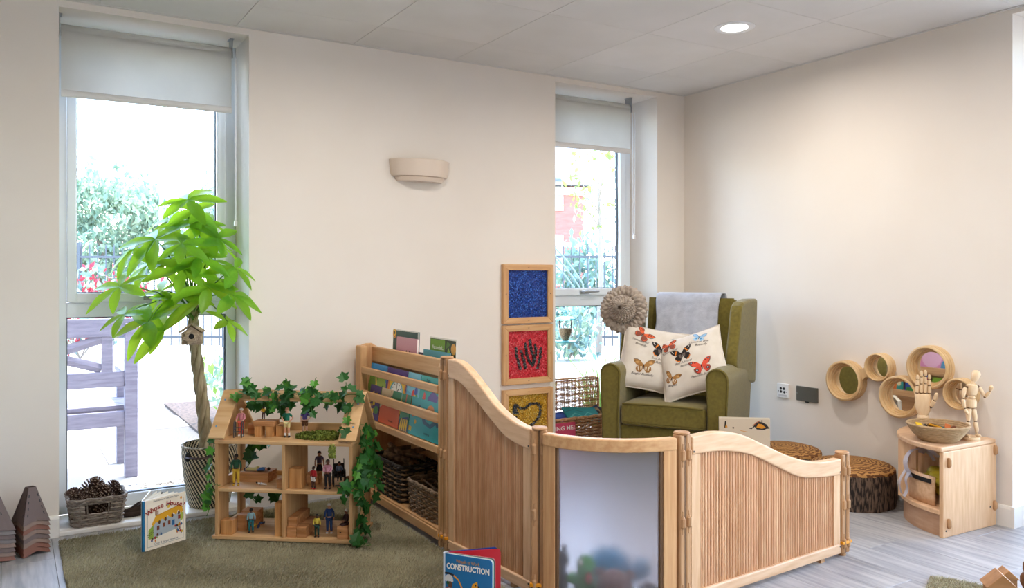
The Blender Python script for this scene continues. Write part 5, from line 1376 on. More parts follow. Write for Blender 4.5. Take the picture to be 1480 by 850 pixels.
house_art += [('4b7fb0', rect(0.645, 0.375, 0.715, 0.49)), ('2c5f93', rect(0.66, 0.39, 0.7, 0.475)), ('e6c64e', ellipse(0.56, 0.79, 0.035, 0.04)), ('3d6fa0', [(0.52, 0.8), (0.57, 0.86), (0.6, 0.82)]), ('e6c64e', ellipse(0.58, 0.8, 0.02, 0.025)), ('e39a2a', ellipse(0.875, 0.895, 0.026, 0.03, 6))]
rn = random.Random(5)
for k in range(26):
    x_ = rn.choice((rn.uniform(0.1, 0.55), rn.uniform(0.72, 0.92))); y_ = 0.14 + (0.12 if x_ < 0.6 else 0.2) * rn.random() + x_ * 0.06
    house_art.append((rn.choice(('b5402f', '3b5f8f', 'd9b23a', '6b3f2a', 'd98a4a', '4a3a34')), ellipse(x_, y_, rn.uniform(0.012, 0.026), rn.uniform(0.016, 0.034), 8)))
picture(t, W_, H_, house_art, [('Whose House?', 0, 0, 0.030, '9c2f28', {'arc': ((0.50, 0.05), 0.156, radians(89), radians(58)), 'bold': 0.015}),
        ('Heinemann Lift-the-Flaps', 0.5, 0.945, 0.0105, '4a5a6a', {'width': W_ * 0.62}), ('Colin & Jacqui Hawkins', 0.5, 0.085, 0.0125, '3b4a63', {'width': W_ * 0.58})])

# board book about construction
A_ = Vector((-0.231 * 0.8516 + 2.800 * 0.5242, 0.231 * 0.5242 + 2.800 * 0.8516)); B_ = Vector((-0.0665 * 0.8516 + 2.725 * 0.5242, 0.0665 * 0.5242 + 2.725 * 0.8516))
ang = atan2(B_.y - A_.y, B_.x - A_.x); W_ = (B_ - A_).length; H_ = 0.185
t = thing('board_book', 'blue board book titled CONSTRUCTION standing open on the rug beside the tall partition', 'book', (A_.x, A_.y, FZ - 0.004), ang)
def board(w, h, th, r_=0.012): 
    p = [(0, 0), (w - r_, 0)] + [(w - r_ + r_ * sin(a), r_ - r_ * cos(a)) for a in (0.4, 0.8, 1.2, 1.57)] + [(w - r_ + r_ * cos(a), h - r_ + r_ * sin(a)) for a in (0, 0.4, 0.8, 1.2, 1.57)] + [(0, h)]
    return MB().prism(p, -th, 0, mat=UPRIGHT)
board(W_, H_, 0.003).build('front_board', flat('1d6fa8', 0.35), t)
for k, (c, dy) in enumerate((('e9ece6', 0.0035), ('b7cdb8', 0.0065), ('2a2a33', 0.0095), ('c98f94', 0.0125))):
    o = board(W_ * 1.0, H_, 0.0026).build('board_page', flat(c, 0.5), t); o.location = (0, dy, 0); o.rotation_euler = (0, 0, radians(1.0 + k))
rp = board(W_ * 1.02, H_, 0.003).build('red_page', flat('c0202f', 0.4), t, label='red inside page'); rp.location = (0.004, 0.016, 0); rp.rotation_euler = (0, 0, radians(35))
picture(rp, W_, H_, [('e9ae22', [(0.42, 0.62), (0.62, 0.9), (0.64, 0.66), (0.56, 0.62)]), ('1d1a18', [(0.52, 0.66), (0.56, 0.74), (0.6, 0.66)]), ('1d1a18', stroke([(0.64, 0.8), (0.8, 0.62)], 0.03))])
rb = board(W_ * 0.98, H_, 0.003).build('back_board', flat('24489b', 0.4), t); rb.location = (0.002, 0.021, 0); rb.rotation_euler = (0, 0, radians(40))
MB().tube([(0.001, 0.010, 0.0), (0.001, 0.010, H_)], 0.0105, 12).build('spine', flat('d6dde6', 0.4), t)
picture(t, W_, H_, [('1c1a1d', stroke([(0.0, 0.64), (0.1, 0.645), (0.2, 0.62)], 0.035)), ('e8971c', stroke([(0.2, 0.62), (0.3, 0.55), (0.38, 0.4), (0.44, 0.2), (0.46, 0.02)], 0.03)), ('d9d8d6', ellipse(0.1, 0.55, 0.085, 0.075, 18)), ('d9d8d6', rect(0.015, 0.5, 0.19, 0.53)), ('6b4330', ellipse(0.125, 0.44, 0.05, 0.065)), ('1f5a3a', ellipse(0.075, 0.47, 0.03, 0.035)),
        ('b25a35', [(0.04, 0.38), (0.16, 0.38), (0.17, 0.12), (0.04, 0.12)]), ('6b4330', stroke([(0.16, 0.35), (0.28, 0.31)], 0.045)), ('e6e2df', [(0.09, 0.38), (0.14, 0.38), (0.115, 0.33)]), ('8d8d90', rect(0.03, 0.0, 0.18, 0.12)), ('e8a21e', [(0.48, 0.16), (0.6, 0.52), (0.7, 0.58), (0.71, 0.42), (0.86, 0.2), (0.8, 0.14), (0.66, 0.36), (0.56, 0.18)]), ('1c1a1d', ellipse(0.665, 0.505, 0.016, 0.018, 10)), ('1c1a1d', ellipse(0.675, 0.41, 0.01, 0.012, 10)),
        ('1c1a1d', stroke([(0.71, 0.5), (0.9, 0.24), (0.94, 0.05)], 0.03)), ('e8971c', [(0.4, 0.0), (0.95, 0.0), (0.95, 0.14), (0.4, 0.1)])],
        [('CONSTRUCTION', 0.5, 0.735, 0.027, 'f3efe6', {'width': W_ * 0.9, 'bold': 0.035}), ('Wheels at Work', 0.5, 0.865, 0.016, 'c08a3a', {'width': W_ * 0.5, 'bold': 0.01})])

# big nature book by the armchair
c0 = ((1040 - 740) / 1182 * 4.24, 4.24); c1 = ((1114 - 740) / 1182 * 4.2, 4.2)
A_ = Vector((c0[0] * 0.8516 + c0[1] * 0.5242, -c0[0] * 0.5242 + c0[1] * 0.8516)); B_ = Vector((c1[0] * 0.8516 + c1[1] * 0.5242, -c1[0] * 0.5242 + c1[1] * 0.8516))
ang = atan2(B_.y - A_.y, B_.x - A_.x); W_ = (B_ - A_).length
book('large cream nature book with painted insects standing open side up before the armchair', W_, 0.418, 0.022, "cdbfa8", (A_.x, A_.y, 0.001), ang, 0.06,
     [('cbb9a0', rect(0.0, 0.0, 1, 1)), ('d6c9b2', rect(0.0, 0.985, 1, 1)), ('1e1a18', [(0.1, 0.87), (0.115, 0.955), (0.14, 0.955), (0.15, 0.87)]), ('d08a24', [(0.12, 0.875), (0.14, 0.92), (0.17, 0.875)]), ('2b2521', ellipse(0.28, 0.872, 0.02, 0.01)),
      ('1c1613', [(0.58, 0.868), (0.66, 0.885), (0.72, 0.93), (0.79, 0.955), (0.85, 0.95), (0.93, 0.925), (0.99, 0.875), (0.93, 0.87), (0.88, 0.855), (0.74, 0.86), (0.7, 0.89), (0.64, 0.862)]),
      ('d58a1e', [(0.73, 0.885), (0.77, 0.93), (0.84, 0.925), (0.92, 0.885), (0.84, 0.87)]), ('a4583a', stroke([(0.66, 0.9), (0.74, 0.945), (0.8, 0.965)], 0.012)), ('1c1613', ellipse(0.84, 0.965, 0.02, 0.008)),
      ('c98e4a', stroke([(0.42, 0.84), (0.56, 0.825)], 0.008)), ('4a3a2e', ellipse(0.5, 0.4, 0.25, 0.12)), ('d58a1e', ellipse(0.5, 0.4, 0.17, 0.07))])

# ================================================================== DOLLS' HOUSE
DH = (0.759, 3.678, 0.020); DA = radians(-38.2); WH, DD = 0.61, 0.27
DEX = Vector((cos(DA), sin(DA), 0)); DEY = Vector((-sin(DA), cos(DA), 0))
def dw(x, y, z): return Vector(DH) + DEX * x + DEY * y + Vector((0, 0, z))
PLYX = M('birch_ply_x', 'd8b283', 'c89c69', rough=0.55, scale=4, stretch=(0.7, 10, 10), rnd=0.04)
PLYZ = M('birch_ply_z', 'd0a776', 'bf9262', rough=0.55, scale=4, stretch=(10, 10, 0.7), rnd=0.04)
t = thing('dolls_house', 'open fronted birch plywood dolls house draped in ivy on the rug', 'dolls house', DH, DA)
F0, F1, F2 = 0.014, 0.216, 0.425
MB().box(-0.012, WH + 0.012, -0.006, DD, 0, F0).build('base_board', PLYX, t, bevel=0.002)
MB().box(0.014, WH - 0.014, 0.004, DD, F1 - 0.014, F1).build('middle_floor', PLYX, t, bevel=0.0015)
MB().box(0.0, WH, -0.006, DD + 0.004, F2 - 0.014, F2).build('top_floor', PLYX, t, bevel=0.002)
sd = MB()   # side walls with a window hole on each storey
for z0, z1 in ((F0, F1 - 0.0), (F1, F2 - 0.014)):
    h = z1 - z0
    sd.box(0, 0.014, 0, 0.10, z0, z1); sd.box(0, 0.014, 0.215, DD, z0, z1); sd.box(0, 0.014, 0.10, 0.215, z0, z0 + h * 0.16); sd.box(0, 0.014, 0.10, 0.215, z1 - h * 0.12, z1)
sd.build('side_wall', PLYZ, t)
sd = MB()
sd.box(WH - 0.014, WH, 0, DD, F1, F2 - 0.014)
z0, z1 = F0, F1
sd.box(WH - 0.014, WH, 0, 0.075, z0, z1); sd.box(WH - 0.014, WH, 0.155, DD, z0, z1); sd.box(WH - 0.014, WH, 0.075, 0.155, z0, z0 + 0.05); sd.box(WH - 0.014, WH, 0.075, 0.155, z1 - 0.05, z1)
sd.build('side_wall', PLYZ, t)
for x_ in (WH - 0.014, 0.0):
    m = MB().prism([(0.0, F2), (DD, F2), (DD / 2 + 0.006, 0.598), (DD / 2 - 0.006, 0.598)] if x_ > 0.1 else [(0.0, F2), (DD, F2), (DD / 2 + 0.006, 0.598), (DD / 2 - 0.006, 0.598)], 0, 0.014, mat=T(x_, 0, 0) @ Matrix(((0, 0, 1, 0), (1, 0, 0, 0), (0, 1, 0, 0), (0, 0, 0, 1))))
    m.build('gable', PLYZ, t)
MB().box(0.300, 0.314, 0.0, DD, F0, F1 - 0.014).build('partition', PLYZ, t, bevel=0.001)
MB().box(0.300, 0.314, 0.0, DD, F1, F2 - 0.014).build('partition', PLYZ, t, bevel=0.001)
SL = sqrt((DD / 2 + 0.012) ** 2 + 0.18 ** 2); TA = atan2(0.18, DD / 2 + 0.012)
def roof_frame(back=False):
    e = 0.085; r_ = 0.012
    p = [(-0.022, 0.0), (-0.022 + 0.0, SL), (WH + 0.022, SL), (WH + 0.022, 0.0), (WH + 0.012, -0.006), (WH - 0.045, -0.006), (WH - 0.055, 0.004), (WH - 0.055, SL - 0.052), (WH - 0.063, SL - 0.044), (0.058, SL - 0.044), (0.050, SL - 0.052), (0.050, 0.004), (0.040, -0.006), (-0.012, -0.006)]
    m = MB()
    mt = T(0, -0.012, F2 + 0.012) @ R(TA, 'X')
    if back: mt = T(0, DD + 0.012, F2 + 0.012) @ Matrix.Diagonal((1, -1, 1, 1)) @ R(TA, 'X')
    # build the arch from three bars so every face stays convex
    m.box(-0.022, 0.050, -0.006, SL, 0, 0.011, mat=mt); m.box(WH - 0.055, WH + 0.022, -0.006, SL, 0, 0.011, mat=mt); m.box(0.050, WH - 0.055, SL - 0.048, SL, 0, 0.011, mat=mt)
    o = m.build('roof_frame', PLYX, t, bevel=0.003)
    for (x_, y_) in ((0.0, 0.05), (0.0, SL - 0.05), (WH - 0.002, SL - 0.06), (WH - 0.002, 0.06)):
        MB().lathe([(0.004, 0), (0.004, 0.001), (0, 0.0015)], 8, mat=mt @ T(x_, y_, 0.011)).build('blue_screw', flat('5a8fb0', 0.4), o)
roof_frame(); roof_frame(True)
MB().box(0.014, 0.30, DD - 0.01, DD, F1, F1 + 0.02).build('back_strip', PLYX, t)
MB().box(0.014, WH - 0.014, DD - 0.01, DD, F2, F2 + 0.035).build('back_strip', PLYX, t)

# wooden blocks
def block(label, x, y, z, w, d, h, rz=0.0, mat=None, name='wooden_block', rot=None):
    t = thing(name, label, 'toy block', dw(x, y, z), rot=rot if rot else (0, 0, DA + rz))
    MB().box(-w / 2, w / 2, -d / 2, d / 2, 0, h).build('block', mat or (BLOCKZ if h >= max(w, d) else BLOCKX), t, bevel=0.0018)
    return t
block('small square wooden block at the front left corner of the lowest left room', 0.046, 0.034, F0, 0.052, 0.045, 0.062, mat=BLOCKZ)
block('wooden block behind the small square one in the lowest left room', 0.090, 0.088, F0, 0.045, 0.04, 0.070, mat=BLOCKX)
block('long low wooden block at the back of the lowest left room', 0.100, 0.155, F0, 0.075, 0.06, 0.074, mat=BLOCKX)
block('tall wooden block against the partition in the lowest left room', 0.279, 0.040, F0, 0.036, 0.05, 0.143)
block('long lower wooden plank block at the left of the lowest right room', 0.338, 0.095, F0, 0.042, 0.17, 0.044, mat=BLOCKX)
block('long lower wooden plank block beside it nearer the middle of the lowest right room', 0.382, 0.095, F0, 0.042, 0.17, 0.044, mat=BLOCKX)
block('wooden plank block lying on top of the pair in the lowest right room', 0.338, 0.100, F0 + 0.0445, 0.038, 0.16, 0.036, mat=BLOCKX)
block('wooden seat block under the seated toy figure in the lowest right room', 0.563, 0.045, F0, 0.05, 0.06, 0.052, mat=BLOCKX)
block('upright wooden block behind the seated toy figure', 0.584, 0.095, F0, 0.02, 0.03, 0.085)
block('lowest of three long flat blocks forming a bed in the middle left room', 0.122, 0.165, F1, 0.135, 0.095, 0.014, mat=BLOCKX)
block('middle of three long flat blocks forming a bed in the middle left room', 0.121, 0.166, F1 + 0.0145, 0.135, 0.095, 0.014, mat=BLOCKX)
block('topmost of three long flat blocks forming a bed in the middle left room', 0.122, 0.165, F1 + 0.029, 0.135, 0.095, 0.014, mat=BLOCKX)
block('tall narrow block against the partition in the middle left room', 0.285, 0.105, F1, 0.026, 0.06, 0.15)
block('low block in front of the tall narrow one in the middle left room', 0.277, 0.052, F1, 0.028, 0.04, 0.036, mat=BLOCKX)
block('tall wooden block at the front left of the middle right room', 0.345, 0.062, F1, 0.054, 0.055, 0.086)
block('low wide wooden block behind the tall one in the middle right room', 0.395, 0.130, F1, 0.055, 0.05, 0.05, mat=BLOCKX)
block('flat board block laid as a table top in the loft', 0.180, 0.118, F2 + 0.047, 0.098, 0.06, 0.022, mat=BLOCKX, name='wooden_plank')
block('left small block holding up the loft table', 0.152, 0.112, F2, 0.030, 0.045, 0.0465)
block('right small block holding up the loft table', 0.205, 0.112, F2, 0.030, 0.045, 0.0465)
block('square stool block to the right of the loft table', 0.252, 0.128, F2, 0.046, 0.045, 0.046)
block('square stool block to the left of the loft table', 0.104, 0.158, F2, 0.034, 0.05, 0.046)

# toy figures: a continuous skinned body with clothes over it
def skin_mesh(name, verts, edges, radii, mats, parent, root=0, sub=1, faces_z=None):
    me = bpy.data.meshes.new(name); me.from_pydata(verts, edges, []); me.materials.append(mats)
    o = bpy.data.objects.new(name, me); COL.objects.link(o); o.parent = parent
    md = o.modifiers.new('skin', 'SKIN'); md.use_smooth_shade = True
    sv = me.skin_vertices[0].data
    for i, r_ in enumerate(radii):
        sv[i].radius = (r_, r_) if not hasattr(r_, '__len__') else r_
        sv[i].use_root = (i == root)
    s_ = o.modifiers.new('smooth', 'SUBSURF'); s_.levels = sub; s_.render_levels = sub
    return o
POSE = {
    'stand': dict(le=(-0.145, 0.01, 0.64), lw=(-0.15, -0.02, 0.51), re=(0.145, 0.01, 0.64), rw=(0.15, -0.02, 0.51)),
    'hips': dict(le=(-0.20, 0.03, 0.65), lw=(-0.10, -0.03, 0.55), re=(0.20, 0.03, 0.65), rw=(0.10, -0.03, 0.55)),
    'onehip': dict(le=(-0.13, 0.0, 0.64), lw=(-0.13, -0.03, 0.52), re=(0.20, 0.03, 0.65), rw=(0.09, -0.03, 0.56)),
    'walker': dict(le=(-0.15, -0.03, 0.66), lw=(-0.12, -0.14, 0.57), re=(0.15, -0.03, 0.66), rw=(0.12, -0.14, 0.57)),
    'lap': dict(le=(-0.14, -0.03, 0.64), lw=(-0.05, -0.13, 0.58), re=(0.14, -0.03, 0.64), rw=(0.05, -0.13, 0.58)),
    'up': dict(le=(-0.18, 0.0, 0.72), lw=(-0.14, -0.06, 0.62), re=(0.17, 0.0, 0.68), rw=(0.12, -0.12, 0.66)),
}
def figure(label, loc, rz, h, skin, shirt, legs, shoes, hair, pose='stand', sit=False, short=False, shorts=False, socks=None, longhair=False, dress=None, rot=None, k=1.0, name='toy_figure'):
    t = thing(name, label, 'toy figure', loc, rot=rot or (0, 0, rz)); t.scale = (h, h, h)
    P = POSE[pose]
    hip = 0.49
    if sit: kn = ((-0.065, -0.20, 0.46), (0.065, -0.20, 0.46)); an = ((-0.065, -0.21, 0.24), (0.065, -0.21, 0.24)); dz = 0.0
    else: kn = ((-0.062, -0.01, 0.27), (0.062, -0.01, 0.27)); an = ((-0.068, 0.01, 0.05), (0.068, 0.01, 0.05))
    V = [(0, 0, 0.52), (0, 0, 0.61), (0, 0.005, 0.74), (0, 0.005, 0.80), (0, 0, 0.845), (0, -0.012, 0.905), (0, -0.008, 0.955),
         (-0.105, 0.005, 0.775), P['le'], P['lw'], tuple(Vector(P['lw']) + Vector((0, -0.02, -0.045))), (0.105, 0.005, 0.775), P['re'], P['rw'], tuple(Vector(P['rw']) + Vector((0, -0.02, -0.045))),
         (-0.058, 0, hip), kn[0], an[0], tuple(Vector(an[0]) + Vector((-0.01, -0.07, -0.025))), (0.058, 0, hip), kn[1], an[1], tuple(Vector(an[1]) + Vector((0.01, -0.07, -0.025)))]
    E_ = [(0, 1), (1, 2), (2, 3), (3, 4), (4, 5), (5, 6), (3, 7), (7, 8), (8, 9), (9, 10), (3, 11), (11, 12), (12, 13), (13, 14), (0, 15), (15, 16), (16, 17), (17, 18), (0, 19), (19, 20), (20, 21), (21, 22)]
    Rr = [0.06, 0.056, 0.066, 0.05, 0.032, 0.062, 0.048, 0.034, 0.028, 0.023, 0.02, 0.034, 0.028, 0.023, 0.02, 0.052, 0.041, 0.03, 0.024, 0.052, 0.041, 0.03, 0.024]
    sk_ = flat(skin, 0.6)
    skin_mesh('body', V, E_, Rr, sk_, t)
    # shirt with sleeves
    def mixp(a, b, f_): return tuple(Vector(a).lerp(Vector(b), f_))
    se = 0.75 if short else 0.95
    sv = [(0, 0, 0.53), (0, 0, 0.62), (0, 0.005, 0.74), (0, 0.005, 0.80), V[7], mixp(V[7], V[8], se if short else 1.0), V[11], mixp(V[11], V[12], se if short else 1.0)]
    ee = [(0, 1), (1, 2), (2, 3), (3, 4), (4, 5), (3, 6), (6, 7)]
    rr = [(0.098, 0.066), (0.092, 0.064), (0.10, 0.074), (0.066, 0.052), 0.043, 0.038, 0.043, 0.038]
    if not short:
        sv += [mixp(V[8], V[9], 0.9), mixp(V[12], V[13], 0.9)]; ee += [(5, 8), (7, 9)]; rr += [0.03, 0.03]
    skin_mesh('shirt', sv, ee, rr, flat(shirt, 0.75), t)
    if dress:
        m = MB(); m.lathe([(0.085, 0.54), (0.105, 0.42), (0.125, 0.30), (0.0, 0.30)], 14, sy=0.75); m.build('skirt', flat(dress, 0.8), t)
    elif legs:
        e = 0.62 if shorts else 0.93
        lv = [(0, 0, 0.535), V[15], V[19], V[16] if not shorts else mixp(V[15], V[16], 0.8), V[20] if not shorts else mixp(V[19], V[20], 0.8)]
        le = [(0, 1), (0, 2), (1, 3), (2, 4)]; lr = [(0.092, 0.064), 0.064, 0.064, 0.05 if not shorts else 0.062, 0.05 if not shorts else 0.062]
        if not shorts:
            lv += [mixp(V[16], V[17], 0.9), mixp(V[20], V[21], 0.9)]; le += [(3, 5), (4, 6)]; lr += [0.042, 0.042]
        skin_mesh('shorts' if shorts else 'trousers', lv, le, lr, flat(legs, 0.75), t)
    for s, a in ((-1, an[0]), (1, an[1])):
        m = MB(); m.ball((a[0] + 0.006 * s, a[1] - 0.025, a[2] - 0.018), (0.038, 0.072, 0.032), 10, 6)
        m.build('shoe', flat(shoes, 0.5), t)
        if socks:
            m = MB(); m.tube([(a[0], a[1], a[2]), tuple(Vector(a).lerp(Vector(kn[0] if s < 0 else kn[1]), 0.45))], [0.035, 0.045], 8); m.build('sock', flat(socks, 0.8), t)
    m = MB()
    m.ball((0, 0.012, 0.945), (0.066, 0.066, 0.056), 12, 8)
    if longhair:
        m.tube([(0, 0.035, 0.95), (0, 0.055, 0.85), (0, 0.06, 0.74)], [0.06, 0.058, 0.035], 10, flat=0.7)
    m.build('hair', flat(hair, 0.7), t)
    m = MB(); m.ball((0, -0.075, 0.905), (0.009, 0.016, 0.014), 6, 4)
    for s in (-1, 1): m.ball((0.064 * s, -0.005, 0.905), (0.01, 0.014, 0.02), 6, 4)
    m.build('nose_and_ears', sk_, t)
    m = MB()
    for s in (-1, 1): m.ball((0.024 * s, -0.066, 0.922), (0.007, 0.005, 0.006), 6, 4)
    m.box(-0.018, 0.018, -0.071, -0.066, 0.872, 0.877)
    m.build('eyes_and_mouth', flat('2a1d1a', 0.6), t)
    return t
FA = DA
figure('toy grandmother with white hair, pink jumper and coral trousers in the loft', dw(0.073, 0.098, F2), FA, 0.124, 'd9a58a', 'd98f98', 'e0604f', 'e8e2dc', 'dcd8d2', 'walker')
w = thing('toy_walking_frame', 'grey toy walking frame in front of the grandmother figure', 'toy walker', dw(0.073, 0.070, F2), FA + 0.15)
GREYT = flat('4c4f52', 0.5)
for x_ in (-0.017, 0.017):
    m = MB(); m.tube([(x_, -0.012, 0.0), (x_, -0.008, 0.066), (x_, 0.002, 0.071), (x_, 0.014, 0.066), (x_, 0.018, 0.0)], 0.0024, 6); m.build('side_frame', GREYT, w)
    MB().tube([(x_, -0.010, 0.035), (x_, 0.016, 0.035)], 0.002, 6).build('side_bar', GREYT, w)
for z_ in (0.044, 0.026): MB().tube([(-0.017, -0.010, z_), (0.017, -0.010, z_)], 0.0024, 6).build('front_bar', GREYT, w)
figure('small toy child in brown with a yellow top standing on the loft table', dw(0.168, 0.115, F2 + 0.0695), FA + 0.4, 0.062, '4a2c22', 'd8a51e', '4b2d28', 'c79a22', '1f1512', 'up')
figure('toy man in a green polo shirt and cream shorts with black socks in the loft', dw(0.285, 0.095, F2), FA, 0.130, 'd9a184', '136b52', 'e3d69c', '17171a', 'b9876a', 'hips', short=True, shorts=True, socks='e8e6e2')
figure('toy man in a purple polo shirt and brown shorts with white hair in the loft', dw(0.345, 0.150, F2), FA + 0.25, 0.122, 'd9a88c', '5a4a8a', '6b432b', 'd9c3b0', 'e6e3de', 'onehip', short=True, shorts=True)
figure('toy woman in a dark green top and yellow trousers in the middle left room', dw(0.068, 0.058, F1), FA + 0.2, 0.138, '4a3023', '1f4f38', 'd8b23a', 'c99a2a', '1d1512', 'stand')
figure('toy man in blue with pale yellow trousers lying on the block bed', dw(0.066, 0.150, F1 + 0.0525), 0, 0.118, 'd9a184', '3d6da8', 'd8cf8a', '18171a', '3a2a20', 'stand', rot=(radians(90), radians(0), DA + radians(90)))
figure('tiny toy baby in white crawling on the floor of the middle left room', dw(0.205, 0.062, F1 + 0.008), 0, 0.046, '4a2c22', 'e8e4e0', 'e8e4e0', 'e8d9d0', '1f1512', 'up', rot=(radians(78), 0, DA + radians(-75)))
figure('toy woman with long black hair standing at the back of the middle right room', dw(0.392, 0.205, F1), FA + 0.5, 0.128, 'a9745a', '5f5064', None, '1b1a1c', '141214', 'stand', short=True, longhair=True, dress='1c1b1e')
figure('toy boy in a red football shirt and white shorts in the middle right room', dw(0.425, 0.040, F1), FA - 0.4, 0.098, '4a2c22', 'b01f2c', 'e9e7e5', 'b01f2c', '171210', 'stand', shorts=True, socks='2a1d1a')
figure('toy woman in a pale pink jumper and black trousers standing by the wheelchair', dw(0.487, 0.045, F1), FA + 0.1, 0.128, '7a4c39', 'd99aac', '1c1b1f', '141315', '3a2a24', 'lap')
figure('toy figure in pale blue top and teal trousers, back turned, in the lowest left room', dw(0.140, 0.050, F0), FA + pi + 0.5, 0.108, '5a3a2a', '8fb3bd', '1f6f78', '2a3a40', '1f1613', 'stand')
figure('toy figure in yellow and navy lying on the floor of the lowest left room', dw(0.195, 0.095, F0 + 0.012), 0, 0.078, '5a3a2a', 'd9aa22', '2c3a5c', '55565c', '1d1512', 'up', sit=True, rot=(radians(-80), radians(0), DA + radians(100)))
figure('toy boy in a yellow waistcoat and dark green trousers in the lowest right room', dw(0.446, 0.025, F0), FA, 0.100, '4a2c22', 'd8c04a', '1f3f36', '2a1d16', '1b1412', 'stand')
figure('toy man in navy overalls and white trainers in the lowest right room', dw(0.482, 0.080, F0), FA + 0.1, 0.132, 'c99274', '24406f', '24406f', 'dedbd8', 'd2cdc6', 'stand')
figure('toy figure in dark brown sitting at the right edge of the lowest right room', dw(0.570, 0.045, F0 + 0.0), FA - 0.8, 0.120, '8a5c46', '3a2428', '3a2428', '20181a', 'cfcac4', 'lap', sit=True)
# wheelchair with a rider
wc = thing('toy_wheelchair', 'black toy wheelchair at the right of the middle right room', 'toy wheelchair', dw(0.510, 0.125, F1), FA + 0.35)
for x_ in (-0.026, 0.026):
    m = MB(); m.tube([(x_, 0.008 + 0.031 * cos(a), 0.032 + 0.031 * sin(a)) for a in [2 * pi * i / 20 for i in range(20)]], 0.003, 6, closed=True)
    for i in range(5): m.tube([(x_, 0.008, 0.032), (x_, 0.008 + 0.03 * cos(1.257 * i), 0.032 + 0.03 * sin(1.257 * i))], 0.0012, 4)
    m.build('wheel', BLACK, wc)
    MB().tube([(x_ * 0.85, -0.036 + 0.009 * cos(a), 0.010 + 0.009 * sin(a)) for a in [2 * pi * i / 10 for i in range(10)]], 0.002, 5, closed=True).build('caster', BLACK, wc)
    MB().tube([(x_ * 0.85, 0.022, 0.04), (x_ * 0.85, 0.028, 0.098), (x_ * 0.85, 0.042, 0.104)], 0.0022, 6).build('push_handle', BLACK, wc)
    MB().tube([(x_ * 0.85, 0.02, 0.062), (x_ * 0.85, -0.02, 0.062), (x_ * 0.85, -0.034, 0.03), (x_ * 0.85, -0.044, 0.008)], 0.002, 6).build('arm_frame', BLACK, wc)
MB().box(-0.021, 0.021, -0.022, 0.024, 0.036, 0.041).build('seat', BLACK, wc)
MB().box(-0.021, 0.021, 0.022, 0.026, 0.041, 0.088).build('backrest', BLACK, wc)
MB().box(-0.018, 0.018, -0.054, -0.038, 0.006, 0.009).build('footplate', BLACK, wc)
figure('toy child with dark hair riding in the black toy wheelchair', dw(0.510, 0.130, F1 + 0.0415 - 0.039), FA + 0.35, 0.098, '7a4c39', '6f7f9a', '2a2a33', '1a1a1c', '171210', 'lap', sit=True)
for k in range(5):
    rn = random.Random(k + 90)
    o = thing('bark_stick', 'short bark stick heaped at the back right of the middle right room', 'stick', dw(0.560 + rn.uniform(-0.018, 0.018), 0.20 + 0.012 * k, F1 + 0.008 + 0.007 * k), group='bark sticks in the middle right room', rot=(0, rn.uniform(-0.2, 0.2), DA + rn.uniform(-0.6, 0.6)))
    MB().tube([(-0.03, 0, 0), (0, rn.uniform(-.003, .003), 0.002), (0.03, 0, 0)], [0.006, 0.007, 0.005], 6, smooth=False).build('wood', STICK, o)
# moss on the loft floor
ms = thing('moss_patch', 'clump of dried green moss spread along the front edge of the loft', 'moss', dw(0.44, 0.10, F2))
def moss_clump(c, r_, n, seed):
    rn = random.Random(seed); m = MB()
    for k in range(n):
        a = rn.uniform(0, 2 * pi); q = sqrt(rn.random()); z = rn.random()
        p = Vector(c) + DEX * (r_[0] * q * cos(a)) + DEY * (r_[1] * q * sin(a)) + Vector((0, 0, r_[2] * z * (1 - 0.5 * q * q)))
        s = rn.uniform(0.0035, 0.007); e = Euler((rn.uniform(0, 6), rn.uniform(0, 6), rn.uniform(0, 6))).to_matrix()
        m.add([p + e @ Vector(v) * s for v in ((-1, -0.6, 0), (1, -0.4, 0.3), (0.7, 0.9, 0), (-0.8, 0.7, 0.4), (0, 0, 0.9))], [(0, 1, 4), (1, 2, 4), (2, 3, 4), (3, 0, 4)], 0)
    return m
moss_clump((0, 0, 0), (0.115, 0.062, 0.030), 1500, 1).build('moss', MOSS, ms, kind='stuff')
moss_clump(tuple(DEX * 0.085 + DEY * -0.108 + Vector((0, 0, -0.062))), (0.014, 0.006, 0.065), 200, 2).build('hanging_moss', M('pale_moss', '8f9a4a', '6f7a35', rough=1, scale=80), ms, kind='stuff')
gp = thing('green_felt_mat', 'dark green felt mat with an orange motif lying under the moss in the loft', 'mat', dw(0.42, 0.19, F2 + 0.0005), DA)
MB().lathe([(0, 0.003), (0.075, 0.003), (0.08, 0.0), ], 28, sx=1.1, sy=0.7).build('felt', flat('1f4a3a', 0.9), gp)
MB().prism([(-0.045, -0.045), (-0.015, -0.05), (-0.005, -0.038), (-0.04, -0.032)], 0.003, 0.005).build('orange_motif', flat('d9702a', 0.8), gp)
pine_cone('single dark pine cone at the right end of the loft floor', dw(0.535, 0.20, F2 + 0.028), (1.3, 0.3, 0.4), 0.85)

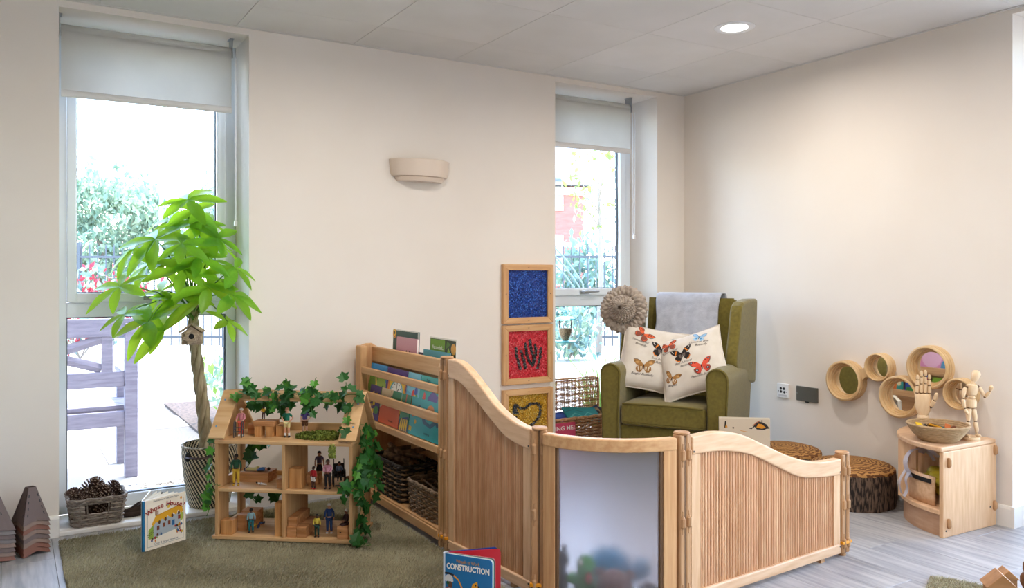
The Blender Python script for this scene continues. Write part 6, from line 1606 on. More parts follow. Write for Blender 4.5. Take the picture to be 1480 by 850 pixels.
# ivy garlands
def leaf_mesh(name, mat):
    half = [(0.0, 0.0), (0.20, -0.14), (0.48, 0.02), (0.36, 0.24), (0.60, 0.52), (0.27, 0.60), (0.0, 1.0)]
    vs = [(x_, y_, 0.28 * abs(x_) - 0.12 * y_ * y_) for x_, y_ in half] + [(-x_, y_, 0.28 * abs(x_) - 0.12 * y_ * y_) for x_, y_ in half[1:-1]]
    mid_ = len(vs); vs.append((0, 0.3, -0.01)); vs.append((0, 0.6, -0.045))
    R_ = [0, 1, 2, 3, 4, 5, 6]; L_ = [0, 7, 8, 9, 10, 11, 6]
    fs = []
    for r_ in (R_, L_):
        fs += [(r_[0], r_[1], mid_), (r_[1], r_[2], mid_), (r_[2], r_[3], mid_), (r_[3], mid_ + 1, mid_), (r_[3], r_[4], mid_ + 1), (r_[4], r_[5], mid_ + 1), (r_[5], r_[6], mid_ + 1)]
    me = bpy.data.meshes.new(name); me.from_pydata(vs, [], fs); me.materials.append(mat); me.update(); return me
IVY = leaf_mesh('leaf', LEAFD); IVY2 = leaf_mesh('leaf', M('ivy_leaf_young', '58962f', '3f7d26', rough=0.5, scale=25, rnd=0.15, translucent=0.2))
def garland(label, paths, seed, step, size, facing, spread=0.02, young=0.2, hang=0.6):
    o0 = Vector(paths[0][0]); t = thing('ivy_garland', label, 'garland', o0); rn = random.Random(seed); k = 0
    for path in paths:
        P = [Vector(p) - o0 for p in path]
        Q = []
        for i in range(len(P) - 1):
            for j in range(5): Q.append(P[i].lerp(P[i + 1], j / 5) + Vector((rn.uniform(-1, 1), rn.uniform(-1, 1), rn.uniform(-1, 1))) * 0.004)
        Q.append(P[-1])
        MB().tube(Q, 0.0016, 5).build('stem', VINE, t)
        L = sum((Q[i + 1] - Q[i]).length for i in range(len(Q) - 1)); d = 0.008
        while d < L:
            i = 0; dd = d
            while i < len(Q) - 2 and dd > (Q[i + 1] - Q[i]).length: dd -= (Q[i + 1] - Q[i]).length; i += 1
            p = Q[i].lerp(Q[i + 1], dd / max(1e-6, (Q[i + 1] - Q[i]).length)); tn = (Q[i + 1] - Q[i]).normalized()
            fz = (Vector(facing) + Vector((rn.uniform(-1, 1), rn.uniform(-1, 1), rn.uniform(-0.6, 1))) * 0.75).normalized()
            dirn = (Vector((rn.uniform(-1, 1), rn.uniform(-1, 1), rn.uniform(-1, 1) - hang))); dirn = (dirn - fz * dirn.dot(fz)).normalized()
            s = size * rn.uniform(0.65, 1.2); base = p + fz * rn.uniform(0.003, spread) + dirn * 0.004
            x_ = dirn.cross(fz)
            m4 = Matrix((x_, dirn, fz)).transposed().to_4x4(); m4.translation = base
            lf = obj('leaf', IVY2 if rn.random() < young else IVY, t); lf.matrix_local = m4 @ Matrix.Diagonal((s, s, s, 1))
            if k % 3 == 0:
                MB().tube([p, p.lerp(base, 0.5) + fz * 0.002, base], 0.0009, 4).build('leaf_stalk', VINE, t)
            k += 1; d += step * rn.uniform(0.6, 1.4)
    return t
FW = -DEY + Vector((0, 0, 0.5))
rz_ = 0.603
garland('ivy garland trailing along the roof ridge of the dolls house', [
    [dw(0.03, 0.11, 0.60), dw(0.12, 0.10, 0.618), dw(0.2, 0.12, 0.612), dw(0.3, 0.10, 0.616), dw(0.4, 0.11, 0.618), dw(0.5, 0.10, 0.612), dw(0.60, 0.11, 0.612)],
    [dw(0.12, 0.10, 0.62), dw(0.11, 0.09, 0.66), dw(0.125, 0.09, 0.685)], [dw(0.27, 0.10, 0.61), dw(0.275, 0.09, 0.66), dw(0.28, 0.09, 0.685)], [dw(0.40, 0.10, 0.61), dw(0.405, 0.09, 0.65), dw(0.42, 0.09, 0.69)],
    [dw(0.555, 0.10, 0.62), dw(0.55, 0.10, 0.67)], [dw(0.25, 0.07, 0.60), dw(0.26, 0.055, 0.545)], [dw(0.40, 0.08, 0.60), dw(0.41, 0.05, 0.53)], [dw(0.595, 0.10, 0.605), dw(0.575, 0.045, 0.53), dw(0.565, 0.01, 0.465)]], 21, 0.021, 0.046, FW, 0.02, 0.25)
garland('ivy hanging inside the loft below the back of the dolls house roof', [
    [dw(0.06, 0.20, 0.565), dw(0.2, 0.19, 0.57), dw(0.34, 0.2, 0.568), dw(0.5, 0.19, 0.568), dw(0.575, 0.17, 0.56)], [dw(0.14, 0.19, 0.56), dw(0.15, 0.19, 0.52)], [dw(0.22, 0.19, 0.56), dw(0.24, 0.19, 0.51)], [dw(0.37, 0.18, 0.56), dw(0.365, 0.18, 0.51)], [dw(0.57, 0.18, 0.55), dw(0.565, 0.18, 0.47)]], 22, 0.024, 0.05, FW, 0.01, 0.05)
EX = DEX + Vector((0, 0, 0.15)) - DEY * 0.5
garland('thick ivy garland tumbling down the right side wall of the dolls house', [
    [dw(0.625, 0.06, 0.50), dw(0.635, 0.055, 0.42), dw(0.64, 0.04, 0.34), dw(0.635, 0.03, 0.26), dw(0.632, 0.04, 0.16), dw(0.63, 0.05, 0.05), dw(0.64, 0.01, 0.006)],
    [dw(0.63, 0.14, 0.46), dw(0.64, 0.13, 0.38), dw(0.64, 0.12, 0.30), dw(0.64, 0.11, 0.22)], [dw(0.63, 0.20, 0.46), dw(0.64, 0.19, 0.36), dw(0.65, 0.2, 0.28), dw(0.65, 0.19, 0.17)],
    [dw(0.635, 0.02, 0.36), dw(0.63, -0.012, 0.30), dw(0.60, -0.018, 0.24), dw(0.56, -0.016, 0.20)], [dw(0.64, 0.05, 0.34), dw(0.635, 0.0, 0.27), dw(0.625, -0.012, 0.2)], [dw(0.64, 0.09, 0.40), dw(0.645, 0.08, 0.32), dw(0.65, 0.07, 0.24)]], 23, 0.0165, 0.046, EX, 0.022, 0.12)
garland('sparse ivy strand hanging at the left side wall of the dolls house', [
    [dw(-0.012, 0.02, 0.43), dw(-0.014, 0.0, 0.33), dw(-0.012, -0.012, 0.25), dw(-0.014, -0.012, 0.16), dw(-0.03, -0.015, 0.10)], [dw(-0.012, -0.01, 0.22), dw(-0.04, -0.03, 0.20), dw(-0.065, -0.03, 0.19)], [dw(-0.01, -0.012, 0.24), dw(0.03, -0.012, 0.235)]], 24, 0.034, 0.045, -DEY - DEX * 0.4, 0.012, 0.5)
garland('ivy strand looping behind the left windows of the dolls house', [
    [dw(0.03, 0.24, 0.40), dw(0.10, 0.25, 0.37), dw(0.19, 0.25, 0.38)], [dw(0.06, 0.24, 0.40), dw(0.05, 0.24, 0.31), dw(0.045, 0.22, 0.26)], [dw(0.10, 0.24, 0.18), dw(0.16, 0.25, 0.14), dw(0.19, 0.25, 0.13)], [dw(0.05, 0.23, 0.12), dw(0.08, 0.24, 0.10)]], 25, 0.03, 0.05, FW, 0.012, 0.2)
garland('short ivy sprig lying on the rug at the right foot of the dolls house', [[dw(0.625, -0.03, 0.006), dw(0.655, -0.045, 0.008), dw(0.70, -0.03, 0.008)]], 26, 0.02, 0.05, (0, 0, 1), 0.01, 0.3, hang=0.0)

# ================================================================== MONEY TREE IN ITS WOVEN PLANTER
PLX, PLY = 0.848, 4.238
def weave_mat():
    m = bpy.data.materials.new('black_cream_weave'); m.use_nodes = True
    n, l = m.node_tree.nodes, m.node_tree.links; p = n['Principled BSDF']; p.inputs['Roughness'].default_value = 0.75
    tc = n.new('ShaderNodeTexCoord'); s = n.new('ShaderNodeSeparateXYZ'); l.new(tc.outputs['Object'], s.inputs[0])
    def mth(op, a, b=None):
        q = n.new('ShaderNodeMath'); q.operation = op
        for i, v in enumerate((a, b)):
            if v is None: continue
            if isinstance(v, (int, float)): q.inputs[i].default_value = v
            else: l.new(v, q.inputs[i])
        return q.outputs[0]
    an = mth('ARCTAN2', s.outputs['Y'], s.outputs['X'])
    u_ = mth('MULTIPLY', an, 42 / (2 * pi)); rw = mth('FLOOR', mth('MULTIPLY', s.outputs['Z'], 120.0))
    fr = mth('FRACT', mth('ADD', u_, mth('MULTIPLY', rw, 0.25)))
    k = mth('GREATER_THAN', fr, 0.52)
    mx = n.new('ShaderNodeMix'); mx.data_type = 'RGBA'; l.new(k, mx.inputs[0])
    mx.inputs[6].default_value = lin('1b1917'); mx.inputs[7].default_value = lin('d6c5a4')
    l.new(mx.outputs[2], p.inputs['Base Color'])
    fz = mth('FRACT', mth('MULTIPLY', s.outputs['Z'], 120.0)); hb = mth('MULTIPLY', mth('SINE', mth('MULTIPLY', fz, pi)), mth('SINE', mth('MULTIPLY', mth('FRACT', mth('MULTIPLY', fr, 2.0)), pi)))
    bp = n.new('ShaderNodeBump'); bp.inputs['Strength'].default_value = 0.6; bp.inputs['Distance'].default_value = 0.003
    l.new(hb, bp.inputs['Height']); l.new(bp.outputs[0], p.inputs['Normal'])
    return m
WEAVE = weave_mat()
t = thing('woven_planter', 'tall black and cream woven basket planter with a leather handle under the leafy tree', 'planter', (PLX, PLY, 0.0225))
MB().lathe([(0, 0.0), (0.09, 0.0), (0.098, 0.012), (0.112, 0.09), (0.124, 0.17), (0.13, 0.25), (0.130, 0.298), (0.124, 0.298), (0.123, 0.25), (0.11, 0.20), (0.0, 0.20)], 56).build('basket', WEAVE, t)
MB().tube([(0.129 * cos(a), 0.129 * sin(a), 0.300) for a in [2 * pi * i / 48 for i in range(48)]], 0.006, 8, closed=True).build('rim', M('cream_rim', 'cfc3ad', '2a2622', rough=0.8, scale=60), t)
hp = []
for i in range(13):
    a = radians(-150 + 50 * i / 12); rr = 0.134 + 0.016 * sin(pi * i / 12)
    hp.append((rr * cos(a), rr * sin(a), 0.258))
ho = MB().tube(hp, 0.011, 8, flat=0.5, up=(0, 0, 1)).build('handle', LEATHER, t, label='dark brown leather handle')
for a in (-150, -100):
    MB().ball((0.131 * cos(radians(a)), 0.131 * sin(radians(a)), 0.257), (0.014, 0.014, 0.024), 10, 8).build('handle_tab', BLACK, t)

mt_ = thing('money_tree', 'leafy money tree with a braided trunk standing in the tall window', 'plant', (PLX, PLY, 0.2))
O_ = Vector((PLX, PLY, 0.2))
MB().lathe([(0.0, 0.052), (0.06, 0.05), (0.104, 0.042), (0.104, 0.025)], 28).build('soil', SOIL, mt_)
path = [Vector((0.832, 4.225, 0.235)), Vector((0.826, 4.22, 0.38)), Vector((0.806, 4.21, 0.56)), Vector((0.782, 4.2, 0.74)), Vector((0.765, 4.195, 0.90)), Vector((0.765, 4.195, 1.02))]
def along(f_):
    f_ *= len(path) - 1; i = min(int(f_), len(path) - 2); return path[i].lerp(path[i + 1], f_ - i)
for k in range(4):
    pts = []; rad = []
    for i in range(41):
        f_ = i / 40; c = along(f_) - O_; a = 2 * pi * k / 4 + 2 * pi * 2.1 * f_; rr = 0.021 - 0.008 * f_
        pts.append(c + Vector((cos(a) * rr, sin(a) * rr, 0))); rad.append(0.0165 - 0.005 * f_)
    MB().tube(pts, rad, 10).build('trunk_strand', TRUNK, mt_)
def leaflet_mesh():
    m = MB()
    def fn(u_, v_):
        w_ = 0.185 * (sin(pi * min(1.0, u_ ** 0.85 * 0.97 + 0.015)) ** 0.75) * (0.75 + 0.5 * u_ if u_ < 0.6 else 1.05)
        x_ = (v_ - 0.5) * 2 * w_
        return Vector((x_, u_, 0.22 * abs(x_) - 0.2 * u_ * u_ + 0.01 * sin(14 * u_) * abs(v_ - 0.5)))
    m.grid(fn, 10, 4)
    return m.mesh('leaflet', TREELEAF)
LFM = leaflet_mesh()
DARKLEAF = None
TOPP = Vector((0.765, 4.195, 1.0))
hubs = [(0.735, 4.17, 1.520, 6, 0.155), (0.585, 4.13, 1.325, 6, 0.20), (0.79, 4.14, 1.395, 7, 0.16), (0.43, 4.10, 1.105, 6, 0.145), (0.545, 4.06, 0.945, 6, 0.165), (0.455, 4.14, 0.975, 5, 0.14),
        (0.80, 4.02, 1.100, 6, 0.15), (0.895, 4.06, 0.935, 5, 0.115), (0.925, 4.04, 1.19, 6, 0.13), (0.635, 4.10, 1.215, 6, 0.13), (0.69, 4.02, 1.185, 7, 0.15), (0.85, 4.07, 1.335, 6, 0.14),
        (0.605, 4.02, 0.915, 5, 0.16), (0.72, 4.26, 1.30, 7, 0.15), (0.84, 4.24, 1.24, 6, 0.14), (0.66, 4.25, 1.42, 6, 0.15), (0.76, 4.04, 1.24, 6, 0.14), (0.56, 4.22, 1.20, 6, 0.14), (0.88, 4.15, 1.12, 6, 0.12), (0.70, 4.10, 1.05, 6, 0.13), (0.83, 4.22, 1.42, 6, 0.13), (0.62, 4.18, 1.08, 5, 0.13), (0.60, 4.0, 0.90, 4, 0.19), (0.50, 4.2, 1.28, 5, 0.15), (0.68, 4.0, 1.30, 6, 0.15), (0.91, 4.0, 1.06, 6, 0.14), (0.76, 4.16, 1.47, 6, 0.14), (0.90, 4.20, 1.30, 5, 0.12)]
rn = random.Random(17)
for hi, (hx, hy, hz, n, ln) in enumerate(hubs):
    H_ = Vector((hx, hy, hz)); st = TOPP + Vector((rn.uniform(-.012, .012), rn.uniform(-.012, .012), rn.uniform(-0.08, 0.02)))
    out = (H_ - TOPP)
    midp = st.lerp(H_, 0.5) + Vector((0, 0, 0.05 if hz > 1.0 else 0.09))
    q = [st - O_, st.lerp(midp, 0.5) + Vector((0, 0, 0.012)) - O_, midp - O_, midp.lerp(H_, 0.55) + Vector((0, 0, 0.008)) - O_, H_ - O_]
    pet = MB().tube(q, [0.0045, 0.004, 0.0035, 0.003, 0.0028], 6).build('leaf', PETIOLE, mt_)
    flat_out = Vector((out.x, out.y * 0.8 - 0.05, 0))
    if flat_out.length < 1e-3: flat_out = Vector((0, -1, 0))
    ax = (flat_out.normalized() * 0.55 + Vector((0, -0.15, 0.75))).normalized()
    b1 = ax.orthogonal().normalized(); b2 = ax.cross(b1)
    a0_ = rn.uniform(0, 6.28)
    for i in range(n):
        a = a0_ + 2 * pi * i / n + rn.uniform(-0.18, 0.18)
        d_ = (b1 * cos(a) + b2 * sin(a) + ax * rn.uniform(0.0, 0.25) + Vector((0, 0, -rn.uniform(0.0, 0.38)))).normalized()
        s = ln * rn.uniform(0.85, 1.25)
        tip = H_ + d_ * s
        if tip.y > 4.37: d_.y -= (tip.y - 4.36) / s
        if tip.x > 0.995 and tip.y > 4.10: d_.x -= (tip.x - 0.985) / s
        d_.normalize()
        if any(abs((H_ + d_ * s * q_).x - 0.735) < 0.085 and 0.79 < (H_ + d_ * s * q_).z < 0.965 for q_ in (0.3, 0.55, 0.8, 1.0)): continue
        nz_ = (ax - d_ * ax.dot(d_)); nz_ = nz_.normalized() if nz_.length > 1e-3 else d_.orthogonal()
        x_ = d_.cross(nz_)
        m4 = Matrix((x_, d_, nz_)).transposed().to_4x4(); m4.translation = H_ - O_
        lf = obj('leaflet', LFM, pet); lf.matrix_local = m4 @ Matrix.Diagonal((s * rn.uniform(0.85, 1.1), s, s, 1))
# driftwood bird house hung on the trunk
bh = thing('driftwood_bird_house', 'little driftwood bird house with a round hole hanging on the braided trunk', 'bird house', (0.735, 4.055, 0.832), radians(-18))
DRIFT = M('driftwood', 'b8a48c', '8d7b67', rough=0.9, scale=12, stretch=(1, 6, 6), rnd=0.1)
MB().prism([(-0.045, 0), (0.045, 0), (0.045, 0.055), (0, 0.088), (-0.045, 0.055)], -0.03, 0.03, mat=UPRIGHT).build('box', DRIFT, bh, bevel=0.002)
for s in (-1, 1):
    for k in range(3):
        MB().box(-0.062, 0.002, -0.042 + 0.028 * k, -0.016 + 0.028 * k, 0, 0.008, mat=T(0, 0, 0.094) @ Matrix.Diagonal((-s, 1, 1, 1)) @ R(radians(-37), 'Y') ).build('roof_stick', DRIFT, bh, bevel=0.002)
for k in range(7):
    a = 2 * pi * k / 7 + 0.3; c_ = (0.024 * cos(a), 0.040 + 0.024 * sin(a))
    MB().box(-0.020, 0.020, -0.007, 0.007, 0, 0.007, mat=T(c_[0], -0.031 - 0.0015 * (k % 3), c_[1]) @ R(radians(90), 'X') @ R(a + pi / 2 + 0.35)).build('twig_surround', DRIFT, bh, bevel=0.0015)
MB().lathe([(0, 0), (0.0155, 0), (0.0155, 0.002), (0, 0.002)], 18, mat=T(0, -0.0325, 0.040) @ R(radians(90), 'X')).build('entrance_hole', BLACK, bh)
MB().tube([(0.0155 * cos(a), -0.036, 0.040 + 0.0155 * sin(a)) for a in [2 * pi * i / 20 for i in range(20)]], 0.003, 6, closed=True).build('hole_ring', DRIFT, bh)
MB().tube([(0, 0.0, 0.092), (0.008, 0.05, 0.13), (0.02, 0.10, 0.15)], 0.0015, 5).build('hanging_cord', ROPE, bh)

# ================================================================== HAMPER IN THE RIGHT WINDOW
HX0, HX1, HY = 2.872, 3.372, 4.275
HW = [WICKH, M('honey_wicker_dark', 'a3704a', '87583a', rough=0.7, scale=30)]
hm = wicker('wicker_hamper', 'honey wicker picnic hamper with its lid open on the sill of the right window', ((HX0 + HX1) / 2, HY, 0.0225), 0, 0.47, 0.17, 0.50, 0.195, 0.232, HW, strand=0.005, stake=0.03, seed=9)
lid = MB(); rn = random.Random(5)
for k in range(22):
    z_ = 0.262 + 0.0087 * k
    for q in range(2):
        lid.tube([(-0.25 + 0.0125 * i, 0.094 + 0.004 * (1 if (i // 2 + q) % 2 else -1) * (1 if i % 2 == 0 else 0) + 0.005 * k / 22, z_ + 0.0016 * (1 if (i + q) % 2 else -1)) for i in range(41)], 0.0022 if k % 5 > 1 else 0.0036, 5, mi=k % 2)
lid.build('lid', HW, hm, kind='stuff')
m = MB()
for k in range(17): m.tube([(-0.245 + 0.0306 * k, 0.094, 0.25), (-0.245 + 0.0306 * k, 0.099, 0.452)], 0.003, 5)
m.build('lid_stakes', HW, hm, kind='stuff')
m = MB(); m.tube([(-0.25, 0.094, 0.245), (-0.252, 0.097, 0.35), (-0.25, 0.099, 0.452), (-0.2, 0.099, 0.458), (0.2, 0.099, 0.458), (0.25, 0.099, 0.452), (0.252, 0.097, 0.35), (0.25, 0.094, 0.245)], 0.006, 8); m.build('lid_rim', HW, hm)
for x_ in (-0.12, 0.13):
    MB().tube([(x_ + 0.03 * cos(a), 0.085 - 0.012 * sin(a), 0.455 + 0.012 * sin(a)) for a in [pi * i / 8 for i in range(9)]], 0.004, 6).build('lid_loop', flat('d8d3cc', 0.7), hm)
def flat_book(label, x, y, z, w, d, th, cover, rot, art=(), texts=()):
    t = thing('picture_book', label, 'book', (x, y, z), rot=rot)
    MB().box(-w / 2, w / 2, -d / 2, d / 2, 0, th).build('cover', flat(cover, 0.4), t, bevel=0.001)
    picture(t, w, d, art, texts, mat=T(-w / 2, -d / 2, th))
    return t
flat_book('royal blue book tilted at the back of the wicker hamper', 3.03, 4.285, 0.235, 0.20, 0.14, 0.012, '2f4da8', (radians(24), 0, 0.1), [('2f4da8', rect(0, 0, 1, 1)), ('4a6ac4', rect(0.1, 0.6, 0.9, 0.85))])
flat_book('teal sea creature book lying on top in the wicker hamper', 3.155, 4.262, 0.250, 0.24, 0.15, 0.012, '1f8a8f', (radians(28), radians(4), -0.15), [('1f8a8f', rect(0, 0, 1, 1)), ('56b0b0', stroke([(0.1, 0.3), (0.3, 0.6), (0.5, 0.35), (0.7, 0.65), (0.95, 0.4)], 0.06)), ('2a6a72', stroke([(0.05, 0.7), (0.3, 0.85), (0.55, 0.7)], 0.05))], [('Sealife', 0.5, 0.12, 0.03, 'd9e4e0', {'shear': 0.3})])
flat_book('navy patterned book at the right end of the wicker hamper', 3.29, 4.275, 0.238, 0.13, 0.15, 0.014, '24355e', (radians(30), radians(-8), 0.2), [('24355e', rect(0, 0, 1, 1)), ('8a6a4c', rect(0.55, 0.2, 0.95, 0.9)), ('3f6f9a', ellipse(0.3, 0.5, 0.2, 0.3))], [('try', 0.25, 0.7, 0.03, 'dcd8d0', {})])
bag = thing('striped_cloth', 'dark and tan striped cloth bunched at the right end of the hamper', 'cloth', (3.325, 4.30, 0.235))
m = MB()
for k in range(5): m.ball((0.012 * k - 0.02, 0.006 * (k % 2), 0.015 + 0.008 * (k % 3)), (0.018, 0.03, 0.024), 10, 6, mi=k % 2)
m.build('folds', [flat('2a2a33', 0.9), flat('a9835e', 0.9)], bag)
book('pink picture book ending in the words ING ME propped in front of the hamper', 0.158, 0.218, 0.008, 'cf4a6c', (2.866, 4.150, 0.0225), 0.0, 0.03, [('cf4a6c', rect(0, 0, 1, 1)), ('e8a03a', ellipse(0.55, 0.58, 0.07, 0.07)), ('f0e0d0', ellipse(0.55, 0.5, 0.06, 0.06)), ('4a6fb0', [(0.4, 0.3), (0.7, 0.3), (0.64, 0.48), (0.46, 0.48)])],
     [('ING ME!', 0.50, 0.80, 0.036, 'f6eef0', {'width': 0.145, 'bold': 0.01})])

# ================================================================== ARMCHAIR
CH0 = (3.066, 3.397, 0.0); CA = radians(-60)
ch = thing('wing_armchair', 'olive green wing back armchair in the corner by the window', 'armchair', CH0, CA)
def rounded(name, x0, x1, y0, y1, z0, z1, b, seg=5, mat=GREENFAB, puff=0.0, mtx=None):
    m = MB(); n = 6
    def P(u_, v_, w_):
        p = Vector((x0 + (x1 - x0) * u_, y0 + (y1 - y0) * v_, z0 + (z1 - z0) * w_)); return p
    if puff:
        N_ = 10
        vs = []; idx = {}
        for i in range(N_ + 1):
            for j in range(N_ + 1):
                f_ = (1 - (2 * i / N_ - 1) ** 4) * (1 - (2 * j / N_ - 1) ** 4)
                for k in (0, 1):
                    idx[i, j, k] = len(vs); p = P(i / N_, j / N_, k); p.z += puff * f_ * (1 if k else -0.3); vs.append(p)
        fs = []
        for i in range(N_):
            for j in range(N_):
                fs.append((idx[i, j, 1], idx[i + 1, j, 1], idx[i + 1, j + 1, 1], idx[i, j + 1, 1])); fs.append((idx[i, j, 0], idx[i, j + 1, 0], idx[i + 1, j + 1, 0], idx[i + 1, j, 0]))
        for i in range(N_):
            fs += [(idx[i, 0, 0], idx[i + 1, 0, 0], idx[i + 1, 0, 1], idx[i, 0, 1]), (idx[i + 1, N_, 0], idx[i, N_, 0], idx[i, N_, 1], idx[i + 1, N_, 1]), (idx[0, i + 1, 0], idx[0, i, 0], idx[0, i, 1], idx[0, i + 1, 1]), (idx[N_, i, 0], idx[N_, i + 1, 0], idx[N_, i + 1, 1], idx[N_, i, 1])]
        m.add(vs, fs, 0, True, mtx)
    else: m.box(x0, x1, y0, y1, z0, z1, 0, mtx); m.sm = [True] * len(m.sm)
    return m.build(name, mat, ch, bevel=b, seg=seg)
rounded('base', -0.255, 0.255, 0.012, 0.52, 0.09, 0.315, 0.015)
sc_ = rounded('seat_cushion', -0.244, 0.244, -0.018, 0.46, 0.318, 0.440, 0.022, puff=0.018)
for z_ in (0.330, 0.437):
    MB().tube([(-0.228, -0.0205, z_), (0.0, -0.0215, z_ + (0.004 if z_ > 0.4 else -0.002)), (0.228, -0.0205, z_)], 0.0045, 6).build('piping', PIPING, sc_)
for s in (-1, 1):
    # arm: rounded scroll section drawn in x-z, run from front to back
    prof = []
    xc, zc_, rr = 0.302, 0.600, 0.062
    prof = [(0.250, 0.085), (0.352, 0.085), (0.352, 0.30), (0.358, 0.45), (0.364, 0.56)] + [(xc + rr * cos(a), zc_ + rr * sin(a)) for a in [radians(x_) for x_ in range(0, 181, 18)]] + [(0.244, 0.54), (0.250, 0.40)]
    pp = [(s * x_, z_) for x_, z_ in prof]
    ao = MB().prism(pp, -0.54, 0.022, mat=XZ, smooth=True).build('arm', GREENFAB, ch, bevel=0.008, seg=3)
    MB().tube([(s * x_, -0.0225, z_) for x_, z_ in [(0.258, 0.09), (0.256, 0.40), (0.250, 0.55)] + [(xc + (rr - 0.008) * cos(a), zc_ + (rr - 0.008) * sin(a)) for a in [radians(x_) for x_ in range(180, -1, -18)]] + [(0.356, 0.55), (0.346, 0.30), (0.344, 0.09)]], 0.0038, 6).build('piping', PIPING, ao)
    wpoly = [(0.60, 0.52), (0.30, 0.56), (0.235, 0.66), (0.245, 0.72), (0.275, 0.80), (0.300, 0.88), (0.318, 0.95), (0.335, 0.985), (0.37, 1.005), (0.50, 1.02), (0.64, 1.02)]
    wo = MB().prism(wpoly, -0.034, 0.034, mat=T(s * 0.292, 0, 0) @ R(radians(-5 * s)) @ Matrix(((0, 0, 1, 0), (1, 0, 0, 0), (0, 1, 0, 0), (0, 0, 0, 1)))).build('wing', GREENFAB, ch, bevel=0.018, seg=4)
    for y_ in (0.06, 0.52):
        MB().tube([(s * 0.28, y_, 0.09), (s * 0.285, y_, 0.0)], [0.022, 0.016], 10).build('leg', M('dark_leg', '3a281c', rough=0.4), ch)
bm_ = MB()
def backf(u_, v_):
    x_ = -0.262 + 0.524 * u_; z_ = 0.40 + 0.622 * v_
    bul = 0.03 * (1 - (2 * u_ - 1) ** 4) * sin(pi * min(1, v_ * 0.95 + 0.03)) ** 0.6
    return Vector((x_, 0.425 + 0.115 * v_ - bul, z_))
bm_.grid(backf, 14, 14, flip=False)
bk_ = bm_.build('back_front', GREENFAB, ch)
rounded('back', -0.275, 0.275, 0.0, 0.125, 0.0, 0.66, 0.03, mtx=T(0, 0.455, 0.37) @ R(radians(-10), 'X'))
# throw over the back
th = thing('grey_throw', 'soft grey throw draped over the top of the green armchair back', 'blanket', CH0, CA)
prof = []
for i in range(9): prof.append((0.655 - 0.006 * i, 0.86 + 0.022 * i))      # behind
prof += [(0.61, 1.045), (0.585, 1.052), (0.555, 1.050), (0.528, 1.038)]
for i in range(1, 17): prof.append((0.516 - 0.0078 * i, 1.03 - 0.0165 * i))
def throwf(u_, v_):
    k = v_ * (len(prof) - 1); i = min(int(k), len(prof) - 2); f_ = k - i
    y_ = prof[i][0] * (1 - f_) + prof[i + 1][0] * f_; z_ = prof[i][1] * (1 - f_) + prof[i + 1][1] * f_
    fr_ = max(0, (v_ - 0.45) / 0.55); e = 0.012 * (0.3 + fr_)
    w_ = 0.192 + 0.01 * sin(6 * v_) + 0.006 * fr_
    x_ = -w_ + 2 * w_ * u_
    y_ -= 0.012 + e * (0.6 * sin(9 * u_ + 3 * v_) + 0.5 * sin(17 * u_ - 6 * v_ + 1) + 0.4 * sin(11 * v_ + 5 * u_)) * 0.7 + 0.012 * fr_
    z_ += -0.022 * fr_ * (0.5 + 0.5 * sin(3.2 * u_ + 0.6)) + 0.006 * sin(8 * u_) * fr_
    if y_ > 0.44 + 0.115 * (z_ - 0.4) / 0.622 and False: pass
    return Vector((x_ + 0.008 * sin(10 * v_), y_, z_))
o = MB().grid(throwf, 40, 40).build('cloth', BLANKET, th); s_ = o.modifiers.new('thickness', 'SOLIDIFY'); s_.thickness = 0.007; s_.offset = 0
hem = [throwf(i / 40, 1.0) + Vector((0, -0.004, 0)) for i in range(41)]
MB().tube(hem, 0.006, 6).build('hem', BLANKET, th)

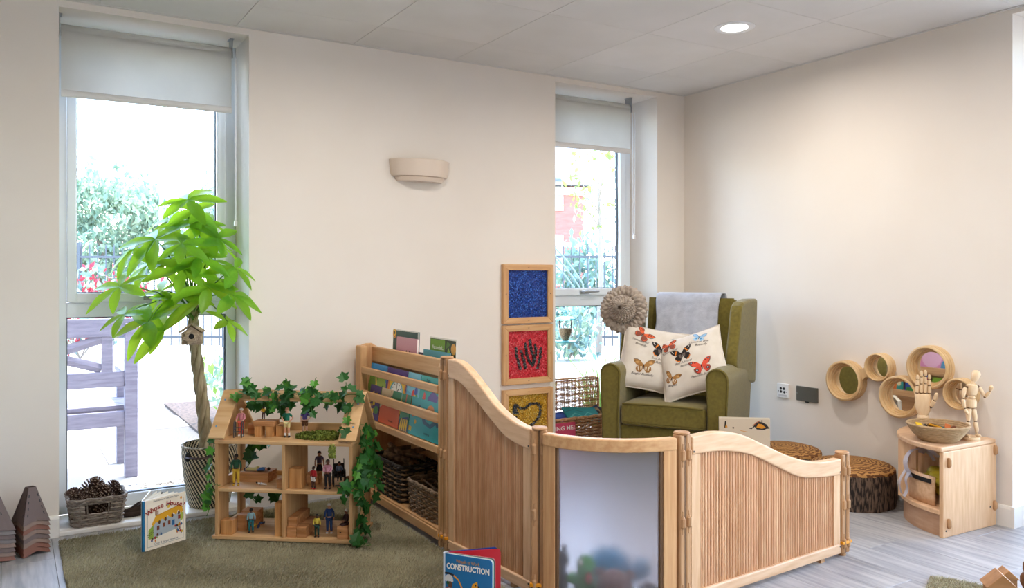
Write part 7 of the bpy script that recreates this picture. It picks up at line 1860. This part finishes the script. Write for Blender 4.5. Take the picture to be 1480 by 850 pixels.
# butterfly cushions
CR = lambda v: Vector((CH0[0], CH0[1], 0)) + Vector((cos(CA) * v[0] - sin(CA) * v[1], sin(CA) * v[0] + cos(CA) * v[1], v[2]))
def wing_polys(kind):
    # right half, x to the right, y towards the head, unit span about 1
    fore = [(0.03, 0.12), (0.30, 0.46), (0.62, 0.62), (0.98, 0.62), (0.90, 0.36), (0.70, 0.12), (0.40, 0.0), (0.04, -0.02)]
    hind = [(0.04, 0.0), (0.42, 0.02), (0.66, -0.08), (0.70, -0.34), (0.52, -0.58), (0.26, -0.62), (0.10, -0.36)]
    K = {'admiral': ('2a2220', '2a2220', [('e0802a', [(0.34, 0.42), (0.46, 0.46), (0.62, 0.18), (0.52, 0.10)]), ('e0802a', [(0.62, -0.30), (0.70, -0.34), (0.52, -0.58), (0.30, -0.62), (0.34, -0.52), (0.52, -0.48)]), ('efe8df', ellipse(0.78, 0.50, 0.06, 0.04, 8)), ('efe8df', ellipse(0.70, 0.38, 0.04, 0.03, 8)), ('6f5f58', [(0.08, 0.02), (0.34, 0.02), (0.22, -0.34), (0.10, -0.3)])]),
         'tortoise': ('d8603a', '8a4a3a', [('2a2220', stroke([(0.30, 0.46), (0.62, 0.62), (0.98, 0.62), (0.90, 0.36), (0.70, 0.12)], 0.07)), ('2a2220', ellipse(0.42, 0.36, 0.09, 0.05, 8)), ('2a2220', ellipse(0.62, 0.42, 0.09, 0.05, 8)), ('2a2220', ellipse(0.5, 0.16, 0.06, 0.05, 8)), ('d8603a', stroke([(0.66, -0.1), (0.68, -0.32), (0.5, -0.52)], 0.09)), ('2a2220', stroke([(0.70, -0.1), (0.74, -0.34), (0.54, -0.6)], 0.04))]),
         'brown': ('a87a45', '9a6c3c', [('5a4632', stroke([(0.30, 0.44), (0.62, 0.60), (0.96, 0.60), (0.88, 0.36)], 0.05)), ('d9cbb2', [(0.14, -0.05), (0.3, -0.05), (0.26, -0.4), (0.16, -0.36)]), ('d9cbb2', [(0.42, -0.06), (0.54, -0.1), (0.46, -0.46), (0.38, -0.42)]), ('c89a5e', ellipse(0.6, 0.3, 0.16, 0.09, 10)), ('3a2c22', ellipse(0.8, 0.46, 0.05, 0.05, 8))]),
         'blue': ('8fb4d2', '9dbdd6', [('3f7fae', stroke([(0.06, 0.1), (0.32, 0.4), (0.62, 0.58)], 0.06)), ('4f8fbc', ellipse(0.3, -0.2, 0.12, 0.16, 8)), ('5a6f86', stroke([(0.62, 0.62), (0.96, 0.62), (0.88, 0.36), (0.7, 0.12)], 0.035))]),
         'peacock': ('d9533c', 'c94a38', [('2a2220', ellipse(0.76, 0.50, 0.12, 0.09, 10)), ('9fb8cf', ellipse(0.77, 0.50, 0.06, 0.045, 8)), ('2a2220', ellipse(0.46, 0.42, 0.09, 0.04, 8)), ('2a2220', ellipse(0.48, -0.30, 0.14, 0.13, 10)), ('b9c4cf', ellipse(0.48, -0.30, 0.08, 0.07, 8)), ('5a3a30', stroke([(0.68, -0.1), (0.7, -0.34), (0.52, -0.58), (0.26, -0.62)], 0.05)), ('5a3a30', stroke([(0.98, 0.62), (0.90, 0.36), (0.70, 0.12)], 0.05))])}
    a, b, marks = K[kind]
    return [(b, hind), (a, fore)] + marks
def cushion(label, pos, rot, half, prints):
    t = thing('butterfly_cushion', label, 'cushion', pos, rot=rot)
    Tk = 0.062
    def xy(u_, v_):
        pin = 1 - 0.075 * (1 - v_ * v_) * abs(u_) ** 2; pin2 = 1 - 0.075 * (1 - u_ * u_) * abs(v_) ** 2
        return half * u_ * pin, half * v_ * pin2
    def hgt(u_, v_):
        a = max(0.0, 1 - abs(u_) ** 2.6); b = max(0.0, 1 - abs(v_) ** 2.6)
        return Tk * (a * b) ** 0.55 + 0.0035 * sin(7 * u_ + 3 * v_) * sin(5 * v_ - 2 * u_) * (a * b) ** 0.4
    def pt(u_, v_, s, e=0.0):
        x_, y_ = xy(u_, v_); return Vector((x_, -s * (hgt(u_, v_) + e), y_))
    m = MB()
    m.grid(lambda a, b: pt(2 * a - 1, 2 * b - 1, 1), 26, 26); m.grid(lambda a, b: pt(2 * a - 1, 2 * b - 1, -1), 26, 26, flip=True)
    body = m.build('cover', CANVAS, t)
    edge = [(-1 + 2 * i / 16, -1) for i in range(16)] + [(1, -1 + 2 * i / 16) for i in range(16)] + [(1 - 2 * i / 16, 1) for i in range(16)] + [(-1, 1 - 2 * i / 16) for i in range(16)]
    MB().tube([pt(u_, v_, 0) for u_, v_ in edge], 0.0045, 6, closed=True).build('piping', CANVAS, t)
    for kind, u0, v0, sz, rr, caption in prints:
        mb = MB(); mats = []; idx = {}; lay = 0
        polys = []
        for hx, poly in wing_polys(kind):
            polys.append((hx, poly)); polys.append((hx, [(-x_, y_) for x_, y_ in poly][::-1]))
        polys.append(('3a2e28', ellipse(0, -0.08, 0.045, 0.26, 10)))
        for li, (hx, poly) in enumerate(polys):
            if hx not in idx: idx[hx] = len(mats); mats.append(flat(hx, 0.9))
            bm2 = bmesh.new()
            vv = [bm2.verts.new((x_, y_, 0)) for x_, y_ in poly]
            try: bm2.faces.new(vv)
            except ValueError: bm2.free(); continue
            bmesh.ops.triangulate(bm2, faces=bm2.faces)
            bmesh.ops.subdivide_edges(bm2, edges=bm2.edges, cuts=2, use_grid_fill=True)
            bmesh.ops.triangulate(bm2, faces=bm2.faces)
            bm2.verts.index_update(); pts = []
            for v in bm2.verts:
                x_, y_ = v.co.x * sz / half, v.co.y * sz / half
                u_ = u0 + x_ * cos(rr) - y_ * sin(rr); w_ = v0 + x_ * sin(rr) + y_ * cos(rr)
                u_ = min(0.985, max(-0.985, u_)); w_ = min(0.985, max(-0.985, w_))
                pts.append(pt(u_, w_, 1, 0.0006 + 0.00012 * li))
            mb.add(pts, [tuple(v.index for v in f.verts) for f in bm2.faces], idx[hx]); bm2.free()
        me = bpy.data.meshes.new('butterfly_print'); me.from_pydata([tuple(p) for p in mb.v], [], mb.f)
        for q in mats: me.materials.append(q)
        me.polygons.foreach_set('material_index', mb.mi); me.update(); obj('butterfly_print', me, t)
        if caption:
            for li, line in enumerate(caption):
                m2 = MB()
                def bend(p):
                    u_ = u0 + p.x / half; w_ = v0 + p.y / half
                    return pt(min(0.985, max(-0.985, u_)), min(0.985, max(-0.985, w_)), 1, 0.0012)
                text_into(m2, line, 0.0195, R(rr * 0.3) @ T(0.012 * li, -sz * 0.86 - 0.021 * li, 0), 0, 'C', shear=0.35, fn=bend)
                me = bpy.data.meshes.new('caption'); me.from_pydata([tuple(p) for p in m2.v], [], m2.f); me.materials.append(flat('4a4440', 0.9)); me.update(); obj('caption', me, t)
    return t
def crot(yaw, tilt, roll): return (Matrix.Rotation(CA + yaw, 3, 'Z') @ Matrix.Rotation(-tilt, 3, 'X') @ Matrix.Rotation(roll, 3, 'Y')).to_euler()
cushion('cream butterfly cushion leaning on the left arm of the green armchair', CR((-0.122, 0.20, 0.668)), crot(radians(22), radians(24), radians(11)), 0.196,
        [('tortoise', -0.42, 0.66, 0.062, radians(-38), ('Tortoiseshell', 'Butterfly')), ('admiral', 0.20, 0.22, 0.068, radians(-4), ('Red Admiral', 'Butterfly')), ('brown', -0.24, -0.34, 0.064, radians(4), ('Ringlet Butterfly',)), ('blue', 0.68, 0.66, 0.044, radians(30), ('Common Blue',)), ('peacock', 0.80, -0.36, 0.052, radians(12), ('Peacock',))])
cushion('cream butterfly cushion tipped against the right arm of the green armchair', CR((0.118, 0.165, 0.660)), crot(radians(-4), radians(28), radians(-20)), 0.192,
        [('tortoise', -0.55, 0.66, 0.055, radians(8), ('Tortoiseshell',)), ('admiral', -0.18, 0.24, 0.066, radians(6), ('Red Admiral', 'Butterfly')), ('peacock', 0.32, -0.28, 0.066, radians(6), ('Peacock Butterfly',)), ('blue', 0.40, 0.68, 0.044, radians(-20), ('Common Blue', 'Butterfly')), ('brown', -0.62, -0.40, 0.055, radians(-30), ('Ringlet',))])

# folded fabric hat hung on the left wing
ht = thing('folded_fabric_hat', 'taupe folded fabric sun hat hanging on the left wing of the armchair', 'hat', CR((-0.317, 0.245, 0.955)), rot=None)
axis = Vector((-0.80, -0.58, 0.12)).normalized()
ht.rotation_euler = axis.to_track_quat('Z', 'Y').to_euler()
HAT2 = M('taupe_cotton_light', 'c6b9aa', 'a5978a', rough=0.85, scale=30); HAT3 = M('taupe_cotton_dark', '897b6e', '75685c', rough=0.9, scale=30)
def crownf(u_, v_):
    a = 2 * pi * u_; th_ = radians(0.5 + 99 * v_)
    # swirling pleats near the centre, woven puffs further out
    tw = 2.2 * v_
    pl = abs(cos(11 * a + 6 * tw)); pf = abs(cos(10 * a + 9 * v_ * pi / 2) * cos(10 * a - 9 * v_ * pi / 2)) ** 0.7
    k = min(1, max(0, (v_ - 0.22) / 0.15)); d = 0.012 * (pl * (1 - k) + pf * k)
    r_ = 0.072 + d - 0.03 * max(0.0, 1 - v_ / 0.14) ** 2
    return Vector((r_ * sin(th_) * cos(a), r_ * sin(th_) * sin(a), 0.045 + r_ * cos(th_) * 1.0))
MB().grid(crownf, 160, 60).build('crown', HATFAB, ht)
def brimf(u_, v_):
    a = 2 * pi * u_; ph = 2 * pi * v_
    pf = abs(cos(12 * a + 2 * ph) * cos(12 * a - 2 * ph)) ** 0.7
    r_ = 0.026 + 0.011 * pf
    R_ = 0.102
    return Vector(((R_ + r_ * 1.25 * cos(ph)) * cos(a), (R_ + r_ * 1.25 * cos(ph)) * sin(a), 0.006 + r_ * sin(ph) + 0.008 * sin(2 * a + 0.5)))
MB().grid(brimf, 190, 40).build('brim', HATFAB, ht)

# ================================================================== LOG STOOLS
def stool(label, x, y, r_, h, sx=1.0):
    t = thing('log_stool', label, 'stool', (x, y, 0.0), group=None)
    n = 48
    side = MB(); rn = random.Random(int(x * 100 + y * 10))
    def f_(u_, v_):
        a = 2 * pi * u_; w_ = r_ * (1 + 0.012 * sin(9 * a) + 0.008 * sin(23 * a) + 0.03 * sin(pi * min(1, v_ * 1.0)))
        return Vector((w_ * cos(a) * sx, w_ * sin(a), h * v_))
    side.grid(f_, n * 2, 8); side.build('bark_side', BARK, t)
    MB().lathe([(r_ * 1.01, h - 0.004), (r_ * 1.0, h + 0.008), (r_ * 0.93, h + 0.019), (r_ * 0.7, h + 0.031), (r_ * 0.35, h + 0.037), (0, h + 0.038)], n, sx=sx).build('ring_top', RINGS, t)
    MB().lathe([(0, 0.001), (r_ * 0.99, 0.001)], n, sx=sx).build('underside', BARK, t)
    return t
stool('round log print floor cushion stool behind the low end of the wavy panel', 3.672, 2.655, 0.208, 0.175)
stool('round log print floor cushion stool further back beside the cream nature book', 3.648, 3.062, 0.198, 0.185)

# ================================================================== RUGS
def rug(label, loc, rz, w, d, n, seed, h=0.012, mat=None):
    t = thing('shag_rug', label, 'rug', loc, rz)
    MB().box(0.004, w - 0.004, 0.004, d - 0.004, 0.0005, h).build('backing', SHAGBASE, t, bevel=0.004)
    rn = random.Random(seed); vs = []; fs = []
    for k in range(n):
        x_, y_ = rn.uniform(0, w), rn.uniform(0, d); a = rn.uniform(0, 6.283) ; l = rn.uniform(0.004, 0.013)
        z0 = 0.004 if (x_ < 0.01 or y_ < 0.01 or x_ > w - 0.01 or y_ > d - 0.01) else h - 0.003
        sw = sin(x_ * 9 + 2 * sin(y_ * 7)) * 0.8 + rn.uniform(-1.2, 1.2)
        ex, ey = cos(sw) * l, sin(sw) * l; wx, wy = cos(a) * 0.0024, sin(a) * 0.0024; b = len(vs)
        vs += [(x_ - wx, y_ - wy, z0), (x_ + wx, y_ + wy, z0), (x_ + ex, y_ + ey, h + rn.uniform(0.005, 0.0115))]
        fs.append((b, b + 1, b + 2))
    me = bpy.data.meshes.new('pile'); me.from_pydata(vs, [], fs); me.materials.append(mat or SHAG); me.update()
    obj('pile', me, t, kind='stuff')
    return t
rug('large sage green shag rug under the dolls house and storybook', (0.182, 2.35, 0), 0, 1.360, 1.682, 110000, 1)
rug('corner of a second sage shag rug at the lower right, lightened as if lit', (2.993, 1.822, 0), radians(-64), 0.9, 0.9, 40000, 2, mat=SHAG_LIT).scale = (1, -1, 1)

# ================================================================== STACKED SLOTTED PYRAMIDS
PYR = [M('plum_plastic', '655450', rough=0.55), M('rust_plastic', '7a4c3b', rough=0.55), M('grey_plastic', '6d6461', rough=0.55), M('tan_plastic', '7f685c', rough=0.55)]
def pyr_mesh(base, top, h, mat):
    m = MB(); nv, nu = 6, 8
    for q in range(4):
        def fn(u_, v_):
            w_ = base / 2 * (1 - v_) + top / 2 * v_
            x_ = -w_ + 2 * w_ * u_; z_ = h * v_ + (1 - v_) ** 3 * 0.016 * sin(pi * u_) ** 2
            return R(q * pi / 2) @ Vector((x_, -w_, z_))
        m.grid(fn, nu, nv, smooth=False)
    for q in range(4):
        for s in (-1, 1):
            w0 = base / 2
            m.box(-0.0, 0.0, 0, 0, 0, 0)
    return m.mesh('shell', mat)
def slot_mesh(base, top, h):
    m = MB()
    for q in range(4):
        for s in (-1, 1):
            for k in range(4):
                v_ = 0.22 + 0.17 * k; w_ = base / 2 * (1 - v_) + top / 2 * v_
                u_ = s * 0.72 * w_; hh = 0.011; v2 = v_ + hh / h; w2 = base / 2 * (1 - v2) + top / 2 * v2
                for (a, zz, ww) in ((u_, h * v_, w_),):
                    m.add([R(q * pi / 2) @ Vector(p) for p in ((a - 0.002, -ww - 0.0006, zz), (a + 0.002, -ww - 0.0006, zz), (s * 0.72 * w2 + 0.002, -w2 - 0.0006, zz + hh), (s * 0.72 * w2 - 0.002, -w2 - 0.0006, zz + hh))], [(0, 1, 2, 3)])
    return m.mesh('slots', BLACK)
ORD = ['lowest', 'second from the bottom', 'third from the bottom', 'fourth from the bottom', 'fifth from the bottom', 'sixth from the bottom', 'seventh from the bottom', 'topmost']
def pyramids(where, x, y, rz, base, top, h, step, n, seed):
    rn = random.Random(seed); sm = slot_mesh(base, top, h); cache = {}
    for k in range(n):
        mi = rn.randint(0, 3) if k < n - 1 else 0
        if mi not in cache: cache[mi] = pyr_mesh(base, top, h, PYR[mi])
        t = thing('stacking_pyramid', 'slotted plastic pyramid, %s in the %s stack by the left wall' % (ORD[k] if k < n - 1 else 'topmost', where), 'stacking toy', (x, y, 0.001 + step * k), rz + rn.uniform(-0.02, 0.02), 'slotted plastic pyramids in the %s stack' % where)
        o = obj('shell', cache[mi], t); s_ = o.modifiers.new('thickness', 'SOLIDIFY'); s_.thickness = 0.0022; s_.offset = -1
        obj('slots', sm, t, kind='stuff')
pyramids('smaller', 0.078, 3.952, radians(24), 0.108, 0.030, 0.145, 0.0185, 8, 3)
pyramids('larger', -0.112, 3.948, radians(20), 0.215, 0.03, 0.30, 0.0175, 8, 4)

# ================================================================== WOODEN TOYS IN THE FOREGROUND
TOYW = M('toy_beech', 'b5865a', '9c6f45', rough=0.5, scale=6, stretch=(1, 5, 5), rnd=0.08)
def toy_house(label, x, y, rz, w, d, hb, hr):
    t = thing('toy_house_block', label, 'toy house', (x, y, 0.020), rz)
    MB().box(-w * 0.40, w * 0.40, -d * 0.42, d * 0.42, 0, hb).build('body', TOYW, t, bevel=0.003)
    MB().prism([(-w / 2, hb), (w / 2, hb), (0, hb + hr)], -d / 2, d / 2, mat=UPRIGHT).build('roof', TOYW, t, bevel=0.002)
    MB().box(-0.012, 0.012, -d * 0.42 - 0.001, -d * 0.42 + 0.004, 0, hb * 0.7).build('door', flat('3a2a1e', 0.7), t)
toy_house('small wooden toy house with a pitched roof at the lower right corner', 2.955, 1.545, radians(-44), 0.105, 0.08, 0.050, 0.048)
toy_house('second smaller wooden toy house half hidden at the right edge', 3.085, 1.590, radians(-40), 0.075, 0.06, 0.038, 0.034)
tb = thing('wooden_stacking_toy', 'dark rounded wooden stacking toy at the very right edge', 'toy', (3.028, 1.475, 0.020))
for k, (r_, z0, hh) in enumerate(((0.03, 0.0, 0.05), (0.034, 0.05, 0.048), (0.026, 0.098, 0.042))):
    MB().lathe([(0, z0), (r_ * 0.8, z0), (r_, z0 + hh * 0.3), (r_, z0 + hh * 0.7), (r_ * 0.75, z0 + hh), (0, z0 + hh)], 20).build('stacked_block', M('dark_toy_wood', '7a4f2e', '5f3b21', rough=0.45, scale=8, stretch=(1, 1, 5)), tb)
